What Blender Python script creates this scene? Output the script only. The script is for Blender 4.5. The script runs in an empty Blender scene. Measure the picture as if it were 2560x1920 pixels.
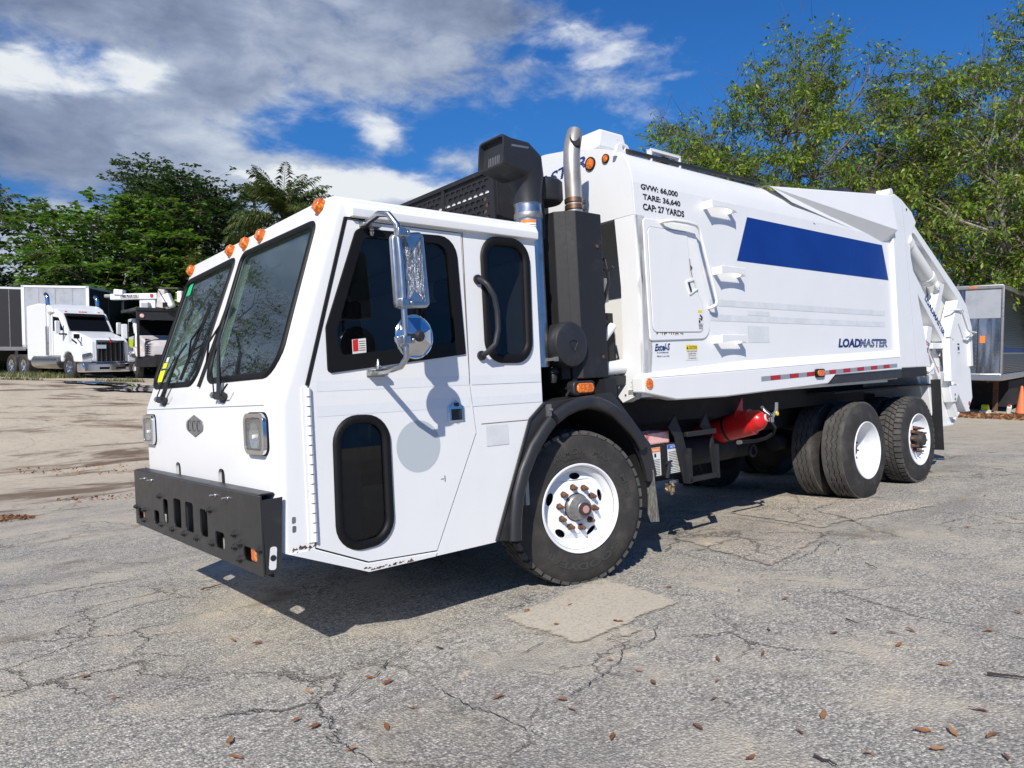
import bpy, bmesh, math, random
import numpy as np
from mathutils import Vector, Matrix, noise
from mathutils.geometry import tessellate_polygon
R_ = math.radians
scene = bpy.context.scene
COL = scene.collection
random.seed(7)
# ------------------------------------------------------------------ camera
cam_d = bpy.data.cameras.new('camera'); cam = bpy.data.objects.new('camera', cam_d); COL.objects.link(cam)
cam.location = (3.58836, 4.60509, 1.67105)
RIGHT = Vector((-0.7627, 0.6467, 0.0)).normalized()
FWD = Vector((-0.6461, -0.7620, -0.0436)).normalized()
UP = RIGHT.cross(FWD)
cam.matrix_world = Matrix.Translation(cam.location) @ Matrix((RIGHT, UP, -FWD)).transposed().to_4x4()
cam_d.sensor_width = 36.0
cam_d.lens = 36.0 * 1822.46 / 2560
cam_d.clip_start = 0.05; cam_d.clip_end = 3000
scene.camera = cam
YAW = math.atan2(FWD.y, FWD.x)
# ------------------------------------------------------------------ look
vs = scene.view_settings
vs.view_transform = 'Standard'; vs.look = 'None'; vs.gamma = 1.0; vs.use_curve_mapping = False
vs.exposure = 0.1
try: scene.cycles.max_bounces = 10; scene.cycles.transparent_max_bounces = 24
except Exception: pass
# ------------------------------------------------------------------ sun
SUN = Vector((0.623, 0.439, 0.6474)).normalized()
SUN_EL = math.asin(SUN.z)
sd = bpy.data.lights.new('sun', 'SUN'); so = bpy.data.objects.new('sun', sd); COL.objects.link(so)
sd.energy = 5.0; sd.angle = R_(0.53); sd.color = (1.0, 0.945, 0.865)
so.rotation_euler = SUN.to_track_quat('Z', 'Y').to_euler(); so.location = SUN * 60
# ------------------------------------------------------------------ node helper
class NT:
    def __init__(s, tree): s.t = tree; s.n = tree.nodes; s.l = tree.links
    def new(s, typ, **kw):
        n = s.n.new(typ)
        for k, v in kw.items(): setattr(n, k, v)
        return n
    def put(s, sock, v):
        if isinstance(v, bpy.types.NodeSocket): s.l.new(v, sock)
        elif isinstance(v, (tuple, list)) and len(v) == 3 and sock.type == 'RGBA': sock.default_value = (*v, 1)
        else: sock.default_value = v
    def m(s, op, a, b=None, c=None, clamp=False):
        n = s.new('ShaderNodeMath', operation=op, use_clamp=clamp)
        s.put(n.inputs[0], a)
        if b is not None: s.put(n.inputs[1], b)
        if c is not None: s.put(n.inputs[2], c)
        return n.outputs[0]
    def vm(s, op, a, b=None):
        n = s.new('ShaderNodeVectorMath', operation=op); s.put(n.inputs[0], a)
        if b is not None: s.put(n.inputs[1], b)
        return n.outputs[0]
    def ss(s, v, lo, hi):
        n = s.new('ShaderNodeMapRange', interpolation_type='SMOOTHSTEP'); s.put(n.inputs['Value'], v)
        n.inputs['From Min'].default_value = lo; n.inputs['From Max'].default_value = hi
        return n.outputs['Result']
    def noise(s, vec, scale, detail=4, rough=.55, dist=0, out=0):
        n = s.new('ShaderNodeTexNoise'); 
        if vec is not None: s.put(n.inputs['Vector'], vec)
        n.inputs['Scale'].default_value = scale; n.inputs['Detail'].default_value = detail
        n.inputs['Roughness'].default_value = rough; n.inputs['Distortion'].default_value = dist
        return n.outputs[out]
    def vor(s, vec, scale, feature='F1', out='Distance', rnd=1.0):
        n = s.new('ShaderNodeTexVoronoi', feature=feature)
        if vec is not None: s.put(n.inputs['Vector'], vec)
        n.inputs['Scale'].default_value = scale; n.inputs['Randomness'].default_value = rnd
        return n.outputs[out]
    def mix(s, f, a, b, blend='MIX'):
        n = s.new('ShaderNodeMix', data_type='RGBA', blend_type=blend)
        s.put(n.inputs[0], f); s.put(n.inputs[6], a); s.put(n.inputs[7], b)
        return n.outputs[2]
    def ramp(s, f, stops):
        n = s.new('ShaderNodeValToRGB'); s.put(n.inputs[0], f)
        el = n.color_ramp.elements
        while len(el) < len(stops): el.new(.5)
        for e, (p, c) in zip(el, stops): e.position = p; e.color = (*c, 1) if len(c) == 3 else c
        return n.outputs[0]
    def bump(s, h, strength=.3, dist=.01, normal=None):
        n = s.new('ShaderNodeBump'); n.inputs['Strength'].default_value = strength; n.inputs['Distance'].default_value = dist
        s.put(n.inputs['Height'], h)
        if normal is not None: s.put(n.inputs['Normal'], normal)
        return n.outputs[0]
# ------------------------------------------------------------------ sky
world = bpy.data.worlds.new('World'); scene.world = world; world.use_nodes = True
w = NT(world.node_tree); w.n.clear()
SKY_STRENGTH = 0.075
sky = w.new('ShaderNodeTexSky', sky_type='NISHITA'); sky.sun_disc = False
sky.sun_elevation = SUN_EL; sky.sun_rotation = math.atan2(SUN.x, SUN.y)
sky.altitude = 0; sky.air_density = 1.0; sky.dust_density = .3; sky.ozone_density = 2.5
hsv = w.new('ShaderNodeHueSaturation'); w.put(hsv.inputs['Color'], sky.outputs[0]); hsv.inputs['Saturation'].default_value = 1.25
hsv.inputs['Value'].default_value = 1.0
skyb = w.mix(1.0, hsv.outputs[0], (.50, .96, 1.42), 'MULTIPLY')
tc = w.new('ShaderNodeTexCoord'); D = tc.outputs['Generated']
sp = w.new('ShaderNodeSeparateXYZ'); w.put(sp.inputs[0], D)
x, y, z = sp.outputs
ca, sa = math.cos(YAW), math.sin(YAW)          # azimuth measured from a fixed compass bearing
fx = w.m('ADD', w.m('MULTIPLY', x, ca), w.m('MULTIPLY', y, sa))
fy = w.m('SUBTRACT', w.m('MULTIPLY', y, ca), w.m('MULTIPLY', x, sa))
az = w.m('MULTIPLY', w.m('ARCTAN2', fy, fx), 57.2958)
el = w.m('MULTIPLY', w.m('ARCSINE', z), 57.2958)
kz = .80 / SKY_STRENGTH
skyb = w.mix(w.m('MULTIPLY', w.m('SUBTRACT', 1.0, w.ss(el, 2.0, 24.0)), .85), skyb, (.03 * kz, .17 * kz, .52 * kz))
# noise lives on the direction sphere, stretched sideways
sc = w.new('ShaderNodeCombineXYZ'); w.put(sc.inputs[0], x); w.put(sc.inputs[1], y); w.put(sc.inputs[2], w.m('MULTIPLY', z, 2.1))
V = sc.outputs[0]
n1 = w.noise(V, 5.5, 9, .6, .15); n2 = w.noise(V, 2.3, 5, .5); n3 = w.noise(V, 14, 7, .6, .3)
def blob(a0, e0, ra, re, tilt=0):
    c, s_ = math.cos(R_(tilt)), math.sin(R_(tilt))
    da = w.m('SUBTRACT', az, a0); de = w.m('SUBTRACT', el, e0)
    u = w.m('DIVIDE', w.m('ADD', w.m('MULTIPLY', da, c), w.m('MULTIPLY', de, s_)), ra)
    v = w.m('DIVIDE', w.m('SUBTRACT', w.m('MULTIPLY', de, c), w.m('MULTIPLY', da, s_)), re)
    return w.m('SUBTRACT', 1.0, w.m('SQRT', w.m('ADD', w.m('MULTIPLY', u, u), w.m('MULTIPLY', v, v))))
def mx(*a):
    r = a[0]
    for b in a[1:]: r = w.m('SMOOTH_MAX', r, b, .12)
    return r
body = mx(blob(34, 24, 43, 6.0, 4), blob(52, 15, 36, 8.5), blob(31, 14, 14, 5.5), blob(5, 24.6, 13, 2.6, 6), blob(70, 35, 34, 16), blob(22, 18.4, 8, 3.0, -20))
low = mx(blob(18, 12.5, 15, 2.4), blob(7, 11.6, 11, 2.0), blob(30, 6, 26, 6.5), blob(5, 6.0, 17, 3.0), w.m('MULTIPLY', blob(10.2, 16.4, 3.2, 2.0), .5), w.m('MULTIPLY', blob(3.2, 14.4, 4.6, 1.8, -18), .34), blob(60, 6, 45, 5))
# broken cloud elsewhere round the sky
back = w.m('MULTIPLY', w.m('SUBTRACT', w.noise(V, 2.0, 4, .5), .63), 2.2)
far_ = w.ss(w.m('ABSOLUTE', w.m('SUBTRACT', az, -8.0)), 75.0, 110.0)
back = w.m('ADD', w.m('MULTIPLY', back, far_), w.m('MULTIPLY', w.m('SUBTRACT', far_, 1.0), .9))
mall = w.m('MAXIMUM', w.m('MAXIMUM', body, low), back)
turb = w.m('ADD', w.m('MULTIPLY', w.m('SUBTRACT', n1, .5), 1.5), w.m('MULTIPLY', w.m('SUBTRACT', n3, .5), .95))
dens = w.m('ADD', mall, turb)
alpha = w.ss(dens, -.12, .46)
alpha = w.m('MULTIPLY', alpha, w.ss(w.noise(V, 7, 6, .6), .20, .42))
alpha = w.m('MAXIMUM', alpha, w.ss(dens, .12, .6))
# thick middles are grey, thin and raised edges white
lit = w.m('ADD', w.m('MULTIPLY', w.m('SUBTRACT', n1, .5), 2.6), w.m('MULTIPLY', w.m('SUBTRACT', n3, .5), 2.0))
thick = w.ss(w.m('ADD', w.m('MULTIPLY', body, .9), w.m('MULTIPLY', w.m('SUBTRACT', n2, .5), 1.6)), -.1, .75)
bright = mx(blob(31.5, 17.9, 6.5, 1.9, -8), blob(-4, 22.6, 5.2, 2.0, 8), blob(11, 12.6, 9, 1.5), blob(10.2, 16.4, 2.2, 1.3))
bright = w.ss(w.m('ADD', bright, w.m('MULTIPLY', turb, .8)), -.1, .5)
val = w.m('ADD', w.m('SUBTRACT', .66, w.m('MULTIPLY', thick, .40)), w.m('MULTIPLY', lit, .36))
val = w.m('ADD', val, w.m('MULTIPLY', bright, .55), clamp=True)
k_ = 1.0 / SKY_STRENGTH * .80
ccol = w.ramp(val, [(0.0, (.165 * k_, .215 * k_, .345 * k_)), (.35, (.33 * k_, .40 * k_, .56 * k_)), (.7, (.62 * k_, .70 * k_, .83 * k_)), (1.0, (.98 * k_, 1.02 * k_, 1.06 * k_))])
skyc = w.mix(w.m('MULTIPLY', alpha, .97), skyb, ccol)
bg = w.new('ShaderNodeBackground'); w.put(bg.inputs['Color'], skyc); bg.inputs['Strength'].default_value = SKY_STRENGTH
wo = w.new('ShaderNodeOutputWorld'); w.l.new(bg.outputs[0], wo.inputs[0])

# ------------------------------------------------------------------ mesh helpers
class MB:
    def __init__(s): s.v = []; s.f = []; s.mi = []
    def add(s, verts, faces, mi=0):
        o = len(s.v); s.v += [tuple(p) for p in verts]
        s.f += [tuple(i + o for i in f) for f in faces]; s.mi += [mi] * len(faces); return s
    def box(s, lo, hi, mi=0):
        (a, b, c), (d, e, f) = lo, hi
        return s.add([(a,b,c),(d,b,c),(d,e,c),(a,e,c),(a,b,f),(d,b,f),(d,e,f),(a,e,f)],
                     [(0,3,2,1),(4,5,6,7),(0,1,5,4),(1,2,6,5),(2,3,7,6),(3,0,4,7)], mi)
    def obox(s, c, ax, ay, az, mi=0):      # oriented box: centre and three half-vectors
        c, ax, ay, az = map(Vector, (c, ax, ay, az))
        P = [c + i*ax + j*ay + k*az for k in (-1, 1) for (i, j) in ((-1,-1),(1,-1),(1,1),(-1,1))]
        return s.add(P, [(0,3,2,1),(4,5,6,7),(0,1,5,4),(1,2,6,5),(2,3,7,6),(3,0,4,7)], mi)
    def prism(s, poly, axis, a, b, holes=(), mi=0):
        def p3(q, d):
            return {'y': (q[0], d, q[1]), 'x': (d, q[0], q[1]), 'z': (q[0], q[1], d)}[axis]
        loops = [list(poly)] + [list(h) for h in holes]
        flat = [q for l in loops for q in l]; n = len(flat)
        if holes: tris = [tuple(t) for t in tessellate_polygon([[Vector((q[0], q[1], 0)) for q in l] for l in loops])]
        else: tris = [tuple(range(n))]
        V_ = [p3(q, a) for q in flat] + [p3(q, b) for q in flat]
        F = [t for t in tris] + [tuple(i + n for i in reversed(t)) for t in tris]
        o = 0
        for l in loops:
            k = len(l)
            for i in range(k): j = (i + 1) % k; F.append((o + i, o + j, o + j + n, o + i + n))
            o += k
        return s.add(V_, F, mi)
    def tube(s, path, r, n=8, closed=False, mi=0, flat=None):
        P = [Vector(p) for p in path]; k = len(P)
        rr = r if isinstance(r, list) else [r] * k
        T0 = None; rings = []; u = None
        for i in range(k):
            a = P[i - 1] if (i or closed) else P[i]; b = P[(i + 1) % k] if (i < k - 1 or closed) else P[i]
            t = (b - a).normalized()
            if u is None: u = t.orthogonal().normalized() if flat is None else (Vector(flat) - t * t.dot(Vector(flat))).normalized()
            else: u = (u - t * t.dot(u)).normalized()
            v = t.cross(u)
            ra, rb = rr[i] if isinstance(rr[i], tuple) else (rr[i], rr[i])
            rings.append([P[i] + u * math.cos(2*math.pi*j/n) * ra + v * math.sin(2*math.pi*j/n) * rb for j in range(n)])
        V_ = [p for r_ in rings for p in r_]; F = []
        for i in range(k if closed else k - 1):
            i2 = (i + 1) % k
            for j in range(n): j2 = (j + 1) % n; F.append((i*n+j, i*n+j2, i2*n+j2, i2*n+j))
        if not closed: F.append(tuple(range(n))[::-1]); F.append(tuple((k-1)*n + j for j in range(n)))
        return s.add(V_, F, mi)
    def lathe(s, prof, c=(0,0,0), axis='y', n=32, mi=0, cap=True, a0=0):   # prof: (radius, height along axis)
        c = Vector(c); V_ = []; F = []
        for (r, h) in prof:
            for j in range(n):
                t = a0 + 2 * math.pi * j / n; q = (r * math.cos(t), r * math.sin(t))
                d = {'y': (q[0], h, q[1]), 'x': (h, q[0], q[1]), 'z': (q[0], q[1], h)}[axis]
                V_.append(c + Vector(d))
        k = len(prof)
        for i in range(k - 1):
            for j in range(n): j2 = (j + 1) % n; F.append((i*n+j, i*n+j2, (i+1)*n+j2, (i+1)*n+j))
        if cap:
            if prof[0][0] > 1e-5: F.append(tuple(range(n)))
            if prof[-1][0] > 1e-5: F.append(tuple((k-1)*n + j for j in range(n))[::-1])
        return s.add(V_, F, mi)
    def quad(s, a, b, c, d, mi=0): return s.add([a, b, c, d], [(0, 1, 2, 3)], mi)
    def mesh(s, name, recalc=True):
        me = bpy.data.meshes.new(name); me.from_pydata(s.v, [], s.f)
        if any(s.mi): me.polygons.foreach_set('material_index', s.mi)
        if recalc:
            bm = bmesh.new(); bm.from_mesh(me)
            bmesh.ops.remove_doubles(bm, verts=bm.verts, dist=1e-6)
            bmesh.ops.recalc_face_normals(bm, faces=bm.faces); bm.to_mesh(me); bm.free()
        return me
def shade(me, ang):
    if ang is None: return
    me.polygons.foreach_set('use_smooth', [True] * len(me.polygons)); me.set_sharp_from_angle(angle=R_(ang))
def obj(name, mb, mat, parent=None, smooth=35, bevel=0, seg=2):
    me = mb.mesh(name) if isinstance(mb, MB) else mb
    for m_ in (mat if isinstance(mat, (list, tuple)) else [mat]): me.materials.append(m_)
    shade(me, smooth)
    o = bpy.data.objects.new(name, me); COL.objects.link(o)
    if parent is not None: o.parent = parent
    if bevel:
        b = o.modifiers.new('edge', 'BEVEL'); b.width = bevel; b.segments = seg; b.limit_method = 'ANGLE'; b.angle_limit = R_(40)
    return o
def tag(o, label=None, cat=None, group=None, kind=None):
    if label: o['label'] = label
    if cat: o['category'] = cat
    if group: o['group'] = group
    if kind: o['kind'] = kind
    return o
def empty(name, loc=(0,0,0), rot=(0,0,0), parent=None):
    o = bpy.data.objects.new(name, None); o.location = loc; o.rotation_euler = rot; o.empty_display_size = .2
    COL.objects.link(o)
    if parent is not None: o.parent = parent
    return o
def copy_tree(o, parent=None):
    c = o.copy(); COL.objects.link(c); c.parent = parent
    for ch in list(o.children): copy_tree(ch, c)
    return c
def boolean(me, cutters, op='DIFFERENCE'):
    o = bpy.data.objects.new('tmp', me); COL.objects.link(o); tmp = [o]
    for c in cutters:
        co = bpy.data.objects.new('tmpc', c.mesh('c') if isinstance(c, MB) else c); COL.objects.link(co); tmp.append(co)
        md = o.modifiers.new('b', 'BOOLEAN'); md.operation = op; md.solver = 'EXACT'; md.object = co
    bpy.context.view_layer.update()
    dg = bpy.context.evaluated_depsgraph_get()
    out = bpy.data.meshes.new_from_object(o.evaluated_get(dg))
    for t in tmp: bpy.data.objects.remove(t)
    return out
def rpoly(pts, r, n=5):               # polygon with rounded corners
    out = []; k = len(pts); rs = r if isinstance(r, (list, tuple)) else [r] * k
    for i in range(k):
        p = Vector(pts[i]).to_2d(); a = Vector(pts[i-1]).to_2d(); b = Vector(pts[(i+1) % k]).to_2d()
        da = (a - p); db = (b - p); la, lb = da.length, db.length
        if rs[i] <= 0: out.append((p.x, p.y)); continue
        da /= la; db /= lb; ang = math.acos(max(-1, min(1, da.dot(db))))
        t = min(rs[i] / math.tan(ang / 2), la * .49, lb * .49); rr = t * math.tan(ang / 2)
        c = p + (da + db).normalized() * (rr / math.sin(ang / 2)); s0 = p + da * t - c; s1 = p + db * t - c
        a0 = math.atan2(s0.y, s0.x); d = math.atan2(s1.y, s1.x) - a0
        d = (d + math.pi) % (2 * math.pi) - math.pi
        for j in range(n + 1): th = a0 + d * j / n; out.append((c.x + rr * math.cos(th), c.y + rr * math.sin(th)))
    return out
def inset(pts, d):                     # shrink a polygon inwards by d
    k = len(pts); A = sum(pts[i-1][0] * pts[i][1] - pts[i][0] * pts[i-1][1] for i in range(k)); sg = 1 if A > 0 else -1
    out = []
    for i in range(k):
        p = Vector(pts[i]).to_2d(); a = Vector(pts[i-1]).to_2d(); b = Vector(pts[(i+1) % k]).to_2d()
        e1 = (p - a).normalized(); e2 = (b - p).normalized()
        n1_ = Vector((-e1.y, e1.x)) * sg; n2_ = Vector((-e2.y, e2.x)) * sg
        m_ = n1_ + n2_; m_ = m_ / max(.3, m_.length_squared) * 2
        q = p + m_ * d; out.append((q.x, q.y))
    return out
def rect(x0, z0, x1, z1): return [(x0, z0), (x1, z0), (x1, z1), (x0, z1)]
def ellipse(cx, cz, rx, rz, n=24): return [(cx + rx * math.cos(2*math.pi*i/n), cz + rz * math.sin(2*math.pi*i/n)) for i in range(n)]
_tc = {}
def text_geo(s, bold=0, shear=0):
    key = (s, bold, shear)
    if key in _tc: return _tc[key]
    cu = bpy.data.curves.new('t', 'FONT'); cu.body = s; cu.size = 1; cu.offset = bold; cu.shear = shear; cu.resolution_u = 3
    o = bpy.data.objects.new('t', cu); COL.objects.link(o); bpy.context.view_layer.update()
    me = bpy.data.meshes.new_from_object(o.evaluated_get(bpy.context.evaluated_depsgraph_get()))
    bpy.data.objects.remove(o)
    v = [tuple(p.co[:2]) for p in me.vertices]; f = [tuple(p.vertices) for p in me.polygons]
    x0 = min(p[0] for p in v); x1 = max(p[0] for p in v); y0 = min(p[1] for p in v); y1 = max(p[1] for p in v)
    v = [((p[0]-x0)/(x1-x0), (p[1]-y0)/(y1-y0)) for p in v]
    _tc[key] = (v, f, (x1-x0)/(y1-y0)); bpy.data.meshes.remove(me); return _tc[key]
def text(mb, s, org, u, v, mi=0, bold=.02, shear=0):    # org lower-left corner, u / v full width and height vectors
    tv, tf, _ = text_geo(s, bold, shear); org, u, v = Vector(org), Vector(u), Vector(v)
    return mb.add([org + u * a + v * b for a, b in tv], tf, mi)
def stripe_text(mb, s, org, u, v, gaps, mi=0, bold=.03, shear=.2):   # letters cut into horizontal stripes
    tv, tf, _ = text_geo(s, bold, shear)
    me = bpy.data.meshes.new('s'); me.from_pydata([(a, b, 0) for a, b in tv], [], tf)
    bm = bmesh.new(); bm.from_mesh(me)
    for g0, g1 in gaps:
        for g in (g0, g1):
            bmesh.ops.bisect_plane(bm, geom=bm.verts[:] + bm.edges[:] + bm.faces[:], plane_co=(0, g, 0), plane_no=(0, 1, 0))
    kill = [f for f in bm.faces if any(g0 < f.calc_center_median().y < g1 for g0, g1 in gaps)]
    bmesh.ops.delete(bm, geom=kill, context='FACES')
    bm.verts.index_update(); org, u, v = Vector(org), Vector(u), Vector(v)
    mb.add([org + u * p.co.x + v * p.co.y for p in bm.verts], [tuple(q.index for q in f.verts) for f in bm.faces], mi); bm.free()
# ------------------------------------------------------------------ materials
def material(name, col=(.5,.5,.5), rough=.5, metal=0.0, spec=.5, coat=0, emit=None, build=None):
    m_ = bpy.data.materials.new(name); m_.use_nodes = True; t = NT(m_.node_tree)
    b = t.n['Principled BSDF']
    b.inputs['Base Color'].default_value = (*col, 1); b.inputs['Roughness'].default_value = rough; b.inputs['Metallic'].default_value = metal
    b.inputs['Specular IOR Level'].default_value = spec; b.inputs['Coat Weight'].default_value = coat; b.inputs['Coat Roughness'].default_value = .08
    if emit: b.inputs['Emission Color'].default_value = (*emit[0], 1); b.inputs['Emission Strength'].default_value = emit[1]
    if build: build(t, b)
    return m_
def oco(t): return t.new('ShaderNodeTexCoord').outputs['Object']
def worn(c1, c2, scale=3, lo=.45, hi=.75, rough=(.35, .6), bump=0, bscale=60, detail=6):
    def f(t, b):
        P = oco(t); n = t.noise(P, scale, detail, .65)
        t.put(b.inputs['Base Color'], t.mix(t.ss(n, lo, hi), c1, c2))
        mr = t.new('ShaderNodeMapRange'); t.put(mr.inputs[0], t.noise(P, scale * 3, 4)); mr.inputs[3].default_value = rough[0]; mr.inputs[4].default_value = rough[1]
        t.put(b.inputs['Roughness'], mr.outputs[0])
        if bump: t.put(b.inputs['Normal'], t.bump(t.noise(P, bscale, 3), bump, .002))
    return f
def paint(c, dirt=(.45, .42, .36), amount=.5):
    def f(t, b):
        P = oco(t)
        s_ = t.new('ShaderNodeMapping'); t.put(s_.inputs[0], P); s_.inputs['Scale'].default_value = (7, 7, .7)
        streak = t.ss(t.noise(s_.outputs[0], 2.2, 6, .7), .56, .80)
        blot = t.ss(t.noise(P, 1.3, 5, .6), .5, .8)
        spk = t.ss(t.noise(P, 55, 2, .5), .735, .765)
        c_ = t.mix(t.m('MULTIPLY', streak, .16 * amount), c, dirt)
        c_ = t.mix(t.m('MULTIPLY', blot, .10 * amount), c_, dirt)
        c_ = t.mix(t.m('MULTIPLY', spk, .45 * amount), c_, (.22, .16, .11))
        t.put(b.inputs['Base Color'], c_)
        t.put(b.inputs['Roughness'], t.m('ADD', t.m('MULTIPLY', t.noise(P, 6, 4), .25), .24))
        t.put(b.inputs['Normal'], t.bump(t.m('ADD', t.noise(P, 1.7, 2), t.m('MULTIPLY', t.noise(P, 40, 3), .02)), .22, .03))
    return f
M = {}
M['white'] = material('white_paint', (.79, .81, .83), .35, coat=.15, build=paint((.785, .788, .778)))
M['white2'] = material('white_steel_paint', (.77, .79, .81), .4, build=paint((.765, .77, .762), amount=1.1))
M['whiterim'] = material('white_wheel_paint', (.74, .77, .80), .4, build=worn((.76, .78, .81), (.52, .50, .47), 9, .6, .9))
M['black'] = material('black_steel', (.018, .018, .02), .42, build=worn((.026, .0255, .026), (.05, .047, .044), 5, .5, .8, (.3, .5), .12))
M['matte'] = material('matte_black_steel', (.03, .032, .037), .6, build=worn((.013, .0135, .0155), (.036, .036, .037), 7, .55, .85, (.5, .7), .2, 90))
M['plastic'] = material('black_plastic', (.022, .023, .025), .5, build=worn((.02, .021, .024), (.05, .05, .052), 6, .5, .85, (.4, .6), .25, 200))
M['dark'] = material('dark_underbody', (.012, .012, .013), .8, build=worn((.010, .010, .011), (.035, .03, .026), 4, .5, .8, (.7, .9)))
M['rubber'] = material('tyre_rubber', (.022, .021, .021), .75, build=worn((.024, .0225, .0215), (.075, .066, .057), 6, .40, .85, (.65, .85), .25, 120))
M['tread'] = material('worn_tread_rubber', (.05, .05, .05), .85, build=worn((.058, .056, .053), (.125, .118, .108), 7, .4, .8, (.8, .95), .15, 160))
M['seal'] = material('window_rubber', (.006, .006, .0065), .55, spec=.25)
M['chrome'] = material('chrome', (.72, .73, .75), .12, 1.0)
M['steel'] = material('galvanised_steel', (.52, .53, .54), .3, 1.0, build=worn((.55, .56, .57), (.30, .27, .24), 8, .5, .85, (.22, .42)))
M['dullsteel'] = material('dull_steel', (.32, .32, .32), .5, .8, build=worn((.34, .34, .335), (.16, .14, .12), 8, .5, .8, (.4, .6)))
M['rust'] = material('rusty_iron', (.11, .05, .028), .85, build=worn((.075, .04, .027), (.19, .085, .04), 30, .4, .65, (.75, .95), .4, 200))
M['copper'] = material('heat_tinted_clamp', (.30, .18, .11), .4, .9)
M['amber'] = material('amber_lens', (.85, .20, .012), .18, coat=.6, build=lambda t, b: (t.put(b.inputs['Base Color'], t.mix(t.ss(t.vor(oco(t), 60), .2, .6), (.95, .30, .02), (.62, .12, .008)))))
M['red'] = material('red_paint', (.55, .012, .012), .3, coat=.4, build=worn((.56, .012, .013), (.36, .02, .02), 9, .5, .8, (.22, .4)))
M['redfade'] = material('faded_red_plastic', (.75, .38, .34), .5, build=worn((.82, .50, .46), (.74, .15, .11), 7, .5, .75))
M['blue'] = material('blue_vinyl', (.005, .03, .2), .4, spec=.35, build=worn((.004, .028, .19), (.006, .038, .23), 2, .3, .7, (.3, .45)))
M['navy'] = material('navy_lettering', (.008, .032, .15), .5, spec=.3)
M['ink'] = material('black_lettering', (.012, .012, .014), .5)
M['ghost2'] = material('very_faint_decal_mark', (.72,.745,.76), .5, build=worn((.715,.74,.75), (.75,.77,.785), 6, .35, .7))
M['ghost'] = material('faded_decal_mark', (.63, .65, .65), .5, build=worn((.62, .64, .645), (.70, .72, .73), 6, .35, .7))
M['ghostrim'] = material('bluish_decal_mark', (.46, .505, .525), .5)
M['paper'] = material('label_white', (.72, .72, .68), .5, build=worn((.74, .74, .71), (.62, .60, .55), 12, .5, .8))
M['yellow'] = material('label_yellow', (.80, .62, .03), .5)
M['lime'] = material('sticker_yellow', (.85, .80, .02), .5)
M['green'] = material('sticker_green', (.03, .50, .20), .5)
M['orange'] = material('label_orange', (.80, .22, .03), .5)
M['labelblue'] = material('label_blue', (.02, .12, .55), .5)
M['dred'] = material('label_red', (.55, .02, .02), .5)
M['tapered'] = material('reflective_tape_red', (.38, .015, .02), .3)
M['tapegrey'] = material('reflective_tape_silver', (.36, .38, .40), .3, .3)
M['badge'] = material('brushed_badge', (.30, .31, .32), .35, .7)
M['grime'] = material('dark_grime', (.20, .15, .11), .9)
M['lampback'] = material('fluted_lamp_back', (.40,.41,.41), .3, .6)
M['reflect'] = material('lamp_reflector', (.9,.9,.9), .15, 1.0)
M['stack'] = material('dull_exhaust_steel', (.5,.48,.45), .42, .7, build=worn((.46,.43,.39), (.28,.235,.19), 5, .45, .85, (.35,.5)))
def glassmat(name, tint, refl=1.0, rough=.0, base=(.02, .025, .025), solid=0.0):
    m_ = bpy.data.materials.new(name); m_.use_nodes = True; t = NT(m_.node_tree); t.n.clear()
    lw = t.new('ShaderNodeLayerWeight'); lw.inputs['Blend'].default_value = .5; sch = t.m('ADD', .04, t.m('MULTIPLY', t.m('POWER', lw.outputs['Facing'], 5.0), .96))
    tr = t.new('ShaderNodeBsdfTransparent'); tr.inputs[0].default_value = (*tint, 1)
    gl = t.new('ShaderNodeBsdfGlossy'); gl.inputs['Color'].default_value = (.95, .97, 1, 1); gl.inputs['Roughness'].default_value = rough
    di = t.new('ShaderNodeBsdfDiffuse'); di.inputs['Color'].default_value = (*base, 1)
    mxa = t.new('ShaderNodeMixShader'); mxa.inputs[0].default_value = solid; t.l.new(tr.outputs[0], mxa.inputs[1]); t.l.new(di.outputs[0], mxa.inputs[2])
    mxs = t.new('ShaderNodeMixShader'); t.put(mxs.inputs[0], t.m('MULTIPLY', sch, refl, clamp=True)); t.l.new(mxa.outputs[0], mxs.inputs[1]); t.l.new(gl.outputs[0], mxs.inputs[2])
    o = t.new('ShaderNodeOutputMaterial'); t.l.new(mxs.outputs[0], o.inputs[0]); return m_
M['glass'] = glassmat('windscreen_glass', (.76, .86, .81), 1.5, .004, (.10, .13, .12), .06)
M['tint'] = glassmat('tinted_glass', (.40, .41, .43), .8, .004, (.02, .02, .025), .08)
M['lens'] = glassmat('headlamp_glass', (.88, .90, .90), .9, .03, (.6, .62, .62), .12)
M['cabin'] = material('grey_cab_lining', (.30, .36, .33), .8)
M['seat'] = material('dark_seat_vinyl', (.055, .06, .06), .7)
# ------------------------------------------------------------------ ground shape
CAM = Vector((3.588, 4.605))
R2 = Vector((RIGHT.x, RIGHT.y)); F2 = Vector((FWD.x, FWD.y)).normalized()
def sst(t): t = max(0.0, min(1.0, t)); return t*t*(3-2*t)
def gz(x, y):
    pl = -.00677 * x + .07036 * y
    d = Vector((x, y)) - CAM; dep = d.dot(F2); lat = d.dot(R2)
    s = max(-.7, min(.7, lat / dep)) if dep > 1 else 0
    far = .12 - .74 * s
    r = math.hypot(x + 1.0, y - .5)
    wgt = sst((r - 8.5) / 19.0) if lat < 0 else sst((r - 9.5) / 14.0)
    far = far * sst(dep / 10) if dep > 0 else 0
    return pl * (1 - wgt) + far * wgt
def bump(x, y):
    p = Vector((x * .9, y * .9, 3.1)); h = noise.noise(p) * .008 + noise.noise(p * 3.3) * .003
    if y < -5: h += sst((-y - 5) / 6) * (noise.noise(Vector((x * .25, y * 1.1, 9))) * .035 + noise.noise(Vector((x * 1.3, y * 2.2, 5))) * .018)
    return h
def gh(x, y): return gz(x, y) + bump(x, y)
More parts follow.
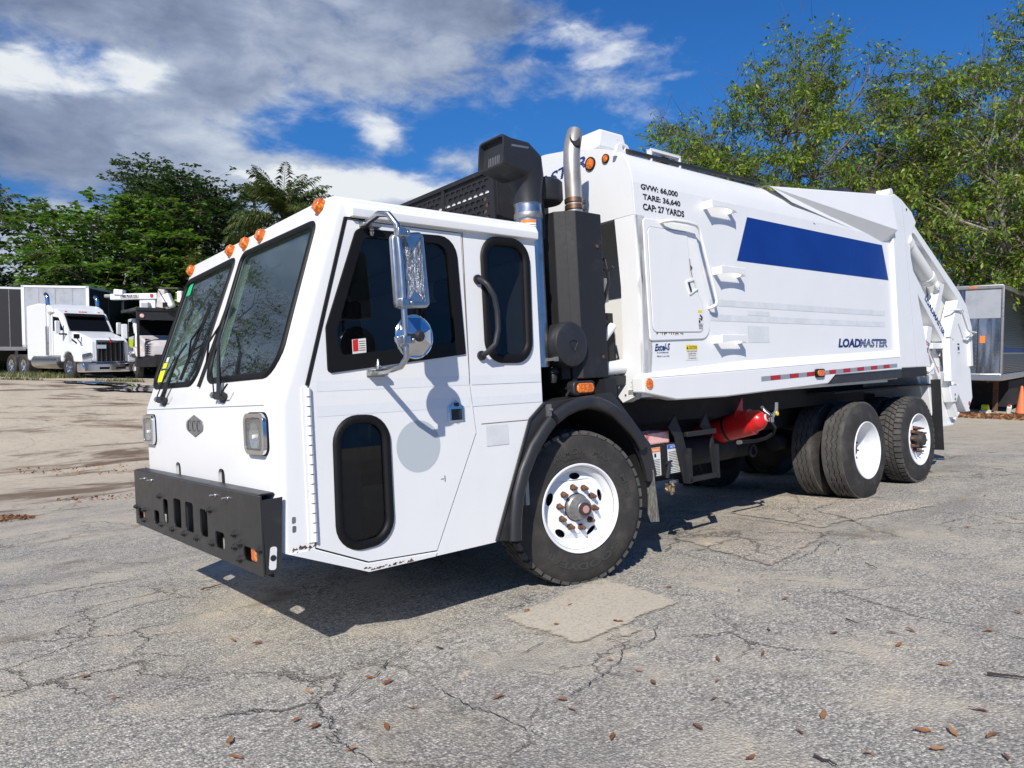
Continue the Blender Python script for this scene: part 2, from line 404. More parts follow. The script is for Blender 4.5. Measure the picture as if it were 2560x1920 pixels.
def site(lat, dep): q = CAM + R2 * lat + F2 * dep; return q.x, q.y          # yard axes -> world
Nn = 300; tt = np.linspace(-1, 1, Nn + 1); gxs = 260 * np.sinh(5.6 * tt) / math.sinh(5.6)
V_ = [(x + .5, y + .5, gh(x + .5, y + .5)) for y in gxs for x in gxs]
F = [(j*(Nn+1)+i, j*(Nn+1)+i+1, (j+1)*(Nn+1)+i+1, (j+1)*(Nn+1)+i) for j in range(Nn) for i in range(Nn)]
def asphalt(t, b, tone=1.0, warm=0.0, cracks=True, yard=True):
    Pw = oco(t); sep = t.new('ShaderNodeSeparateXYZ'); t.put(sep.inputs[0], Pw); X, Y, Z = sep.outputs
    st_ = t.vor(Pw, 78, 'F1', 'Color'); ss_ = t.new('ShaderNodeSeparateColor'); t.put(ss_.inputs[0], st_)
    stone = ss_.outputs[0]; dist = t.vor(Pw, 78, 'F1', 'Distance')
    st2 = t.new('ShaderNodeSeparateColor'); t.put(st2.inputs[0], t.vor(Pw, 170, 'F1', 'Color'))
    agg = t.m('ADD', t.m('MULTIPLY', stone, .62), t.m('MULTIPLY', st2.outputs[0], .38))
    c = t.ramp(agg, [(0.08, (.12, .118, .115)), (.32, (.25, .245, .235)), (.58, (.375, .365, .345)), (.82, (.53, .515, .48)), (1.0, (.72, .70, .65))])
    gap = t.ss(dist, .42, .72); c = t.mix(t.m('MULTIPLY', gap, .45), c, (.10, .098, .096))
    big = t.noise(Pw, .35, 5, .6); mid = t.noise(Pw, 1.6, 6, .65, .4); fine = t.noise(Pw, 9, 5, .7)
    c = t.mix(t.m('MULTIPLY', t.ss(mid, .44, .70), .72), c, (.46, .425, .36))
    tw_ = t.new('ShaderNodeMapping'); t.put(tw_.inputs[0], Pw); tw_.inputs['Rotation'].default_value = (0, 0, .55); tw_.inputs['Scale'].default_value = (.22, 1.1, 1)
    c = t.mix(t.m('MULTIPLY', t.ss(t.noise(tw_.outputs[0], 1.3, 6, .6, .3), .52, .70), .45), c, (.17, .165, .16))          # sandy film
    c = t.mix(t.m('MULTIPLY', t.ss(big, .50, .72), .42), c, (.19, .188, .187))
    c = t.mix(t.m('MULTIPLY', t.ss(t.noise(Pw, 3.1, 7, .7, .6), .60, .73), .8), c, (.56, .50, .37))   # spilled sand
    c = t.mix(t.m('MULTIPLY', t.ss(t.noise(Pw, .9, 4, .6), .62, .76), .7), c, (.12, .09, .065))       # oil and leaf stains
    h = t.m('ADD', t.m('MULTIPLY', dist, -.6), t.m('MULTIPLY', fine, .5))
    if cracks:
        wv = t.vm('ADD', Pw, t.vm('SCALE', t.noise(Pw, 1.2, 5, .65, 0, 1), None)); 
        sc_ = t.new('ShaderNodeVectorMath', operation='SCALE'); t.put(sc_.inputs[0], t.noise(Pw, 1.4, 6, .7, 0, 1)); sc_.inputs['Scale'].default_value = .55
        wv = t.vm('ADD', Pw, sc_.outputs[0])
        e1 = t.vor(wv, .42, 'DISTANCE_TO_EDGE'); e2 = t.vor(wv, 2.1, 'DISTANCE_TO_EDGE')
        e0 = t.m('ADD', e1, t.m('MULTIPLY', t.m('SUBTRACT', t.noise(Pw, 30, 4, .7), .5), .008)); k1 = t.m('SUBTRACT', 1.0, t.ss(e0, .001, .007)); k1 = t.m('MULTIPLY', k1, t.ss(t.noise(Pw, .5, 3), .46, .6))
        e2 = t.m('ADD', e2, t.m('MULTIPLY', t.m('SUBTRACT', t.noise(Pw, 26, 4, .7), .5), .04)); k2 = t.m('SUBTRACT', 1.0, t.ss(e2, .004, .028)); k2 = t.m('MULTIPLY', k2, t.ss(t.noise(Pw, .55, 4), .50, .62))
        kk = t.m('MAXIMUM', k1, t.m('MULTIPLY', k2, .8)); c = t.mix(t.m('MULTIPLY', kk, .7), c, (.06, .054, .05)); h = t.m('SUBTRACT', h, t.m('MULTIPLY', kk, 2.0))
    if yard:     # the sandy yard beyond the asphalt
        wob = t.m('ADD', t.m('MULTIPLY', t.m('SUBTRACT', t.noise(Pw, .22, 6, .65), .5), 7.0), t.m('MULTIPLY', t.m('SUBTRACT', t.noise(Pw, 2.2, 6, .7), .5), 7.0))
        dd_ = t.ss(t.m('ADD', t.m('MULTIPLY', Y, -1.0), wob), 2.4, 13.0)
        wd2 = t.ss(t.m('ADD', t.m('MULTIPLY', X, -1.0), t.m('MULTIPLY', wob, 1.2)), 8.0, 15.0)
        mp = t.new('ShaderNodeMapping'); t.put(mp.inputs[0], Pw); mp.inputs['Rotation'].default_value = (0, 0, -math.atan2(R2.y, R2.x)); mp.inputs['Scale'].default_value = (.34, 1.0, 1)
        rut = t.noise(mp.outputs[0], .75, 9, .68, .5)
        sand = t.mix(t.noise(Pw, 1.1, 7, .65), (.42, .36, .285), (.54, .49, .41))
        sand = t.mix(t.m('MULTIPLY', t.ss(t.noise(Pw, 14, 5, .7), .5, .75), .5), sand, (.27, .215, .16))
        sand = t.mix(t.m('MULTIPLY', t.ss(rut, .50, .66), .8), sand, (.15, .105, .072))
        sand = t.mix(t.m('MULTIPLY', t.ss(t.noise(Pw, 5.5, 7, .75), .52, .70), .55), sand, (.24, .19, .14))
        sand = t.mix(t.m('MULTIPLY', t.ss(t.noise(Pw, .45, 6, .7), .52, .68), .5), sand, (.30, .255, .205))
        peb = t.ss(t.vor(Pw, 26), .10, .17); sand = t.mix(t.m('MULTIPLY', t.m('SUBTRACT', 1.0, peb), .5), sand, (.62, .58, .50))
        c = t.mix(dd_, c, sand); c = t.mix(t.m('MULTIPLY', wd2, .8), c, t.mix(t.ss(t.noise(Pw, 2.3, 6, .7), .45, .7), (.44, .40, .33), (.36, .30, .23)))
        ln = t.m('MULTIPLY', t.ss(t.m('MULTIPLY', Y, -1.0), 2.4, 6.0), t.ss(rut, .53, .63)); c = t.mix(t.m('MULTIPLY', ln, .75), c, (.13, .09, .062))
    c = t.mix(1.0, c, (1.12, 1.08, 1.0), 'MULTIPLY')
    if tone != 1 or warm:
        c = t.mix(1.0, c, (tone * (1 + warm), tone, tone * (1 - warm)), 'MULTIPLY')
    t.put(b.inputs['Base Color'], c); b.inputs['Roughness'].default_value = .92; b.inputs['Specular IOR Level'].default_value = .25
    t.put(b.inputs['Normal'], t.bump(h, .75, .012))
M['ground'] = material('old_asphalt_and_sand', build=asphalt)
gm = bpy.data.meshes.new('ground'); gm.from_pydata(V_, [], F); gm.materials.append(M['ground']); shade(gm, 180)
ground = bpy.data.objects.new('ground', gm); COL.objects.link(ground); tag(ground, kind='structure')
def patch(name, poly, mat, dz=.006, rough=.03, res=.12, big=1.0):
    rng = random.Random(len(name) + int(poly[0][0] * 100)); pts = []
    for i in range(len(poly)):
        a = Vector(poly[i]); b = Vector(poly[(i+1) % len(poly)]); n = max(2, int((b-a).length / res)); nr = Vector((-(b-a).y, (b-a).x)).normalized()
        for k in range(n): pts.append(a.lerp(b, k / n) + nr * (rng.gauss(0, rough) if k else 0))
    bm = bmesh.new(); vs_ = [bm.verts.new((p.x, p.y, 0)) for p in pts]; f = bm.faces.new(vs_)
    x0 = min(p.x for p in pts); x1 = max(p.x for p in pts); y0 = min(p.y for p in pts); y1 = max(p.y for p in pts)
    for ax, lo, hi in ((0, x0, x1), (1, y0, y1)):
        for k in range(1, int((hi-lo) / .05 / big)):
            co = [0, 0, 0]; no = [0, 0, 0]; co[ax] = lo + k * .05 * big; no[ax] = 1
            bmesh.ops.bisect_plane(bm, geom=bm.verts[:] + bm.edges[:] + bm.faces[:], plane_co=co, plane_no=no)
    bmesh.ops.triangulate(bm, faces=bm.faces[:])
    for v in bm.verts: v.co.z = gh(v.co.x, v.co.y) + dz
    bmesh.ops.recalc_face_normals(bm, faces=bm.faces[:]); me = bpy.data.meshes.new(name); bm.to_mesh(me); bm.free()
    Q = np.array([v.co[:2] for v in me.vertices]); dm = np.full(len(Q), 9.0)
    for i in range(len(pts)):
        a = np.array(pts[i][:2]); e = np.array(pts[(i+1) % len(pts)][:2]) - a; tt_ = np.clip(((Q-a)@e)/max(e@e, 1e-9), 0, 1); dm = np.minimum(dm, np.linalg.norm(Q - a - tt_[:,None]*e, axis=1))
    at_ = me.attributes.new('edge', 'FLOAT', 'POINT'); at_.data.foreach_set('value', dm.astype(np.float32))
    me.materials.append(mat); shade(me, 180); o = bpy.data.objects.new(name, me); COL.objects.link(o); tag(o, kind='structure'); return o
def softedge(t, b):
    ed = t.new('ShaderNodeAttribute'); ed.attribute_name = 'edge'; Pw = oco(t)
    a = t.m('ADD', ed.outputs['Fac'], t.m('ADD', t.m('MULTIPLY', t.m('SUBTRACT', t.noise(Pw, 7, 6, .7), .5), .16), t.m('MULTIPLY', t.m('SUBTRACT', t.noise(Pw, 60, 3, .7), .5), .05)))
    tr = t.new('ShaderNodeBsdfTransparent'); mx_ = t.new('ShaderNodeMixShader'); t.put(mx_.inputs[0], t.ss(a, .035, .075))
    t.l.new(tr.outputs[0], mx_.inputs[1]); t.l.new(b.outputs[0], mx_.inputs[2]); t.l.new(mx_.outputs[0], t.n['Material Output'].inputs[0])
def concrete(t, b):
    Pw = oco(t); c = t.mix(t.noise(Pw, 2.2, 7, .65), (.46, .405, .31), (.55, .495, .40))
    c = t.mix(t.m('MULTIPLY', t.ss(t.noise(Pw, 34, 4, .7), .54, .72), .6), c, (.28, .235, .18)); c = t.mix(t.m('MULTIPLY', t.ss(t.noise(Pw, 4, 6, .7), .6, .75), .6), c, (.31, .28, .24))
    t.put(b.inputs['Base Color'], c); st = t.new('ShaderNodeSeparateColor'); t.put(st.inputs[0], t.vor(Pw, 85, 'F1', 'Color')); c = t.mix(t.m('MULTIPLY', t.ss(st.outputs[0], .55, 1.0), .45), c, (.25, .22, .18))
    t.put(b.inputs['Base Color'], c); b.inputs['Roughness'].default_value = .92; t.put(b.inputs['Normal'], t.bump(t.noise(Pw, 60, 4, .7), .5, .008)); softedge(t, b)
M['concrete'] = material('sandy_concrete', build=concrete)
M['slabA'] = material('pinkish_asphalt_patch', build=lambda t, b: (asphalt(t, b, 1.05, .04, True, False), softedge(t, b)))
M['slabB'] = material('pale_worn_patch', build=lambda t, b: (asphalt(t, b, 1.14, .05, True, False), softedge(t, b)))
M['patchL'] = material('smooth_grey_patch', build=lambda t, b: (asphalt(t, b, .90, .01, False, False), softedge(t, b)))
M['crack'] = material('crack_dirt', (.03, .028, .026), .95)
patch('concrete_patch', [(.93,1.29),(.93,2.0),(-.09,1.96),(-.22,1.10)], M['concrete'], .010, .007, .05)
patch('concrete_patch', [(.58 + .16*math.cos(a), 2.03 + .12*math.sin(a)) for a in [i*math.pi/5 for i in range(10)]], M['concrete'], .011, .012, .05)
patch('asphalt_patch', [(-1.446,.712),(-1.073,1.939),(-2.56,1.717),(-2.821,.277)], M['slabA'], .009, .012)
patch('asphalt_patch', [(-2.75,.40),(-2.55,1.58),(-2.956,1.60),(-4.2,1.95),(-4.4,.2)], M['slabB'], .008, .012, .06)
patch('asphalt_patch', [(2.15,1.80),(1.73,1.80),(1.705,2.62),(2.02,2.68),(2.30,2.3)], M['patchL'], .008, .012)
random.seed(21)
CR = [[(2.291,1.857),(2.153,1.778),(2.084,1.666),(1.989,1.589),(1.8,1.501),(1.737,1.436),(1.478,1.315),(1.436,1.272),(1.316,1.242),(1.114,1.256),(.932,1.227)], [(2.642,.946),(2.561,.937),(2.49,.97)],
 [(1.689,2.457),(1.535,2.365),(1.415,2.374),(1.271,2.365),(1.07,2.326),(.932,2.286),(.74,2.147),(.585,2.121)], [(1.721,1.803),(1.732,1.976),(1.735,2.157),(1.708,2.271),(1.71,2.414),(1.712,2.621)],
 [(2.155,1.802),(2.025,1.755),(1.902,1.754),(1.76,1.77)], [(2.268,1.889),(2.295,2.037),(2.28,2.167),(2.281,2.284)], [(1.216,1.837),(1.112,1.82),(.959,1.805)],
 [(-1.074,1.94),(-1.35,1.925),(-1.748,1.894),(-1.985,1.82),(-2.106,1.87),(-1.954,2.003),(-1.671,2.052),(-1.672,1.948)], [(.94,2.161),(.807,2.195),(.576,2.207),(.369,2.068)], [(-2.593,.412),(-2.558,.879),(-2.543,1.271),(-2.519,1.735)], [(-1.111,.991),(-1.032,1.408),(-1.049,1.722),(-1.074,1.94)]]
for line in CR:
    pts = []
    for a, b in zip(line, line[1:]):
        a, b = Vector(a), Vector(b); n = max(3, int((b-a).length / .022))
        for k in range(n): pts.append(a.lerp(b, k/n) + Vector((random.gauss(0, .006), random.gauss(0, .006))))
    pts.append(Vector(line[-1])); mb = MB(); L_ = []
    for i, p in enumerate(pts):
        q = pts[min(i+1, len(pts)-1)] - pts[max(i-1, 0)]; nr = Vector((-q.y, q.x)).normalized() * (random.uniform(.0008, .0042) * min(1, .3 + 2*min(i, len(pts)-1-i)/len(pts)))
        for s_ in (1, -1): r_ = p + nr * s_; L_.append((r_.x, r_.y, gh(r_.x, r_.y) + .0125))
    mb.add(L_, [(2*i, 2*i+1, 2*i+3, 2*i+2) for i in range(len(pts)-1)]); tag(obj('pavement_crack', mb, M['crack'], smooth=None), kind='structure')
# puddle in the yard
def water(t, b): b.inputs['Base Color'].default_value = (.03, .028, .025, 1); b.inputs['Roughness'].default_value = .03; t.put(b.inputs['Normal'], t.bump(t.noise(oco(t), 6, 3), .04, .01))
M['water'] = material('puddle_water', build=water)
pd = [(-1.15,-23.7),(-1.7,-23.2),(-2.5,-22.95),(-3.3,-22.8),(-4.6,-23.1),(-5.2,-24.2),(-4.0,-24.9),(-2.6,-24.3)]
patch('puddle', pd, M['water'], .055, .12, .4, 8.0)
patch('puddle', [(site(-12.6,26.3)),(site(-15.5,26.0)),(site(-17.5,26.8)),(site(-14.5,27.2))], M['water'], .06, .12, .4, 8.0)
# fallen leaves and twigs
def drymat(t, b):
    oi = t.new('ShaderNodeObjectInfo'); c = t.ramp(oi.outputs['Random'], [(0, (.19, .075, .03)), (.4, (.30, .13, .05)), (.75, (.36, .19, .08)), (1, (.16, .08, .045))])
    t.put(b.inputs['Base Color'], t.mix(t.m('MULTIPLY', t.ss(t.noise(oco(t), 60, 4), .45, .7), .5), c, (.10, .045, .02))); b.inputs['Roughness'].default_value = .7
M['dry'] = material('dry_leaf', build=drymat)
LM = []
for v_ in range(5):
    rng = random.Random(v_); V_ = []; F = []; n = 7; bend = rng.uniform(.10, .35); tw_ = rng.uniform(-.5, .5); asym = rng.uniform(.8, 1.2)
    for i in range(n + 1):
        t_ = i / n; w_ = .22 * math.sin(math.pi * min(1, t_ * 1.02)) ** .75 * (1 - .25 * t_) + .01
        zc = bend * (t_ - .5) ** 2 * .8
        for k, s_ in ((0, -1), (1, 0), (2, 1)): V_.append((t_ - .5 + .02*math.sin(9*t_), s_ * w_ * (asym if s_ > 0 else 1), zc + abs(s_) * w_ * (.45 + .3*math.sin(5*t_ + v_)) + s_ * tw_ * .12 * t_))
    for i in range(n): F += [(3*i, 3*i+1, 3*i+4, 3*i+3), (3*i+1, 3*i+2, 3*i+5, 3*i+4)]
    mb = MB().add(V_, F); mb.add([(-.5,-.012,bend*.3),(-.5,.012,bend*.3),(-.68,.01,.02),(-.68,-.01,.02)], [(0,1,2,3)])
    me = mb.mesh('fallen_leaf'); me.materials.append(M['dry']); shade(me, 60); LM.append(me)
LEAVES = [(-.493,2.351),(.059,2.565),(-.11,2.838),(-.301,3.052),(-.394,3.104),(-.636,3.387),(-1.043,3.403),(.391,2.729),(.594,2.61),(1.025,2.56),(.821,2.758),(.988,2.852),(.971,2.906),(.808,3.24),(1.24,2.954),(1.003,3.245),(.358,3.646),(.68,3.557),(.614,3.639),(.788,3.649),(.992,3.49),(.682,3.83),(1.307,3.224),(1.516,2.76),(.489,1.862),(.959,2.236),(-.263,1.661),(-.029,3.384),(-.148,3.145),(.545,3.75),(2.158,.453),(2.076,.614),(1.879,1.525),(1.849,1.642),(2.164,1.468),(2.332,1.705),(2.303,1.821),(2.602,1.686),(2.093,2.05),(1.586,2.152),(1.422,2.382),(1.461,2.48),(1.524,2.766),(2.286,2.11),(.697,1.334),(.75,1.655),(.488,1.883),(1.92,1.974),(1.418,1.444),(2.632,1.844)]
random.seed(11)
spots = [(x, y, random.uniform(.034, .056)) for x, y in LEAVES]
for _ in range(22):
    dep = random.uniform(2.6, 13); lat = random.uniform(-.68, .68) * dep; x, y = site(lat, dep)
    if -7.6 < x < 2.6 and -1.7 < y < 1.0: continue
    spots.append((x, y, random.uniform(.02, .05)))
def leaf_words(x, y, s_):
    if -.2 < x < .9 and 1.1 < y < 2.0: return 'brown dry leaf lying on the pale concrete patch by the front wheel'
    if y < -1.5: return 'brown dry leaf lying out in the yard beyond the bumper'
    if x > 1.3: return 'brown dry leaf on the cracked asphalt in front of the bumper'
    if x < -2.0: return 'brown dry leaf on the asphalt near the rear wheels'
    if y > 2.9: return 'brown dry leaf on the rough asphalt nearest the camera'
    return 'brown dry leaf on the asphalt between the pale patch and the camera'
for i, (x, y, s_) in enumerate(spots):
    o = bpy.data.objects.new('fallen_leaf', LM[i % 5]); COL.objects.link(o)
    o.location = (x, y, gh(x, y) + .011); o.rotation_euler = (random.uniform(-.15,.25), random.uniform(-.2,.2), random.uniform(0, 6.28)); o.scale = (s_*1.25, s_*random.uniform(.8,1.3), s_)
    tag(o, leaf_words(x, y, s_), 'leaf', 'dry leaves scattered over the asphalt')
M['twig'] = material('dark_twig', (.045, .03, .022), .9)
for i, (a, b, r_, lb_) in enumerate([((-.034,3.558),(-.10,3.72),.006,'long dark twig lying at the edge of the asphalt beside the leaves'), ((-.345,2.788),(-.306,2.873),.004,'short bent dark twig alone on the open asphalt'), ((-1.577,2.352),(-1.5,2.469),.004,'thin straight twig on the asphalt behind the pale patch'), ((1.145,3.374),(1.15,3.46),.005,'dark broken twig close to the camera on the asphalt'), ((1.927,-.855),(1.742,-.895),.006,'reddish stick lying at the edge of the bumper shadow')]):
    a, b = Vector(a), Vector(b); P_ = []
    for k in range(6): p = a.lerp(b, k/5) + Vector((random.gauss(0,.004), random.gauss(0,.004))); P_.append((p.x, p.y, gh(p.x, p.y) + .012 + r_))
    tag(obj('twig', MB().tube(P_, [r_*(1-.1*k) for k in range(6)], 6), M['twig'] if i < 4 else M['rust']), lb_, 'twig')
def litter(name, n, fn, size, label, cat, mats=None, up=.6):
    V_ = []; F = []
    for i in range(n):
        x, y, z = fn(); s_ = size * random.uniform(.6, 1.3); d = Vector((random.gauss(0,1), random.gauss(0,1), random.gauss(0,.35))).normalized(); e = d.orthogonal(); e.rotate(Matrix.Rotation(random.uniform(-.8,.8), 3, d)); o_ = len(V_)
        c = Vector((x, y, z)); V_ += [c - d*s_, c + e*s_*.4, c + d*s_, c - e*s_*.4]; F.append((o_, o_+1, o_+2, o_+3))
    o = obj(name, MB().add(V_, F), mats or M['dryheap'], smooth=None); tag(o, label, cat, kind='stuff'); return o
M['dryheap'] = material('heap_of_dry_leaves', build=lambda t, b: (t.put(b.inputs['Base Color'], t.ramp(t.new('ShaderNodeNewGeometry').outputs['Random Per Island'], [(0, (.14,.055,.025)), (.5, (.32,.14,.06)), (1, (.42,.24,.12))]))))
def heap(cx, cy, rx, ry, ang, h):
    def f():
        r = math.sqrt(random.random()); a = random.uniform(0, 6.283); u, v = r*math.cos(a), r*math.sin(a); ca_, sa_ = math.cos(ang), math.sin(ang)
        x = cx + u*rx*ca_ - v*ry*sa_; y = cy + u*rx*sa_ + v*ry*ca_; return x, y, gh(x, y) + .02 + h*(1-r)*random.random()
    return f
rang = math.atan2(R2.y, R2.x)
litter('leaf_heap', 300, heap(2.75, -6.9, .62, .26, rang, .06), .035, 'low heap of brown leaves on the asphalt', 'leaf heap')
for (la, de, rx, ry, n) in ((-6.3,11.0,.8,.35,70), (-8.4,14.4,1.4,.6,110)):
    x, y = site(la, de); litter('leaf_drift', n, heap(x, y, rx, ry, rang + .05, .02), .03, 'thin drift of brown leaves along a rut in the yard', 'leaf drift')
x, y = site(15.4, 22.8); litter('bark_mulch', 2200, heap(x, y, 5.5, 1.1, rang, .07), .07, 'strip of reddish bark and leaves under the steel trailer', 'mulch')
M['grass'] = material('dry_grass', build=lambda t, b: (t.put(b.inputs['Base Color'], t.ramp(t.new('ShaderNodeNewGeometry').outputs['Random Per Island'], [(0, (.05,.075,.018)), (.6, (.11,.13,.035)), (1, (.24,.21,.09))]))))
def tuft(la, de, rx, ry, n, h):
    V_ = []; F = []; x0, y0 = site(la, de); f = heap(x0, y0, rx, ry, rang, 0)
    for i in range(n):
        x, y, z = f(); hh = h*random.uniform(.4,1.2); a = random.uniform(0,6.28); dx, dy = .02*math.cos(a), .02*math.sin(a); lx, ly = random.gauss(0,.4)*hh, random.gauss(0,.4)*hh; o_ = len(V_)
        V_ += [(x-dx,y-dy,z-.05),(x+dx,y+dy,z-.05),(x+lx,y+ly,z+hh)]; F.append((o_,o_+1,o_+2))
    tag(obj('grass_tufts', MB().add(V_, F), M['grass'], smooth=None), 'thin grass growing at the edge of the yard', 'grass', kind='stuff')
tuft(-15.4, 28.6, 1.0, .25, 260, .14); tuft(-18.6, 27.6, .9, .2, 200, .14); tuft(-20.5, 31.5, 2.2, 1.2, 900, .22)
# ------------------------------------------------------------------ trees
def leafmat(name, stops, trans=.35, rough=.45):
    m_ = bpy.data.materials.new(name); m_.use_nodes = True; t = NT(m_.node_tree); b = t.n['Principled BSDF']
    rnd = t.new('ShaderNodeNewGeometry').outputs['Random Per Island']
    c = t.ramp(rnd, stops); t.put(b.inputs['Base Color'], c); b.inputs['Roughness'].default_value = rough; b.inputs['Specular IOR Level'].default_value = .35
    tr = t.new('ShaderNodeBsdfTranslucent'); t.put(tr.inputs[0], t.mix(1.0, c, (1.25, 1.35, .7), 'MULTIPLY'))
    mx_ = t.new('ShaderNodeMixShader'); mx_.inputs[0].default_value = trans; t.l.new(b.outputs[0], mx_.inputs[1]); t.l.new(tr.outputs[0], mx_.inputs[2])
    t.l.new(mx_.outputs[0], t.n['Material Output'].inputs[0]); return m_
M['lf_ficus'] = leafmat('olive_tree_leaf', [(0, (.065,.125,.016)), (.45, (.14,.24,.026)), (.82, (.24,.34,.04)), (.96, (.34,.34,.045)), (1, (.24,.13,.035))])
M['lf_almond'] = leafmat('broad_green_leaf', [(0, (.05,.115,.02)), (.5, (.11,.215,.034)), (.9, (.19,.32,.055)), (1, (.24,.22,.04))], .3, .4)
M['lf_dark'] = leafmat('dark_green_leaf', [(0, (.026,.062,.014)), (.6, (.058,.122,.026)), (1, (.115,.19,.042))], .25)
M['lf_bright'] = leafmat('yellow_green_leaf', [(0, (.05,.07,.014)), (.6, (.12,.15,.025)), (1, (.20,.21,.04))])
M['lf_palm'] = leafmat('palm_leaflet', [(0, (.035,.062,.018)), (.6, (.075,.115,.032)), (1, (.20,.19,.075))], .25)
def barkf(c1, c2):
    def f(t, b):
        s_ = t.new('ShaderNodeMapping'); t.put(s_.inputs[0], oco(t)); s_.inputs['Scale'].default_value = (6, 6, 1.5)
        n = t.noise(s_.outputs[0], 2.5, 6, .7); t.put(b.inputs['Base Color'], t.mix(t.ss(n, .35, .7), c1, c2)); b.inputs['Roughness'].default_value = .9; t.put(b.inputs['Normal'], t.bump(n, .6, .03))
    return f
M['bark'] = material('grey_bark', build=barkf((.10,.085,.068), (.23,.20,.165)))
M['barkpale'] = material('pale_bark', build=barkf((.20,.18,.15), (.38,.35,.30)))
M['twigs'] = material('brown_twigs', (.12,.098,.08), .9)
def fast_mesh(name, V, quads):
    me = bpy.data.meshes.new(name); nv = len(V); nf = len(quads)
    me.vertices.add(nv); me.vertices.foreach_set('co', np.asarray(V, np.float32).ravel())
    me.loops.add(nf*4); me.loops.foreach_set('vertex_index', np.asarray(quads, np.int32).ravel())
    me.polygons.add(nf); me.polygons.foreach_set('loop_start', np.arange(0, nf*4, 4, dtype=np.int32)); me.polygons.foreach_set('loop_total', np.full(nf, 4, np.int32))
    me.update(calc_edges=True); return me
def leaf_mesh(name, pos, dirs, nrm, L, Wd, rng, droop=.0):
    """pos,dirs,nrm: (n,3); a diamond leaf per row, folded along its midrib"""
    n = len(pos); d = dirs / np.linalg.norm(dirs, axis=1, keepdims=True)
    nn = nrm - (nrm*d).sum(1, keepdims=True)*d; nn /= np.maximum(np.linalg.norm(nn, axis=1, keepdims=True), 1e-6); s_ = np.cross(d, nn)
    l = (L * rng.uniform(.65, 1.25, n))[:, None]; w_ = l * Wd
    p0 = pos; p2 = pos + d*l - np.array([0,0,1.])*l*droop; m_ = pos + d*l*.45 + nn*l*.06
    V = np.stack([p0, m_ + s_*w_, p2, m_ - s_*w_], 1).reshape(-1, 3); Q = np.arange(n*4).reshape(-1, 4)
    return fast_mesh(name, V, Q)
def thin_tubes(segs, ra, rb):
    """many thin three-sided twigs at once; segs (n,2,3)"""
    a, b = segs[:,0], segs[:,1]; d = b - a; d /= np.maximum(np.linalg.norm(d, axis=1, keepdims=True), 1e-6)
    o = np.cross(d, np.array([.31,.52,.79])); o /= np.maximum(np.linalg.norm(o, axis=1, keepdims=True), 1e-6); q = np.cross(d, o); V = []
    for k in range(3): t = 2*math.pi*k/3; V.append((a + (o*math.cos(t) + q*math.sin(t))*ra, b + (o*math.cos(t) + q*math.sin(t))*rb))
    n = len(a); VV = np.stack([V[0][0],V[1][0],V[2][0],V[0][1],V[1][1],V[2][1]], 1).reshape(-1,3)
    base = np.arange(n)[:,None]*6; Q = np.concatenate([base+np.array([0,1,4,3]), base+np.array([1,2,5,4]), base+np.array([2,0,3,5])], 0)
    return VV, Q
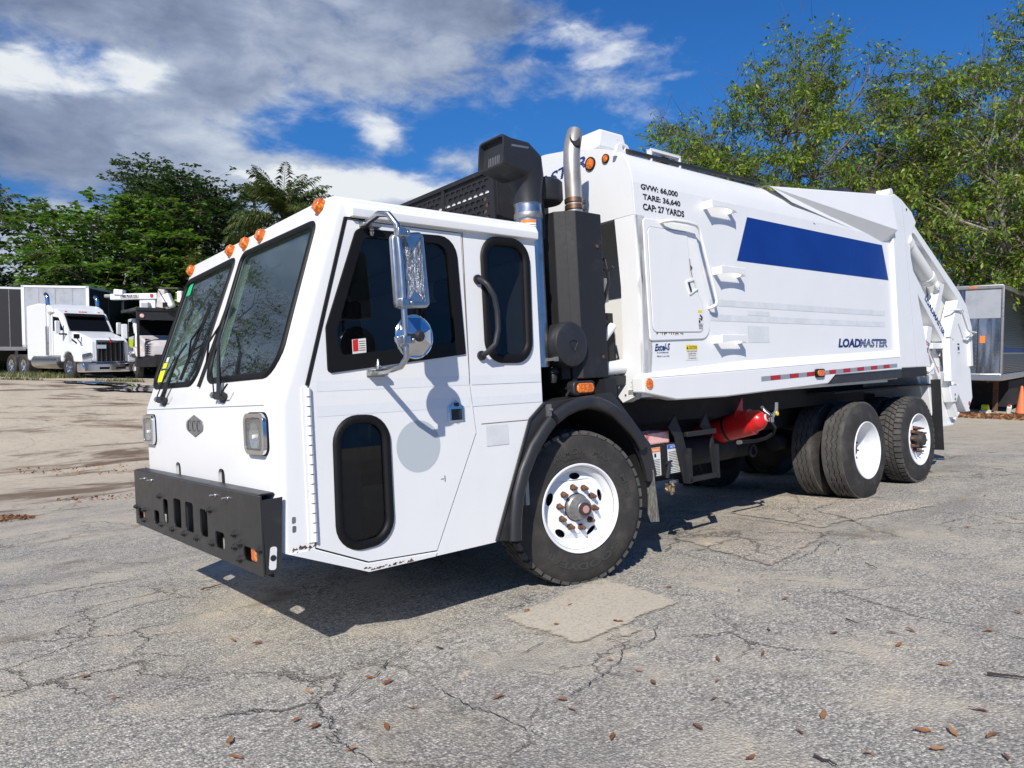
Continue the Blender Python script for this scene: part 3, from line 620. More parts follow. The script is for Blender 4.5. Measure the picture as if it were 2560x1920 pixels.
def tree(name, label, group, x, y, trunks, crown, ncl, pad, nleaf, L, Wd, leafm, barkm=None, seed=1, flat=.5, twigs=0, limbs=6, sub=5, style='spray', base_r=.25, droop=.1, shell=.35, fork=.45):
    """crown: list of (dx,dy,dz,rx,ry,rz) ellipsoids above the base; branches are grown to clusters of leaves inside them"""
    rng = np.random.default_rng(seed); z0 = gh(x, y) - .1; root = empty(name, (x, y, z0)); tag(root, label, 'tree', group)
    vol = np.array([c[3]*c[4]*c[5] for c in crown]); cnt = np.maximum(1, (ncl*vol/vol.sum()).astype(int)); C = []
    for c, k in zip(crown, cnt):
        u = rng.normal(size=(k,3)); u /= np.linalg.norm(u, axis=1, keepdims=True); r = rng.uniform(shell**3, 1, k)**(1/3); C.append(np.array(c[:3]) + u*r[:,None]*np.array(c[3:]))
    C = np.concatenate(C)
    top = np.array([C[:,0].mean()*.35, C[:,1].mean()*.35, C[:,2].min()*.35 + C[:,2].mean()*.2 + .5]) * np.array([1,1,fork/.45])
    def kmeans(Pn, k):
        ce = Pn[rng.choice(len(Pn), min(k, len(Pn)), replace=False)]
        for _ in range(6):
            lab = ((Pn[:,None]-ce[None])**2).sum(2).argmin(1); ce = np.array([Pn[lab == j].mean(0) if (lab == j).any() else ce[j] for j in range(len(ce))])
        return lab, ce
    wood = MB(); fine = []
    def curve(a, b, ra, rb, n=5, sag=.12, sides=6):
        d = b - a; L_ = np.linalg.norm(d); off = rng.normal(size=3)*L_*sag; off[2] = abs(off[2])*.6
        pts = [a + d*t + off*math.sin(math.pi*t)*(1-.3*t) for t in np.linspace(0, 1, n)]
        wood.tube(pts, [ra + (rb-ra)*t for t in np.linspace(0,1,n)], sides); return pts
    for (tx, ty, r0) in trunks:
        st_ = np.array([tx, ty, 0.]); curve(st_, top + np.array([tx, ty, 0])*.7, r0, r0*.62, 6, .05, 9)
    lab, ce = kmeans(C, limbs); r_l = base_r*.55
    for j in range(len(ce)):
        Pj = C[lab == j]
        if not len(Pj): continue
        tr_ = trunks[j % len(trunks)]; st_ = top + np.array([tr_[0], tr_[1], 0])*.7; m1 = st_ + (ce[j]-st_)*.6 + np.array([0,0,-.3]); curve(st_, m1, r_l, r_l*.55, 5, .12, 7)
        lab2, ce2 = kmeans(Pj, sub)
        for q in range(len(ce2)):
            Pq = Pj[lab2 == q]
            if not len(Pq): continue
            m2 = m1 + (ce2[q]-m1)*.75; curve(m1, m2, r_l*.5, r_l*.25, 4, .12, 5)
            for p in Pq: pp = curve(m2, p, r_l*.22, .012, 4, .15, 4)
    # leaves round each cluster
    n = len(C)*nleaf; ci = np.repeat(np.arange(len(C)), nleaf)
    if style == 'spray':     # a few outward twigs per cluster, leaves along them
        nt = 8; td = rng.normal(size=(len(C), nt, 3)); ctr = np.array([0,0,C[:,2].mean()]); outw = C - ctr; outw /= np.linalg.norm(outw, axis=1, keepdims=True)
        td = td*np.array([1,1,flat]) + outw[:,None]*.7; td /= np.linalg.norm(td, axis=2, keepdims=True); tl = rng.uniform(.5, 1.15, (len(C), nt))*pad
        ti = rng.integers(0, nt, n); f = rng.uniform(.15, 1.0, n); d = td[ci, ti]; pos = C[ci] + d*(tl[ci, ti]*f)[:,None] + rng.normal(size=(n,3))*pad*.07
        ld_ = d*.6 + rng.normal(size=(n,3))*.65 + np.array([0,0,-droop*4]); nr = rng.normal(size=(n,3))*.6 + np.array([0,0,1.])
        segs = np.stack([np.repeat(C[:,None], nt, 1), C[:,None] + td*tl[...,None]*1.08], 2).reshape(-1,2,3)
    else:                    # flat rosettes of broad leaves
        nr_ = max(1, nleaf//9); rc = C[:,None] + rng.normal(size=(len(C), nr_, 3))*np.array([pad, pad, pad*flat])*.55; ri = rng.integers(0, nr_, n); a = rng.uniform(0, 2*math.pi, n)
        d = np.stack([np.cos(a), np.sin(a), rng.normal(size=n)*.25 + .12], 1); pos = rc[ci, ri] + d*L*.12; ld_ = d; nr = np.array([0,0,1.]) + rng.normal(size=(n,3))*.28
        segs = np.stack([np.repeat(C[:,None], nr_, 1), rc], 2).reshape(-1,2,3)
    lm_ = leaf_mesh('crown', pos, ld_, nr, L, Wd, rng, droop); lm_.materials.append(leafm)
    co = bpy.data.objects.new('crown', lm_); COL.objects.link(co); co.parent = root; co['kind'] = 'stuff'
    if twigs:
        ex = C[rng.integers(0, len(C), twigs)]; u = rng.normal(size=(twigs,3)); u[:,2] = np.abs(u[:,2])*.8; u += (ex - np.array([0,0,C[:,2].mean()]))*.22; u /= np.linalg.norm(u, axis=1, keepdims=True)
        st_ = ex + rng.normal(size=ex.shape)*pad*.35; segs = np.concatenate([segs, np.stack([st_, st_ + u*rng.uniform(.35,1.0,(twigs,1))*pad], 1)])
    VV, Q = thin_tubes(segs, .010, .004); tm = fast_mesh('twigs', VV, Q); tm.materials.append(M['twigs'])
    to = bpy.data.objects.new('twigs', tm); COL.objects.link(to); to.parent = root; to['kind'] = 'stuff'
    obj('trunk', wood, barkm or M['bark'], root, smooth=60); return root
def frond(mbv, base, az_, elv, Lf, rng, leaflets=46, wl=.85, width=.08):
    """one feather frond: curved midrib and drooping leaflets, returns rows for a fast mesh"""
    h = np.array([math.cos(az_), math.sin(az_), 0]); up = np.array([0,0,1.]); pts = []; p = np.array(base, float); e = elv; n = 12
    for i in range(n+1): pts.append(p.copy()); p = p + (h*math.cos(e) + up*math.sin(e))*Lf/n; e -= 1.15/n*(.45 + 1.1*i/n)
    side = np.cross(up, h); V = []
    for k in range(leaflets):
        t = .12 + .86*k/leaflets; i = min(n-1, int(t*n)); f = t*n - i; c = pts[i]*(1-f) + pts[i+1]*f; tan = (pts[i+1]-pts[i]); tan /= np.linalg.norm(tan)
        l = wl*(math.sin(math.pi*min(1, .12 + t*.9))**.6)*rng.uniform(.8,1.1)
        for s_ in (1, -1):
            d = side*s_*.85 + tan*.55 + up*rng.uniform(-.25,.35); d /= np.linalg.norm(d); q = np.cross(d, tan); q /= np.linalg.norm(q); w_ = tan*width*.5
            tip = c + d*l - up*l*rng.uniform(.25,.6); mid = c + d*l*.5 + up*l*.03; V += [c - w_*.5, mid - w_, tip, mid + w_]
    mbv['leaf'] += V; mbv['rib'].append(pts)
def palm(name, label, x, y, h, nf, Lf, seed, lean=(0,0), group=None, dead=5):
    rng = np.random.default_rng(seed); z0 = gh(x, y) - .1; root = empty(name, (x, y, z0)); tag(root, label, 'palm tree', group)
    tp = np.array([lean[0], lean[1], h]); d = {'leaf': [], 'rib': []}
    for i in range(nf): frond(d, tp, i*2.4 + rng.uniform(-.2,.2), rng.uniform(-.1, 1.1) if i > nf*.45 else rng.uniform(.8,1.5), Lf*rng.uniform(.85,1.1), rng)
    V = np.array(d['leaf']); me = fast_mesh('fronds', V, np.arange(len(V)).reshape(-1,4)); me.materials.append(M['lf_palm']); o = bpy.data.objects.new('fronds', me); COL.objects.link(o); o.parent = root; o['kind'] = 'stuff'
    mb = MB()
    for pts in d['rib']: mb.tube(pts[::2], [.035,.03,.025,.02,.015,.01,.006], 4)
    obj('frond_ribs', mb, M['lf_bright'], root)
    obj('trunk', MB().tube([(0,0,0),(lean[0]*.3,lean[1]*.3,h*.4),(lean[0],lean[1],h-1.2),(lean[0],lean[1],h)], [.24,.2,.17,.10], 10), M['barkpale'], root, smooth=60); return root
def fanpalm(label, x, y, h, nf, r, seed, group=None):
    rng = np.random.default_rng(seed); root = empty('fan_palm', (x, y, gh(x, y) - .1)); tag(root, label, 'palm tree', group); V = []; mb = MB()
    for i in range(nf):
        a = i*2.4; e = rng.uniform(.0, 1.3); d = np.array([math.cos(a)*math.cos(e), math.sin(a)*math.cos(e), math.sin(e)]); st_ = np.array([0,0,h*.5]); c = st_ + d*h*.55*rng.uniform(.7,1.1); mb.tube([st_, c], .015, 4)
        u = np.cross(d, [0,0,1.]); u /= np.linalg.norm(u); v = np.cross(u, d)
        for k in range(15):
            t = (k-7)/7*1.75; l = d*math.cos(t) + u*math.sin(t) + v*rng.uniform(-.1,.1); w_ = np.cross(l, v)*.025; tip = c + l*r - np.array([0,0,1.])*r*.18; m_ = c + l*r*.5; V += [c, m_+w_, tip, m_-w_]
    V = np.array(V); me = fast_mesh('fronds', V, np.arange(len(V)).reshape(-1,4)); me.materials.append(M['lf_bright']); o = bpy.data.objects.new('fronds', me); COL.objects.link(o); o.parent = root; o['kind'] = 'stuff'
    mb.tube([(0,0,0),(0,0,h*.5)], .09, 8); obj('trunk', mb, M['bark'], root)
G1, G2 = 'tall olive trees behind the steel trailer', 'broad-leaved trees along the yard edge'
# right: sparse olive-green trees, crowns full of bare twigs
x, y = site(11.2, 30.0)
tree('olive_tree', 'sparse olive-green tree with twiggy crown rising behind the refuse truck body', G1, x, y, [(0,0,.30),(.9,.5,.2)], [(0,0,9.4,5.6,5.6,2.9),(1.5,-1.0,6.8,6.8,5.6,2.6),(2.6,-2.2,6.4,5.4,5.0,2.8),(-.6,.3,12.6,3.4,2.6,1.9),(-3.6,3.2,10.2,3.4,3.4,2.8),(-3.4,2.8,12.4,2.2,2.2,1.5)], 500, 1.25, 125, .19, .2, M['lf_ficus'], seed=4, twigs=3600, limbs=9, sub=6, flat=.38, base_r=.32, droop=.12, shell=.15)
x, y = site(19.6, 29.0)
tree('olive_tree', 'tallest sparse olive-green tree with pale trunks behind the steel trailer', G1, x, y, [(0,0,.30),(1.2,.4,.25),(-1.0,.8,.22)], [(0,0,9.8,5.6,5.6,3.2),(1.2,.8,6.6,6.4,5.6,2.9),(-1.2,.5,13.4,3.4,2.6,2.3),(2.5,-2,4.6,4.2,4.2,2.0)], 480, 1.25, 125, .19, .2, M['lf_ficus'], M['barkpale'], seed=9, twigs=3600, limbs=9, sub=6, flat=.38, base_r=.32, droop=.12, shell=.15)
x, y = site(24.6, 33.0)
tree('olive_tree', 'browner thin-leaved tree standing furthest back above the steel trailer', G1, x, y, [(0,0,.28),(-1.4,.6,.22),(1.6,.2,.2)], [(0,0,8.6,6.0,6.0,4.2),(-1.5,0,4.8,5.5,4.5,2.6)], 360, 1.25, 125, .19, .2, M['lf_ficus'], M['barkpale'], seed=15, twigs=2400, limbs=7, sub=5, flat=.5, base_r=.3, droop=.12, shell=.15)
# left: the almond wood, the umbrella tree, the dark dome, palms
x, y = site(-31.0, 46.0)
tree('broadleaf_tree', 'broad-leaved green tree overhanging the dark trailer at far left', G2, x, y, [(0,0,.3)], [(0,0,6.2,6.5,5.5,4.2),(1.5,0,9.8,3.2,2.8,2.0),(-5,1,6.4,5.0,4.5,3.8),(0,0,3.2,6.5,4.5,2.2)], 300, 1.25, 80, .42, .27, M['lf_almond'], seed=22, style='rosette', flat=.3, limbs=7, sub=5, shell=.4)
x, y = site(-23.4, 43.5)
tree('broadleaf_tree', 'broad-leaved green tree with layered leaves behind the white tractor', G2, x, y, [(0,0,.28)], [(0,0,6.3,5.0,4.5,4.0),(1.5,-1,3.6,4.5,4.0,2.0),(-1.8,0,9.2,2.6,2.4,1.8)], 250, 1.2, 80, .40, .27, M['lf_almond'], seed=27, style='rosette', flat=.3, limbs=6, sub=5, shell=.4)
x, y = site(-26.5, 53.0)
tree('umbrella_tree', 'tall open-crowned tree with pale bare trunk above the boom truck', G2, x, y, [(0,0,.42)], [(-1.8,0,12.6,3.2,3.2,1.3),(-.6,0,14.0,2.4,2.4,1.0),(1.2,.4,10.4,2.0,2.0,.9),(-4.6,0,10.8,2.0,2.0,.8)], 170, .95, 80, .26, .28, M['lf_dark'], M['barkpale'], seed=31, style='rosette', flat=.35, limbs=6, sub=5, fork=.62, shell=.3)
x, y = site(-23.0, 52.0)
tree('understory_tree', 'yellow-green thin tree leaning beside the pale bare trunk', G2, x, y, [(0,0,.2)], [(0,0,7.0,2.8,2.8,2.6),(-1.6,0,10.6,2.6,2.6,1.4)], 150, .9, 80, .24, .25, M['lf_bright'], seed=36, flat=.5, limbs=5, sub=4, twigs=500)
x, y = site(-20.8, 51.0)
tree('dome_tree', 'dense dark green tree with tall domed crown behind the boom truck', G2, x, y, [(0,0,.4)], [(0.9,0,9.6,4.4,3.6,3.9),(1.8,0,11.2,3.0,2.6,2.3),(3.2,0,7.0,3.6,3.4,3.2),(-2.6,0,8.2,2.6,2.6,2.4),(0,0,4.5,5.0,4,2.6)], 460, 1.25, 96, .28, .32, M['lf_dark'], seed=41, style='rosette', flat=.6, limbs=7, sub=6, shell=.55)
x, y = site(-14.0, 45.0); palm('royal_palm', 'tall feathery palm rising behind the white truck cab', x, y, 9.5, 42, 3.9, 5)
x, y = site(-20.3, 58.0); palm('royal_palm', 'small far palm top just beside the dark domed crown', x, y, 13.2, 14, 1.8, 8)
x, y = site(-39.0, 55.0); palm('royal_palm', 'palm at the far left edge above the broad-leaved tree', x, y, 11.5, 16, 2.6, 12)
x, y = site(-11.6, 47.0)
tree('shrub_tree', 'leafy green tree under the tall feathery palm behind the cab roof', G2, x, y, [(0,0,.16)], [(0,0,5.6,3.6,2.8,2.6),(-3.0,0,4.6,3.0,2.6,2.2)], 170, 1.0, 70, .28, .28, M['lf_dark'], seed=57, style='rosette', flat=.5, limbs=5, sub=4, shell=.3)
for i, (la, de, h_, lb_) in enumerate(((-16.6,38.5,3.6,'bright fan palm beside the windscreen edge'), (-19.2,40.0,3.2,'low fan palm behind the bucket lift'), (-14.2,40.0,4.6,'taller fan palm half hidden by the truck cab'))):
    x, y = site(la, de); fanpalm(lb_, x, y, h_, 22, 1.3, 60 + i)
x, y = site(-17.2, 44.0)
tree('shrub_tree', 'light green shrubby tree under the dark domed crown', G2, x, y, [(0,0,.14)], [(0,0,4.2,2.6,2.4,1.9),(1.0,0,6.0,1.8,1.8,1.2)], 80, .9, 60, .26, .3, M['lf_bright'], seed=51, limbs=5, sub=4)
k = 0
for (la, de, rx, h_) in ((-31.5,41.5,5.2,5.4),(-26.5,41.0,4.4,4.4),(-22.5,41.0,4.2,3.0),(-18.0,41.5,3.6,2.6),(-13.0,42.0,3.6,2.8),(-8.0,43.0,4.0,2.8),(-2.0,46.0,5.0,3.0)):
    x, y = site(la, de); lb_ = ('dark bush beneath the trees at the far left', 'dark bush behind the grey trailer end', 'dark bush behind the white tractor roof', 'dark bush behind the bucket lift', 'dark bush behind the truck cab roof', 'dark bush hidden behind the radiator housing', 'dark bush far behind the refuse truck body')[k]
    t_ = tree('dark_bush', lb_, 'dark bushes under the trees', x, y, [(0,0,.12)], [(0,0,h_*.55,rx,2.4,h_*.6)], 120, .95, 70, .34, .3, M['lf_dark'], seed=70+k, style='rosette', flat=.6, limbs=5, sub=4, shell=.3); t_['category'] = 'bush'; k += 1
# the tree mirrored in the windscreen
tree('bare_branched_tree', 'half bare tree at the yard edge mirrored in the windscreen', G2, 9.5, -42.0, [(0,0,.4)], [(0,0,12.0,3.6,4.2,2.8),(3,0,8.0,4.5,4,2.2),(-3.0,0,8.5,3.4,3.0,2.5)], 120, 1.4, 34, .22, .25, M['lf_dark'], seed=90, twigs=2600, limbs=8, sub=5, shell=.1)
x, y = 6.0, -46.0
tree('broadleaf_tree', 'low leafy tree at the yard edge beside the half bare tree', G2, x, y, [(0,0,.25)], [(0,0,4.6,5.0,4.0,3.0)], 110, 1.3, 60, .38, .27, M['lf_almond'], seed=93, style='rosette', flat=.35, limbs=6, sub=4)
for i, (la, de, h_, lb_) in enumerate(((-4.0,47.0,6.0,'leafy tree hidden behind the radiator housing'), (3.0,49.0,5.5,'leafy tree hidden behind the middle of the truck body'), (26.0,47.0,6.5,'leafy tree at the far right beyond the steel trailer'))):
    x, y = site(la, de); tree('broadleaf_tree', lb_, G2, x, y, [(0,0,.25)], [(0,0,h_*.5,5.0,4.0,h_*.42)], 110, 1.3, 54, .38, .28, M['lf_almond'], seed=120+i, style='rosette', flat=.35, limbs=6, sub=4)
# ------------------------------------------------------------------ parked vehicles in the background
def hdir(th): return (F2 * -math.cos(th) + R2 * math.sin(th))       # heading of a vehicle, th away from facing the yard entrance
def vehicle(name, label, cat, lat, dep, head, group=None, dz=0):
    x, y = site(lat, dep); o = empty(name, (x, y, gz(x, y) + dz), (0, 0, math.atan2(head.y, head.x))); tag(o, label, cat, group); return o
def B(name, mb, mat, par, **k): return obj(name, mb, mat, par, **k)
M['truckwhite'] = material('white_lorry_paint', (.72,.74,.76), .3, coat=.3, build=paint((.73,.75,.77), amount=.7))
M['greyskin'] = material('grey_trailer_skin', (.40,.41,.43), .45, .3, build=worn((.40,.42,.45), (.27,.27,.28), .8, .45, .7, (.4,.6)))
M['blackskin'] = material('black_trailer_side', (.022,.022,.025), .6)
M['darkglass'] = glassmat('dark_lorry_glass', (.10,.11,.12), .35, .01, (.008,.009,.011), .7)
M['bluewhite'] = material('pale_blue_panel', (.50,.57,.66), .45)
M['lime2'] = material('lime_truck_paint', (.55,.70,.03), .4)
M['hood'] = material('pale_pinkish_hood', (.56,.52,.51), .5, build=worn((.60,.57,.56), (.45,.40,.39), 1.5, .4, .7))
def truckwheel(par, x, y, z, R, W, side, rimmat):
    w_ = empty('wheel', (x, y, z), (0, 0, 0 if side > 0 else math.pi), par)
    B('tyre', MB().lathe([(R*.56,-.02),(R*.62,.0),(R*.9,.0),(R,-.05),(R,-W+.05),(R*.9,-W),(R*.56,-W)], (0,0,0), 'y', 28, cap=False), M['rubber'], w_)
    B('rim', MB().lathe([(R*.57,-.02),(R*.54,-.03),(R*.5,-.10),(R*.3,-.08),(R*.28,-.03),(R*.16,.0),(.0,.02)], (0,0,0), 'y', 24, cap=False), rimmat, w_); return w_
# --- white sleeper tractor
tr = vehicle('semi_tractor', 'white sleeper tractor with chrome bumper and tall grille parked facing the yard', 'semi truck', -17.25, 31.4, hdir(R_(55)))
B('frame_rail', MB().box((-7.6,-.45,.75),(-.4,.45,1.0)).box((-7.2,-1.0,.5),(-5.2,1.0,.9)), M['dark'], tr)
hoodp = [(-1.75,1.05),(-1.75,2.05),(-1.2,1.98),(-.25,1.75),(-.08,1.62),(-.05,.75),(-.5,.75),(-.6,1.05)]
B('hood', MB().prism(hoodp, 'y', -.80, .80), M['truckwhite'], tr, smooth=None, bevel=.10, seg=4)
for s_ in (-1, 1):
    f_ = [(-1.95,.95),(-1.90,1.25),(-1.65,1.46),(-1.2,1.50),(-.7,1.42),(-.2,1.2),(-.06,1.0),(-.06,.72),(-.75,.72),(-.80,.92),(-.98,1.10),(-1.25,1.16),(-1.52,1.10),(-1.70,.92),(-1.73,.72),(-1.93,.72)]
    B('front_fender', MB().prism(f_, 'y', min(s_*.72, s_*1.2), max(s_*.72, s_*1.2)), M['truckwhite'], tr, smooth=None, bevel=.07, seg=3)
    hl = B('headlight', MB().prism([(s_*.78,.98),(s_*1.16,.86),(s_*1.17,1.05),(s_*.80,1.15)], 'x', -.10, -.035), M['chrome'], tr, bevel=.02)
    B('lens', MB().prism([(s_*.82,.985),(s_*1.12,.89),(s_*1.13,1.03),(s_*.84,1.12)], 'x', -.036, -.03), M['lens'], hl)
cabp = [(-3.2,.75),(-3.2,3.0),(-2.75,3.02),(-2.35,2.88),(-1.72,2.06),(-1.72,.75)]
B('cab', MB().prism(cabp, 'y', -1.02, 1.02), M['truckwhite'], tr, smooth=None, bevel=.10, seg=4)
B('windscreen', MB().prism([(-1.735,2.085),(-2.29,2.81),(-2.31,2.80),(-1.755,2.075)], 'y', -.85, .85), M['darkglass'], tr, smooth=None)
B('windscreen_seal', MB().tube([(-1.74,-.88,2.07),(-1.74,.88,2.07),(-2.30,.82,2.82),(-2.30,-.82,2.82)], .025, 6, closed=True), M['seal'], tr)
slp = [(-5.35,.75),(-5.35,3.25),(-4.2,3.34),(-3.3,3.26),(-2.9,3.1),(-2.75,2.9),(-3.2,2.85),(-3.2,.75)]
B('sleeper', MB().prism(slp, 'y', -1.14, 1.14), M['truckwhite'], tr, smooth=None, bevel=.08, seg=4)
B('roof_fairing', MB().prism([(-3.4,3.05),(-3.1,3.13),(-2.75,3.02),(-2.5,2.90),(-2.6,2.86),(-3.2,2.9)], 'y', -.98, .98), M['truckwhite'], tr, bevel=.05)
B('sun_visor', MB().prism([(-2.28,2.86),(-2.05,2.74),(-2.06,2.72),(-2.33,2.82)], 'y', -.84, .84), M['seal'], tr)
for y_ in (-.7,-.12,0,.12,.7): B('marker_lamp', MB().box((-2.52,y_-.04,2.92),(-2.44,y_+.04,2.965)), M['amber'], tr)
for s_ in (-1, 1):
    B('side_window', MB().prism([(-2.95,2.08),(-2.95,2.72),(-2.42,2.66),(-1.98,2.10)], 'y', s_*1.021, s_*1.026), M['darkglass'], tr, smooth=None)
    B('door_seam', MB().prism([(-3.0,.95),(-3.0,2.78),(-2.98,2.78),(-2.98,.95)], 'y', s_*1.021, s_*1.024), M['seal'], tr)
    B('air_intake', MB().obox((-1.52,s_*.805,1.62),(.26,0,-.10),(0,.01,0),(.015,0,.035)), M['seal'], tr)
    m_ = B('mirror', MB().box((-1.95,s_*1.30-.10,1.95),(-1.85,s_*1.30+.10,2.5)), M['truckwhite'], tr, bevel=.03)
    B('mirror_bracket', MB().tube([(-1.75,s_*1.0,1.93),(-1.88,s_*1.25,1.93)], .035, 6), M['seal'], m_)
    hm = B('hood_mirror', MB().box((-.85,s_*1.02-.12,1.72),(-.77,s_*1.02+.12,1.92)), M['seal'], tr, bevel=.03)
    B('mirror_stalk', MB().tube([(-.8,s_*1.0,1.72),(-.72,s_*.92,1.55),(-.66,s_*.9,1.42)], .02, 6), M['seal'], hm)
    st_ = B('exhaust_stack', MB().tube([(-3.32,s_*1.06,1.2),(-3.32,s_*1.06,3.3),(-3.34,s_*1.06,3.55),(-3.42,s_*1.06,3.68),(-3.52,s_*1.06,3.72)], .085, 14), M['chrome'], tr, smooth=60)
    B('stack_guard', MB().box((-3.42,s_*1.06-.1,1.0),(-3.21,s_*1.06+.1,2.3)), M['dullsteel'], st_, bevel=.03)
    B('fuel_tank', MB().tube([(-2.1,s_*.98,.72),(-4.6,s_*.98,.72)], .31, 20), M['steel'], tr)
    for x_ in (-1.25,): truckwheel(tr, x_, s_*1.16, .52, .52, .29, s_, M['chrome'])
    for x_ in (-5.65, -6.98): truckwheel(tr, x_, s_*1.2, .52, .52, .62, s_, M['chrome'])
g_ = B('grille_surround', MB().prism(rect(-.60,.70,.60,1.66), 'x', -.09, -.01, [rect(-.53,.76,.53,1.58)]), M['chrome'], tr, smooth=None, bevel=.015)
B('grille_mesh', MB().box((-.06,-.53,.76),(-.045,.53,1.58)), M['seal'], g_)
for y_ in (-.40,-.2,.0,.2,.40): B('grille_bar', MB().box((-.045,y_-.018,.76),(-.005,y_+.018,1.58)), M['chrome'], g_)
B('grille_badge', MB().lathe([(.0,.012),(.05,.008),(.065,0)], (-.012,0,1.61), 'x', 20), M['dred'], g_)
B('hood_ornament', MB().prism([(-.03,1.66),(-.10,1.78),(-.28,1.72),(-.16,1.69)], 'y', -.02, .02), M['chrome'], tr)
B('blue_plate', MB().box((-.005,-.58,1.30),(.005,-.20,1.46)), M['bluewhite'], tr)
B('front_bumper', MB().prism([(.12,-.60),(.12,.60),(-.05,1.12),(-.35,1.22),(-.45,1.22),(-.45,-1.22),(-.35,-1.22),(-.05,-1.12)], 'z', .30, .68), M['chrome'], tr, smooth=30, bevel=.05, seg=3)
B('bumper_vent', MB().box((.121,-.55,.42),(.124,-.14,.52)).box((.121,.14,.42),(.124,.55,.52)), M['seal'], tr)
B('cab_antenna', MB().tube([(-2.1,.98,2.6),(-2.15,1.0,4.0)], .012, 5), M['seal'], tr)
# --- trailers at the left edge
def boxtrailer(label, lat, dep, head, L, W, H, skin, front, deck=1.15, z=0):
    t_ = vehicle('box_trailer', label, 'trailer', lat, dep, head, 'box trailers parked at the left')
    b_ = B('trailer_box', MB().box((-L,-W/2,deck),(0,W/2,H)), skin, t_, smooth=None, bevel=.02)
    B('front_panel', MB().box((.0,-W/2+.12,deck+.1),(.012,W/2-.12,H-.1)), front, t_)
    for y_ in (-W/2+.06, W/2-.06): B('corner_post', MB().box((-.02,y_-.07,deck),(.03,y_+.07,H+.01)), M['truckwhite'], t_)
    B('panel_joint', MB().box((.012,-.02,deck+.1),(.02,.02,H-.1)).box((.012,W/4,deck+.1),(.018,W/4+.03,H-.1)).box((.012,-W/4,deck+.1),(.018,-W/4+.03,H-.1)), M['dullsteel'], t_)
    B('top_rail', MB().box((-L,-W/2-.01,H-.08),(.03,W/2+.01,H+.02)), M['truckwhite'], t_)
    B('bottom_rail', MB().box((-L,-W/2-.01,deck-.08),(.03,W/2+.01,deck+.10)), M['dullsteel'], t_)
    B('running_gear', MB().box((-L+.3,-.9,.5),(-2.0,.9,deck-.08)).box((-1.9,-.8,.6),(-1.5,.8,deck)), M['dark'], t_)
    for x_ in (-L+1.2, -L+2.5):
        for s_ in (-1, 1): truckwheel(t_, x_, s_*W/2*.96, .52, .52, .6, s_, M['dullsteel'])
    for s_ in (-1, 1): B('landing_leg', MB().box((-1.6,s_*.75-.06,.05),(-1.45,s_*.75+.06,deck)), M['dullsteel'], t_)
    return t_
boxtrailer('grey-fronted box trailer with black side behind the white tractor', -22.2, 35.6, hdir(R_(10)), 11.0, 3.0, 4.3, M['blackskin'], M['greyskin'], 1.35)
boxtrailer('dark box trailer standing at the left edge of the yard', -25.2, 35.5, hdir(R_(28)), 10.0, 2.6, 4.2, M['blackskin'], M['blackskin'], 1.2)
t_ = boxtrailer('pale blue-white trailer between the tractor roof and the boom', -22.6, 43.0, hdir(R_(80)), 9.0, 2.6, 3.9, M['bluewhite'], M['bluewhite'])
for i in range(9):
    B('side_rib', MB().box((-.9*i-.6,-1.335,1.3),(-.9*i-.52,-1.30,3.8)), M['truckwhite'], t_)
# --- boom truck
bt = vehicle('boom_truck', 'black and white boom truck with lime door beside the white tractor', 'bucket truck', -15.4, 32.5, hdir(R_(38)))
bx = lambda nm, lo, hi, mt, bev=.02, par=None: B(nm, MB().box(lo, hi), M[mt], par or bt, smooth=None, bevel=bev)
bx('frame', (-6.5,-.5,.6), (.2,.5,1.1), 'dark'); bx('front_frame', (-.1,-1.25,.55), (.15,1.25,1.0), 'black'); bx('deck', (-7,-1.2,1.0), (-2.9,1.2,1.6), 'black')
cb2 = B('cab', MB().prism([(-2.8,1.0),(-2.8,2.75),(-1.7,2.75),(-1.25,1.95),(-1.25,1.0)], 'y', -1.0, 1.0), M['truckwhite'], bt, smooth=None, bevel=.06)
for s_ in (-1, 1):
    B('side_window', MB().prism([(-2.65,1.9),(-2.65,2.6),(-1.85,2.6),(-1.45,1.95)], 'y', s_*1.001, s_*1.008), M['darkglass'], bt)
    B('door_panel', MB().prism([(-2.65,1.05),(-2.65,1.8),(-1.6,1.8),(-1.7,1.05)], 'y', s_*1.001, s_*1.01), M['lime2'], bt)
    truckwheel(bt, -.75, s_*1.15, .5, .5, .3, s_, M['truckwhite']); truckwheel(bt, -5.4, s_*1.2, .5, .5, .6, s_, M['truckwhite'])
    mm = bx('mirror', (-1.2,s_*1.45-.12,1.8), (-1.1,s_*1.45+.12,2.45), 'truckwhite', .03); B('mirror_arm', MB().tube([(-1.3,s_*1.0,2.0),(-1.15,s_*1.4,2.1)], .02, 5), M['seal'], mm)
B('windscreen', MB().prism([(-1.24,1.97),(-1.64,2.68),(-1.66,2.67),(-1.26,1.96)], 'y', -.88, .88), M['darkglass'], bt, smooth=None)
hd2 = B('hood', MB().prism([(-1.3,1.05),(-1.3,1.95),(-.2,1.7),(.05,1.5),(.08,1.0)], 'y', -.85, .85), M['hood'], bt, smooth=None, bevel=.08, seg=3)
mb = MB()
for i in range(8): z_ = 1.0 + i*.1; mb.add([(.09,-.86 + .0,z_),(.092,-.62,z_+.05),(.09,-.86,z_+.1)], [(0,1,2)])
B('tooth_decal', mb, M['ink'], hd2, smooth=None)
for s_ in (-1, 1): B('front_fender', MB().prism([(-1.4,.95),(-1.3,1.3),(-.9,1.45),(-.4,1.35),(-.1,1.0),(-.3,1.0),(-.5,1.12),(-.85,1.18),(-1.15,1.0)], 'y', min(s_*.75,s_*1.18), max(s_*.75,s_*1.18)), M['hood'], bt, bevel=.04)
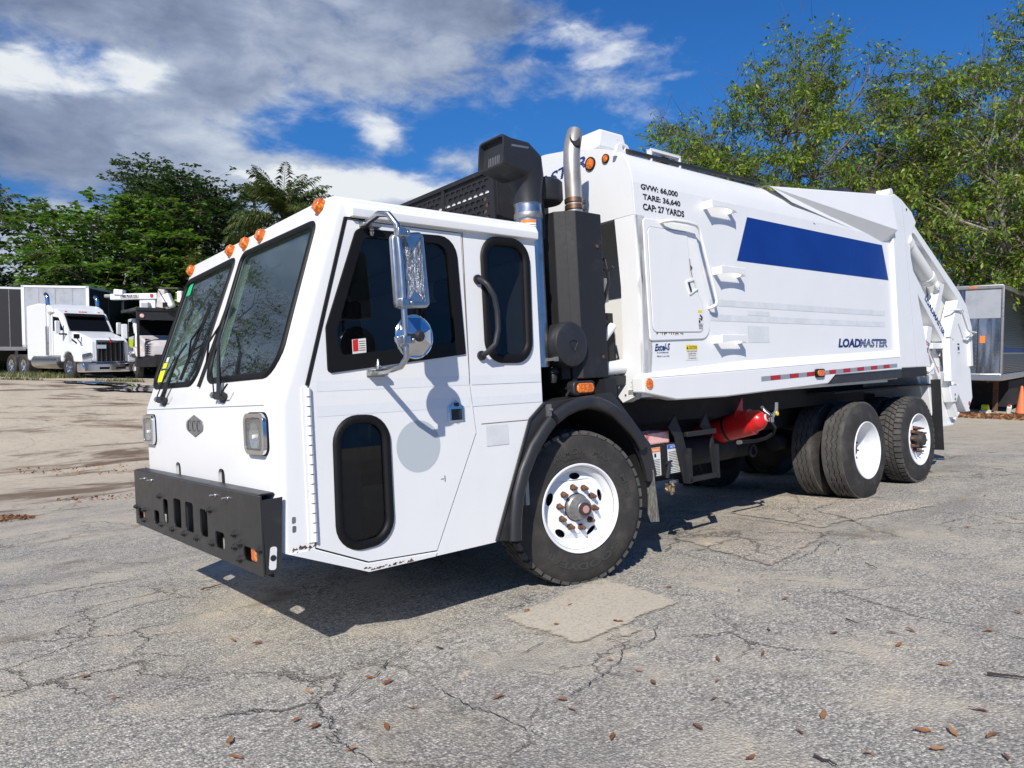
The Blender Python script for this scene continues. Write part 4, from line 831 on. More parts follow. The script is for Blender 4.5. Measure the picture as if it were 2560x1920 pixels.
bx('headache_rack', (-3.0,-1.25,3.0), (.3,1.25,3.14), 'black'); bx('rack_post', (.12,-1.2,1.0), (.22,-1.1,3.0), 'black', .01); bx('rack_post', (.12,1.1,1.0), (.22,1.2,3.0), 'black', .01); bx('rack_beam', (.15,-1.2,2.62), (.25,1.2,3.0), 'black', .01)
B('guard_rail', MB().tube([(-2.9,-1.2,3.14),(-2.9,-1.2,3.5),(-2.6,-1.2,3.55),(-2.6,-1.2,3.14)], .025, 6), M['black'], bt)
B('red_lamp', MB().lathe([(.09,0),(.08,.03),(.0,.04)], (.25,-1.0,2.78), 'x', 14), M['redfade'], bt)
def site_local(u, z, dv=0):          # point u metres to the right of the boom truck pedestal, z above ground, dv nearer
    p = R2*u - F2*dv; a = -bt.rotation_euler.z; return (p.x*math.cos(a) - p.y*math.sin(a), p.x*math.sin(a) + p.y*math.cos(a), z)
def bar(nm, u0, z0, u1, z1, h, mt, dv=0, dep=.2, par=None, bev=.03):
    a, b = Vector(site_local(u0, z0, dv)), Vector(site_local(u1, z1, dv)); d = (b-a)/2; n = Vector((F2.x, F2.y, 0)); n.rotate(Matrix.Rotation(-bt.rotation_euler.z, 3, 'Z'))
    v = n.cross(d).normalized()*h/2; mb = MB().obox((a+b)/2, d, n*dep/2, v); return B(nm, mb, M[mt], par or bt, smooth=None, bevel=bev)
bar('boom', -2.2, 3.62, -.15, 3.66, .26, 'truckwhite', .3, .34); bar('boom_tip', -2.5, 3.66, -2.15, 3.66, .14, 'dullsteel', .3, .2)
bar('boom_knuckle', -2.0, 3.84, -1.6, 3.80, .24, 'truckwhite', .4, .3); bp2 = bar('boom_lettering_panel', -1.75, 3.655, -.95, 3.665, .15, 'paper', .5, .02, bev=0)
o_ = Vector(site_local(-1.73, 3.60, .53)); u_ = Vector(site_local(-.97, 3.61, .53)) - o_; mb = MB(); text(mb, 'TREE PLUS CO', o_, u_, (0,0,.10), 0, .03); B('boom_lettering', mb, M['ink'], bp2, smooth=None)
bar('turret', -.95, 3.30, -.25, 3.30, .55, 'truckwhite', .1, .6); bar('turret_box', -.75, 3.22, -.45, 3.22, .32, 'greyskin', .5, .3); bar('red_shield', -.42, 3.68, -.30, 3.68, .13, 'dred', .5, .02, bev=0)
bar('elbow_arm', -.05, 3.15, .05, 3.95, .30, 'hood', .3, .3); bar('elbow_arm', .15, 3.75, .38, 3.15, .40, 'truckwhite', .3, .35, bev=.08); bar('elbow_recess', .12, 3.28, .32, 3.28, .20, 'seal', .5, .05)
bar('boom_head', -.1, 4.0, .75, 4.0, .07, 'black', .2, .3); bar('bucket', .78, 3.62, 1.0, 3.62, .50, 'truckwhite', .4, .4, bev=.05); bar('bucket_base', .75, 3.15, 1.1, 3.15, .25, 'truckwhite', .2, .4); bar('lime_guard', .35, 3.68, .75, 3.62, .4, 'lime2', -.2, .1)
bar('boom_hose', -.05, 3.95, .42, 3.12, .02, 'seal', .55, .02, bev=0)
# --- stainless trailer at right
hd3 = hdir(R_(180 + 42)); hd3 = -(F2*math.cos(R_(42)) + R2*math.sin(R_(42)))
stl = vehicle('refrigerated_trailer', 'stainless steel trailer with ribbed side parked behind the refuse truck', 'trailer', 14.15, 23.4, hd3)
def stainless(t, b):
    s_ = t.new('ShaderNodeMapping'); t.put(s_.inputs[0], oco(t)); s_.inputs['Scale'].default_value = (1, 2.5, .35); n = t.noise(s_.outputs[0], 1.6, 5, .6, .5)
    t.put(b.inputs['Base Color'], t.ramp(n, [(.3, (.10,.10,.105)), (.5, (.30,.305,.31)), (.7, (.60,.61,.62))])); b.inputs['Metallic'].default_value = .95
    t.put(b.inputs['Roughness'], t.m('ADD', t.m('MULTIPLY', n, .3), .10)); t.put(b.inputs['Normal'], t.bump(t.noise(oco(t), 1.3, 3), .35, .08))
M['stainless'] = material('dented_stainless_sheet', build=stainless)
M['treedark'] = material('ribbed_steel_painted_reflection', (.045,.048,.045), .3, .0)  # dark reflection of the trees put into the side's base colour
W = 2.6; H = 4.05; dk = 1.2
B('trailer_box', MB().box((-12,-W/2+.03,dk),(-.03,W/2-.03,H-.03)), M['treedark'], stl)
ys = [-1.27,-.62,.02,.66,1.27]
for i in range(4): B('front_sheet', MB().prism([(0,ys[i]+.01),(0,ys[i+1]-.01),(-.02,ys[i+1]-.01),(-.02,ys[i]+.01)], 'z', dk+.12, H-.1), M['stainless'], stl, bevel=.004)
mb = MB()
for y_ in ys[1:4]:
    for k in range(22): mb.lathe([(.018,0),(.012,.008),(.0,.010)], (.001, y_-.04, dk+.25+k*.12), 'x', 6)
rv = B('rivet_row', mb, M['steel'], stl); rv['kind'] = 'stuff'
B('patch_sheet', MB().box((.0,.30,H-1.0),(.008,1.25,H-.12)), M['greyskin'], stl); B('white_duct', MB().box((.0,-.86,dk+.9),(.10,-.72,H-.15)), M['truckwhite'], stl, bevel=.02)
B('cooling_unit_grille', MB().box((.0,-1.2,H-1.0),(.14,-.9,H-.2)), M['seal'], stl, bevel=.03)
B('top_cap', MB().box((-12,-W/2-.02,H-.10),(.04,W/2+.02,H+.04)), M['dullsteel'], stl, bevel=.03); B('bottom_rail', MB().box((-12,-W/2-.02,dk-.10),(.04,W/2+.02,dk+.13)), M['steel'], stl, bevel=.03)
for s_ in (-1, 1): B('corner_post', MB().box((-.10,s_*W/2-.035,dk),(.02,s_*W/2+.035,H)), M['dullsteel'], stl, bevel=.015)
for s_ in (-1, 1):
    mb = MB(); n_ = 46; hh = (H-.1-dk-.13)/n_
    for k in range(n_): z_ = dk+.13+k*hh; mb.box((-11.9,min(s_*(W/2-.03),s_*(W/2+.012)),z_+hh*.2),(-.12,max(s_*(W/2-.03),s_*(W/2+.012)),z_+hh*.8))
    rb_ = B('side_ribs', mb, M['treedark'], stl, smooth=None); rb_['kind'] = 'stuff'
    B('side_band', MB().box((-11.9,min(s_*1.315,s_*1.325),2.0),(-.12,max(s_*1.315,s_*1.325),2.12)), M['navy'], stl); B('side_band', MB().box((-11.9,min(s_*1.315,s_*1.325),1.93),(-.12,max(s_*1.315,s_*1.325),1.97)), M['steel'], stl)
    B('landing_leg', MB().box((-2.6,s_*.8-.07,.0),(-2.45,s_*.8+.07,dk)), M['rust'], stl)
    for x_ in (-9.6,-10.9): truckwheel(stl, x_, s_*1.25, .52, .52, .6, s_, M['dullsteel'])
B('orange_marker', MB().box((.012,.40,H-.06),(.045,.62,H-.01)), M['amber'], stl); B('side_light', MB().box((.0,.72,2.28),(.02,.86,2.5)), M['orange'], stl)
B('gladhand_box', MB().box((.0,-.6,1.36),(.10,-.35,1.52)), M['dullsteel'], stl); B('kingpin_plate', MB().box((-1.6,-.9,1.02),(-.2,.9,1.1)).tube([(-.6,.1,1.05),(-.6,.1,.8)], .03, 8), M['dark'], stl)
B('trailer_shade_block', MB().box((-9.0,-1.1,.12),(-3.0,1.1,1.0)), M['dark'], stl)  # dark block put in to stand for the shade under the trailer
# traffic cone and odds and ends under it
def onground(lat, dep): x, y = site(lat, dep); return x, y, gz(x, y)
M['cone'] = material('faded_orange_plastic', (.72,.16,.06), .5, build=worn((.78,.19,.07), (.60,.22,.14), 7, .5, .75))
x, y, z = onground(16.95, 24.2); cn = empty('traffic_cone', (x, y, z)); tag(cn, 'tall orange traffic cone standing under the steel trailer corner', 'traffic cone')
B('cone_body', MB().lathe([(.17,.03),(.035,.92),(.03,.95),(.0,.95)], (0,0,0), 'z', 20), M['cone'], cn); B('cone_base', MB().box((-.2,-.2,0),(.2,.2,.04)), M['seal'], cn, bevel=.01); 
x, y, z = onground(16.4, 24.0); ch = empty('plastic_jug', (x, y, z)); tag(ch, 'white and red plastic jug lying beside the orange cone', 'jug')
B('jug_body', MB().obox((0,0,.16),(.05,.03,.12),(-.03,.06,0),(-.03,0,.05)), M['paper'], ch, bevel=.03); B('jug_cap', MB().obox((.06,.03,.30),(.03,.0,.02),(0,.03,0),(-.01,0,.03)), M['dred'], ch, bevel=.01)
x, y, z = onground(15.75, 24.2); yb = empty('wheel_chock', (x, y, z)); tag(yb, 'yellow chock on a pale block under the steel trailer', 'wheel chock')
B('chock_body', MB().prism([(-.12,.1),(.12,.1),(.08,.26),(.0,.30),(-.06,.24)], 'y', -.1, .1), M['lime'], yb, bevel=.02); B('block', MB().box((-.2,-.12,0),(.2,.12,.1)), M['paper'], yb, bevel=.01)
# ================================================================== THE REFUSE TRUCK (x forward, y to its left, z up, on its own tilt)
TM = Matrix(((0.9999769, -0.0007245, 0.0067538), (0.0011967, 0.9975332, -0.0701865), (-0.0066863, 0.070193, 0.997511)))
truck = empty('garbage_truck'); truck.rotation_mode = 'QUATERNION'; truck.rotation_quaternion = TM.to_quaternion()
tag(truck, 'large white rear-loading refuse truck with black bumper and blue side stripe', 'garbage truck')
def P(name, mb, mat, parent=truck, **k): return obj(name, mb, mat, parent, **k)
YS = 1.2
# ---------------------------------------------------------------- cab shell
prof = [(.355,1.258),(.355,2.45),(1.745,2.45),(1.79,2.43),(2.165,1.35),(2.165,.62),(2.11,.595),(1.678,.425),(.80,.43),(.681,.71),(.481,1.163)]
bm = bmesh.new()
L_ = [bm.verts.new((a, -YS, c)) for a, c in prof]; Rr = [bm.verts.new((a, YS, c)) for a, c in prof]
bm.faces.new(L_); bm.faces.new(Rr[::-1]); n = len(prof)
ed = []
for i in range(n): bm.faces.new((L_[i], Rr[i], Rr[(i+1) % n], L_[(i+1) % n])[::-1])
bm.edges.ensure_lookup_table(); bmesh.ops.recalc_face_normals(bm, faces=bm.faces)
sel = []
for row in (L_, Rr):
    for i in (1, 2, 3, 4): 
        e = bm.edges.get((row[i], row[(i+1) % n])); 
        if e: sel.append(e)
bmesh.ops.bevel(bm, geom=sel, offset=.075, segments=6, profile=.5, affect='EDGES', offset_type='OFFSET')
me = bpy.data.meshes.new('cab'); bm.to_mesh(me); bm.free()
inner = MB().prism([(.41,1.31),(.41,2.38),(1.72,2.38),(1.75,2.37),(2.105,1.335),(2.105,.64),(1.66,.49),(.86,.49),(.73,.74),(.53,1.22)], 'y', -1.14, 1.14)
door_poly = [(1.71,2.318),(.948,2.318),(.937,1.405),(.906,1.109),(1.233,.452),(1.678,.472),(1.975,.60),(1.975,1.425)]
win_poly = rpoly([(1.655,2.27),(1.0,2.285),(.967,1.586),(1.86,1.494),(1.86,1.732)], [.05,.12,.008,.02,.05])
low_poly = rpoly([(1.535,1.235),(1.535,.585),(1.835,.57),(1.825,1.245)], .12, 7)
w2_poly = rpoly([(.44,2.29),(.785,2.285),(.785,1.56),(.455,1.555)], .11, 7)
WSX = lambda z: 2.165 - .347 * (z - 1.35)
wsL = rpoly([(-1.10,2.295),(-.11,2.305),(-.155,1.503),(-1.15,1.512)], [.06,.05,.12,.10], 6)
wsR = rpoly([(.035,2.31),(1.095,2.30),(1.14,1.503),(.062,1.508)], [.05,.06,.14,.12], 6)
slot = lambda yc: rpoly(rect(yc - .055, .78, yc + .055, .99), .04)
cut = [inner, MB().prism(door_poly, 'y', 1.0, 1.4), MB().prism(win_poly, 'y', -1.4, -1.0), MB().prism(w2_poly, 'y', -1.4, 1.4),
       MB().prism(wsL, 'x', 1.76, 2.3), MB().prism(wsR, 'x', 1.76, 2.3), MB().prism(slot(-.417), 'x', 2.06, 2.3), MB().prism(slot(.42), 'x', 2.06, 2.3)]
cab = P('cab_shell', boolean(me, cut), M['white'], smooth=30)
# crease, gutter, seams on the shell
mb = MB().box((2.163, -1.13, 1.345), (2.1685, 1.10, 1.3485)); P('panel_seam', mb, M['ghostrim'], cab)
mb = MB().prism(rpoly([(1.185,2.322),(1.232,2.326),(1.236,2.37),(1.215,2.41),(1.185,2.425)], .008), 'x', .345, 1.69)
P('roof_gutter', mb, M['white'], cab, smooth=50, bevel=.006)
P('panel_seam', MB().box((.482, 1.199, 1.157), (.868, 1.2015, 1.162)), M['grime'], cab)
P('panel_seam', MB().box((.9385, 1.199, 1.41), (.945, 1.2015, 2.32)), M['grime'], cab)
P('sill_strip', MB().prism([(2.115,.598),(1.985,.60),(1.68,.468),(1.24,.448),(1.25,.428),(1.678,.425)], 'y', 1.2, 1.206), M['white'], cab)
random.seed(17)
mb = MB()
for i in range(22): x_ = 2.10 - random.random()*.12; z_ = .60 + random.gauss(.012, .006); mb.prism([(x_,z_),(x_-random.uniform(.006,.02),z_+.004),(x_-.008,z_+random.uniform(.006,.016))], 'y', 1.198, 1.2015)
for i in range(26): f = random.random(); x_ = 1.72 - f*.30; z_ = (.428 if x_ < 1.678 else .44) + random.uniform(.0,.012); mb.prism([(x_,z_),(x_-random.uniform(.01,.03),z_+.001),(x_-.01,z_+random.uniform(.005,.014))], 'y', 1.2, 1.2068)
P('rust_chips', mb, M['rust'], cab)
for z_ in (.745, .70): P('bare_patch', MB().prism(rpoly([(2.092,z_),(2.072,z_+.004),(2.070,z_+.034),(2.09,z_+.036)], .006), 'y', 1.196, 1.2012), M['dullsteel'], cab)
# cab interior
mb = MB().box((1.62,-1.1,.55),(2.06,1.1,1.36)); P('dashboard', mb, M['cabin'], cab, bevel=.05)
for yc in (-.72, .70):
    mb = MB().box((.75,yc-.26,1.05),(1.25,yc+.26,1.22)).obox((.72,yc,1.55),(.07,0,-.02),(0,.25,0),(.07,0,.42)).box((.65,yc-.15,1.98),(.74,yc+.15,2.14))
    P('seat', mb, M['seat'], cab, bevel=.04)
mb = MB().lathe([(.20+.016*math.cos(t), .016*math.sin(t)) for t in [i*math.pi/3 for i in range(7)]], (0,0,0), 'z', 28, cap=False)
mb.box((-.2,-.015,-.008),(.2,.015,.008)).lathe([(.05,-.03),(.05,.02)], (0,0,0), 'z', 14)
sw = P('steering_wheel', mb, M['seal'], cab); sw.location = (1.50, .68, 1.52); sw.rotation_euler = (0, R_(28), 0)
P('rear_bulkhead', MB().box((.44,-1.12,.6),(.47,1.12,1.5)).box((.44,-1.12,2.2),(.47,1.12,2.37)), M['cabin'], cab)
P('interior_tube', MB().tube([(.62,.98,1.45),(.62,.98,1.9),(.66,.95,2.2)], .045, 10), M['dullsteel'], cab)
# windscreen
def wsmap(poly, d=0): return [Vector((WSX(z) + d * .945, y_, z + d * .328)) for y_, z in poly]
for nm, poly in (('left', wsL), ('right', wsR)):
    pts = wsmap(inset(poly, -.004), -.012); mb = MB(); k = len(pts)
    nrm = Vector((.945, 0, .328)); back = [p - nrm * .006 for p in pts]
    mb.add(pts + back, [tuple(range(k)), tuple(range(2*k-1, k-1, -1))] + [(i, (i+1) % k, k + (i+1) % k, k + i) for i in range(k)])
    g = P('windscreen_pane', mb, M['glass'], smooth=20)
    P('window_seal', MB().tube(wsmap(inset(poly, -.004), .003), (.013, .020), 8, closed=True, flat=(.945, 0, .328)), M['seal'], g, smooth=60)
    if nm == 'left':
        def st(y0, z0, y1, z1, d=.002): return wsmap([(y0,z0),(y1,z0),(y1,z1),(y0,z1)], d - .012)
        P('green_sticker', MB().quad(*st(-1.09,2.19,-.99,2.28,.004)), M['green'], g)
        P('yellow_sticker', MB().quad(*st(-1.125,1.545,-1.0,1.63,.004)), M['lime'], g)
        P('yellow_sticker', MB().quad(*st(-1.10,1.645,-1.0,1.685,.004)).quad(*st(-1.06,1.69,-1.0,1.725,.004), mi=1), [M['lime'], M['paper']], g)
# door
door = P('cab_door', MB().prism(inset(door_poly, .008), 'y', 1.155, 1.2035, [inset(win_poly, -.002), low_poly]), M['white'], smooth=None, bevel=.004)
P('window_frame', MB().prism(win_poly, 'y', 1.185, 1.213, [rpoly([(1.615,2.225),(1.06,2.235),(1.035,1.655),(1.79,1.585),(1.80,1.72)], [.05,.09,.03,.03,.05])]), M['seal'], door, smooth=None, bevel=.004)
P('door_window', MB().prism(inset(win_poly, .02), 'y', 1.187, 1.193), M['tint'], door, smooth=None)
P('sliding_window_bar', MB().box((1.235,1.193,1.63),(1.255,1.212,2.23)).box((1.285,1.193,1.63),(1.295,1.205,2.23)), M['seal'], door)
mb = MB().quad((1.708,1.196,1.565),(1.625,1.196,1.573),(1.625,1.196,1.678),(1.708,1.196,1.67)).quad((1.704,1.1965,1.605),(1.672,1.1965,1.608),(1.672,1.1965,1.673),(1.704,1.1965,1.668), 1)
for i in range(5): mb.quad((1.668,1.1965,1.61+i*.012),(1.63,1.1965,1.613+i*.012),(1.63,1.1965,1.617+i*.012),(1.668,1.1965,1.614+i*.012), 2)
P('registration_sticker', mb, [M['paper'], M['dred'], M['ink']], door, smooth=None)
P('window_seal', MB().tube([(a, 1.205, c) for a, c in inset(low_poly, -.003)], (.016, .024), 8, closed=True, flat=(0,1,0)), M['seal'], door, smooth=60)
P('lower_window', MB().prism(low_poly, 'y', 1.186, 1.192), M['tint'], door, smooth=None)
P('door_gasket', MB().tube([(1.979,1.203,1.435),(1.716,1.203,2.322),(1.60,1.203,2.326)], .009, 6), M['seal'], cab)
hz = [.637 + i * (1.425 - .637) / 16 for i in range(17)]
for i in range(16):
    mb = MB().tube([(1.978,1.211,hz[i] + .003),(1.978,1.211,hz[i+1] - .003)], .0135, 8)
    P('hinge_knuckle', mb, M['white2'], door)
P('door_hinge_leaf', MB().box((1.978,1.2,.637),(2.01,1.206,1.425)), M['white'], door)
mb = MB().prism([(1.115,1.19),(1.115,1.275),(1.057,1.315),(1.0,1.275),(1.0,1.19)], 'y', 1.203, 1.214); latch = P('door_latch', mb, M['chrome'], door, bevel=.004)
P('latch_recess', MB().box((1.02,1.2135,1.197),(1.095,1.2155,1.262)).lathe([(.012,0),(.012,.012)], (1.057,1.213,1.288), 'y', 12), M['plastic'], latch)
P('round_decal_ghost', MB().add([(1.325 + .147*math.cos(2*math.pi*i/40), 1.2042, 1.065 + .147*math.sin(2*math.pi*i/40)) for i in range(40)], [tuple(range(40))]), M['ghostrim'], door, smooth=None)
P('scratch', MB().box((1.155,1.2036,.845),(1.16,1.2046,.88)).box((1.165,1.2036,.86),(1.185,1.2046,.864)), M['ink'], door)
P('square_decal_ghost', MB().quad((.835,1.2028,1.02),(.66,1.2028,1.02),(.66,1.2028,1.145),(.835,1.2028,1.145)), M['ghost'], cab, smooth=None)
for z0, z1 in ((1.40,1.455),(1.27,1.325)):
    P('stripe_ghost', MB().quad((1.93,1.2046,z0),(.95,1.2046,z0),(.945,1.2046,z1),(1.93,1.2046,z1)), M['ghost2'], door, smooth=None)
    P('stripe_ghost', MB().quad((.93,1.2026,z0),(.36,1.2026,z0),(.36,1.2026,z1),(.93,1.2026,z1)), M['ghost2'], cab, smooth=None)
# rear quarter window and grab rail
q = P('quarter_window', MB().prism(w2_poly, 'y', 1.187, 1.193), M['tint'], smooth=None)
P('window_seal', MB().tube([(a, 1.206, c) for a, c in inset(w2_poly, -.004)], (.017, .028), 8, closed=True, flat=(0,1,0)), M['seal'], q, smooth=60)
P('quarter_window', MB().prism(w2_poly, 'y', -1.193, -1.187), M['tint'], smooth=None)
P('door_window', MB().prism(win_poly, 'y', -1.193, -1.187), M['tint'], smooth=None)
gr = P('grab_handle', MB().tube([(.845,1.205,2.04),(.845,1.25,2.03),(.835,1.285,2.0),(.79,1.29,1.93),(.772,1.29,1.84),(.772,1.29,1.73),(.795,1.285,1.64),(.835,1.25,1.59),(.842,1.205,1.575)], .0165, 10), M['plastic'], smooth=60)
for z_ in (2.04, 1.575): P('handle_foot', MB().lathe([(.03,0),(.03,.015)], (.845,1.2,z_), 'y', 14), M['plastic'], gr)
# marker lamps
for y_ in (-1.10, -.246, .022, .287, 1.105):
    zc = 2.385; c = Vector((WSX(zc), y_, zc)); nrm = Vector((.945,0,.328)); up = Vector((-.328,0,.945)); sd_ = Vector((0,1,0))
    def q_(a, b, d): return c + sd_*a + up*b + nrm*d
    mb = MB(); V_ = [q_(-.038,.035,0),q_(.038,.035,0),q_(.038,-.022,0),q_(0,-.05,0),q_(-.038,-.022,0),
                     q_(-.034,.035,.035),q_(.034,.035,.035),q_(.034,-.012,.040),q_(0,-.034,.030),q_(-.034,-.012,.040)]
    mb.add(V_, [(0,1,2,3,4),(5,9,8,7,6),(0,5,6,1),(1,6,7,2),(2,7,8,3),(3,8,9,4),(4,9,5,0)])
    P('marker_lamp', mb, M['amber'], smooth=20, bevel=.004)
# headlamps and badge
for yc in (-1.035, 1.005):
    h = P('headlight', MB().prism(rpoly(rect(yc-.135,1.094,yc+.135,1.306), .05, 6), 'x', 2.164, 2.192, [rpoly(rect(yc-.108,1.118,yc+.108,1.282), .025, 4)]), M['chrome'], smooth=30, bevel=.008)
    P('reflector', MB().prism(rpoly(rect(yc-.108,1.118,yc+.108,1.282), .025), 'x', 2.1665, 2.168), M['lampback'], h)
    P('lamp_inner_ring', MB().prism(rpoly(rect(yc-.112,1.114,yc+.112,1.286), .027, 4), 'x', 2.168, 2.187, [rpoly(rect(yc-.10,1.126,yc+.10,1.274), .022, 4)]), M['seal'], h)
    P('bulb', MB().lathe([(.0,.03),(.012,.026),(.014,.004)], (2.168,yc,1.185), 'x', 12), M['paper'], h)
    P('bulb_bowl', MB().lathe([(.012,.002),(.03,.004),(.05,.010),(.066,.018),(.07,.019)], (2.1675,yc,1.185), 'x', 24, cap=False), M['reflect'], h)
    P('lens', MB().prism(rpoly(rect(yc-.110,1.116,yc+.110,1.284), .025), 'x', 2.186, 2.190), M['lens'], h)
    P('lens_gasket', MB().prism(rpoly(rect(yc-.14,1.089,yc+.14,1.311), .052, 6), 'x', 2.1655, 2.172, [rpoly(rect(yc-.128,1.10,yc+.128,1.30), .045, 6)]), M['seal'], h)
by = -.018
bp = rpoly([(by,1.302),(by+.155,1.262),(by+.168,1.234),(by+.155,1.206),(by,1.165),(by-.155,1.206),(by-.168,1.234),(by-.155,1.262)], [.01,.05,.03,.05,.01,.05,.03,.05], 3)
bp = [(by + (y_-by)*.98, 1.2335 + (z_-1.2335)*1.0) for y_, z_ in bp]
bd = P('badge', MB().prism(bp, 'x', 2.166, 2.172), M['badge'], smooth=None, bevel=.002)
mb = MB()
for k in (-1, 0, 1):          # three serif capitals C drawn as swelling arcs
    yc = by + k * .088; pts = []; N_ = 22
    outer = []; inn = []
    for i in range(N_ + 1):
        t = R_(50 + 260 * i / N_); w_ = .0045 + .0125 * max(0, -math.cos(t)) ** 1.3
        ry, rz = .036, .034
        outer.append((yc - 0 + ry * math.cos(t), 1.2335 + rz * math.sin(t))); inn.append((yc + (ry - w_) * math.cos(t), 1.2335 + (rz - .0045) * math.sin(t)))
    for i in range(N_): mb.quad(*[(2.1728, a, b) for a, b in (outer[i], outer[i+1], inn[i+1], inn[i])])
    mb.quad(*[(2.1728, yc + a, 1.2335 + b) for a, b in ((.020,.012),(.026,.012),(.026,.034),(.0235,.034))])
P('badge_lettering', mb, M['ink'], bd, smooth=None)
# wipers
for (py, tipy, tipz, dy) in ((-.70, -.34, 1.93, -.02), (.48, .04, 1.97, .02)):
    pv = wsmap([(py, 1.40)], .03)[0]; el_ = wsmap([((py*.52 + tipy*.48), 1.40 + (tipz-1.40)*.52)], .055)[0]; tp = wsmap([(tipy, tipz)], .02)[0]
    wp = P('wiper', MB().tube([pv, pv + (el_-pv)*.3, el_], [(.022,.016),(.020,.012),(.010,.008)], 8).tube([el_, el_ + (tp-el_)*.35], .007, 6), M['plastic'])
    b0 = wsmap([(tipy - .10, tipz - .42)], .012)[0]; b1 = wsmap([(tipy + .09, tipz + .12)], .012)[0]
    if py > 0: b0, b1 = wsmap([(-.02, 1.47)], .012)[0], wsmap([(.075, 2.0)], .012)[0]
    else: b0, b1 = wsmap([(-.46, 1.53)], .012)[0], wsmap([(-.30, 2.03)], .012)[0]
    mid = (b0 + b1) / 2
    P('wiper_blade', MB().tube([b0, mid, b1], [(.006,.012)]*3, 6).tube([mid + Vector((.03,0,.01)), b0*.75 + b1*.25], .006, 6).tube([mid + Vector((.03,0,.01)), b0*.25 + b1*.75], .006, 6), M['seal'], wp)
    P('wiper_pivot', MB().tube([pv + Vector((.0,-.05,.0)), pv + Vector((0,.06,-.005))], .024, 10).lathe([(.03,0),(.022,.035)], (WSX(1.39)-.01, py + .02, 1.39), 'x', 12), M['plastic'], wp)
    P('washer_hose', MB().tube([pv + Vector((.01,.07,0)), pv + Vector((.03,.14,.02)), pv + Vector((.01,.17,.06))], .005, 6).tube([pv + Vector((.02,-.03,.02)), pv + (el_-pv)*.5 + Vector((.02,-.06,0)), el_ + Vector((.015,0,.0))], .004, 6), M['seal'], wp)
    P('pivot_cap', MB().lathe([(.0,.03),(.018,.02),(.02,0)], (pv.x+.0, pv.y-.075, pv.z+.004), 'x', 12), M['dullsteel'], wp)
# mirror assembly
mr = P('side_mirror', MB().tube([(1.60,1.21,2.29),(1.63,1.33,2.295),(1.645,1.43,2.30),(1.63,1.50,2.285),(1.597,1.525,2.23),(1.590,1.53,2.05),(1.586,1.53,1.868),(1.582,1.53,1.62),(1.583,1.53,1.55),(1.60,1.50,1.507),(1.62,1.44,1.495),(1.585,1.22,1.488)], .0165, 10), M['steel'], smooth=60)
mp = rpoly([(1.625,2.185),(1.43,2.215),(1.408,1.815),(1.617,1.802)], .03, 4)
hs = P('mirror_housing', MB().prism([(a, c) for a, c in mp], 'y', 1.475, 1.515), M['steel'], mr, smooth=30, bevel=.012, seg=3)
def foil(t, b):
    Pc = oco(t); s_ = t.new('ShaderNodeMapping'); t.put(s_.inputs[0], Pc); s_.inputs['Scale'].default_value = (30, 10, 5)
    n = t.noise(s_.outputs[0], 3.2, 6, .7, 1.2); t.put(b.inputs['Base Color'], t.ramp(n, [(.36, (.10,.11,.12)), (.5, (.30,.32,.34)), (.60, (.78,.80,.82))]))
    b.inputs['Metallic'].default_value = .8; b.inputs['Roughness'].default_value = .25
    t.put(b.inputs['Normal'], t.bump(n, .8, .01))
M['foil'] = material('peeling_mirror_back', build=foil)
P('mirror_back', MB().prism(rpoly([(1.565,2.17),(1.452,2.187),(1.44,1.84),(1.555,1.835)], .01), 'y', 1.514, 1.5185), M['foil'], hs)
P('mirror_bracket_plate', MB().prism([(1.555,2.175),(1.452,2.19),(1.52,2.10)], 'y', 1.5195, 1.524).prism([(1.55,1.84),(1.455,1.84),(1.51,1.90)], 'y', 1.5195, 1.523), M['steel'], hs)
P('mirror_glass', MB().prism(inset(mp, .02), 'y', 1.470, 1.474), M['chrome'], hs)
for zc in (2.19, 1.83, 1.64):
    P('clamp', MB().box((1.565,1.508,zc-.022),(1.61,1.556,zc+.022)).box((1.535,1.515,zc-.018),(1.57,1.545,zc+.018)).lathe([(.010,0),(.010,.014)], (1.55,1.545,zc), 'y', 8), M['steel'], mr, bevel=.004)
rd = P('round_mirror', MB().lathe([(.112,-.015),(.116,0),(.110,.006)], (1.51,1.50,1.66), 'y', 40), M['chrome'], mr, smooth=40)
mb = MB(); N_ = 8
for i in range(N_):           # faceted convex back
    t0, t1 = 2*math.pi*(i+.5)/N_, 2*math.pi*(i+1.5)/N_
    mb.add([(1.51+.106*math.cos(t0),1.506,1.66+.106*math.sin(t0)),(1.51+.106*math.cos(t1),1.506,1.66+.106*math.sin(t1)),(1.51+.03*math.cos(t1),1.545,1.66+.03*math.sin(t1)),(1.51+.03*math.cos(t0),1.545,1.66+.03*math.sin(t0))], [(0,1,2,3)])
P('round_mirror_back', mb, M['chrome'], rd, smooth=None)
P('mirror_pivot', MB().lathe([(.03,.0),(.03,.015),(.02,.03),(.0,.032)], (1.51,1.538,1.66), 'y', 20).box((1.52,1.535,1.645),(1.58,1.55,1.672)), M['plastic'], rd)
for zc, s_ in ((2.292, -1), (1.486, 1)):
    br = P('mirror_mount', MB().box((1.525,1.2,zc-.014),(1.635,1.25,zc+.006)).box((1.525,1.2,zc-.02),(1.635,1.208,zc+.02)), M['dullsteel'], mr, bevel=.003)
    P('mount_spring', MB().lathe([(.013,.0),(.016,.008),(.011,.016),(.016,.024),(.011,.032),(.015,.04),(.010,.05),(.006,.075)] if s_ > 0 else [(.013,.0),(.016,-.008),(.011,-.016),(.016,-.024),(.011,-.032),(.015,-.04),(.008,-.06)], (1.575,1.228,zc), 'z', 12), M['steel'], br)
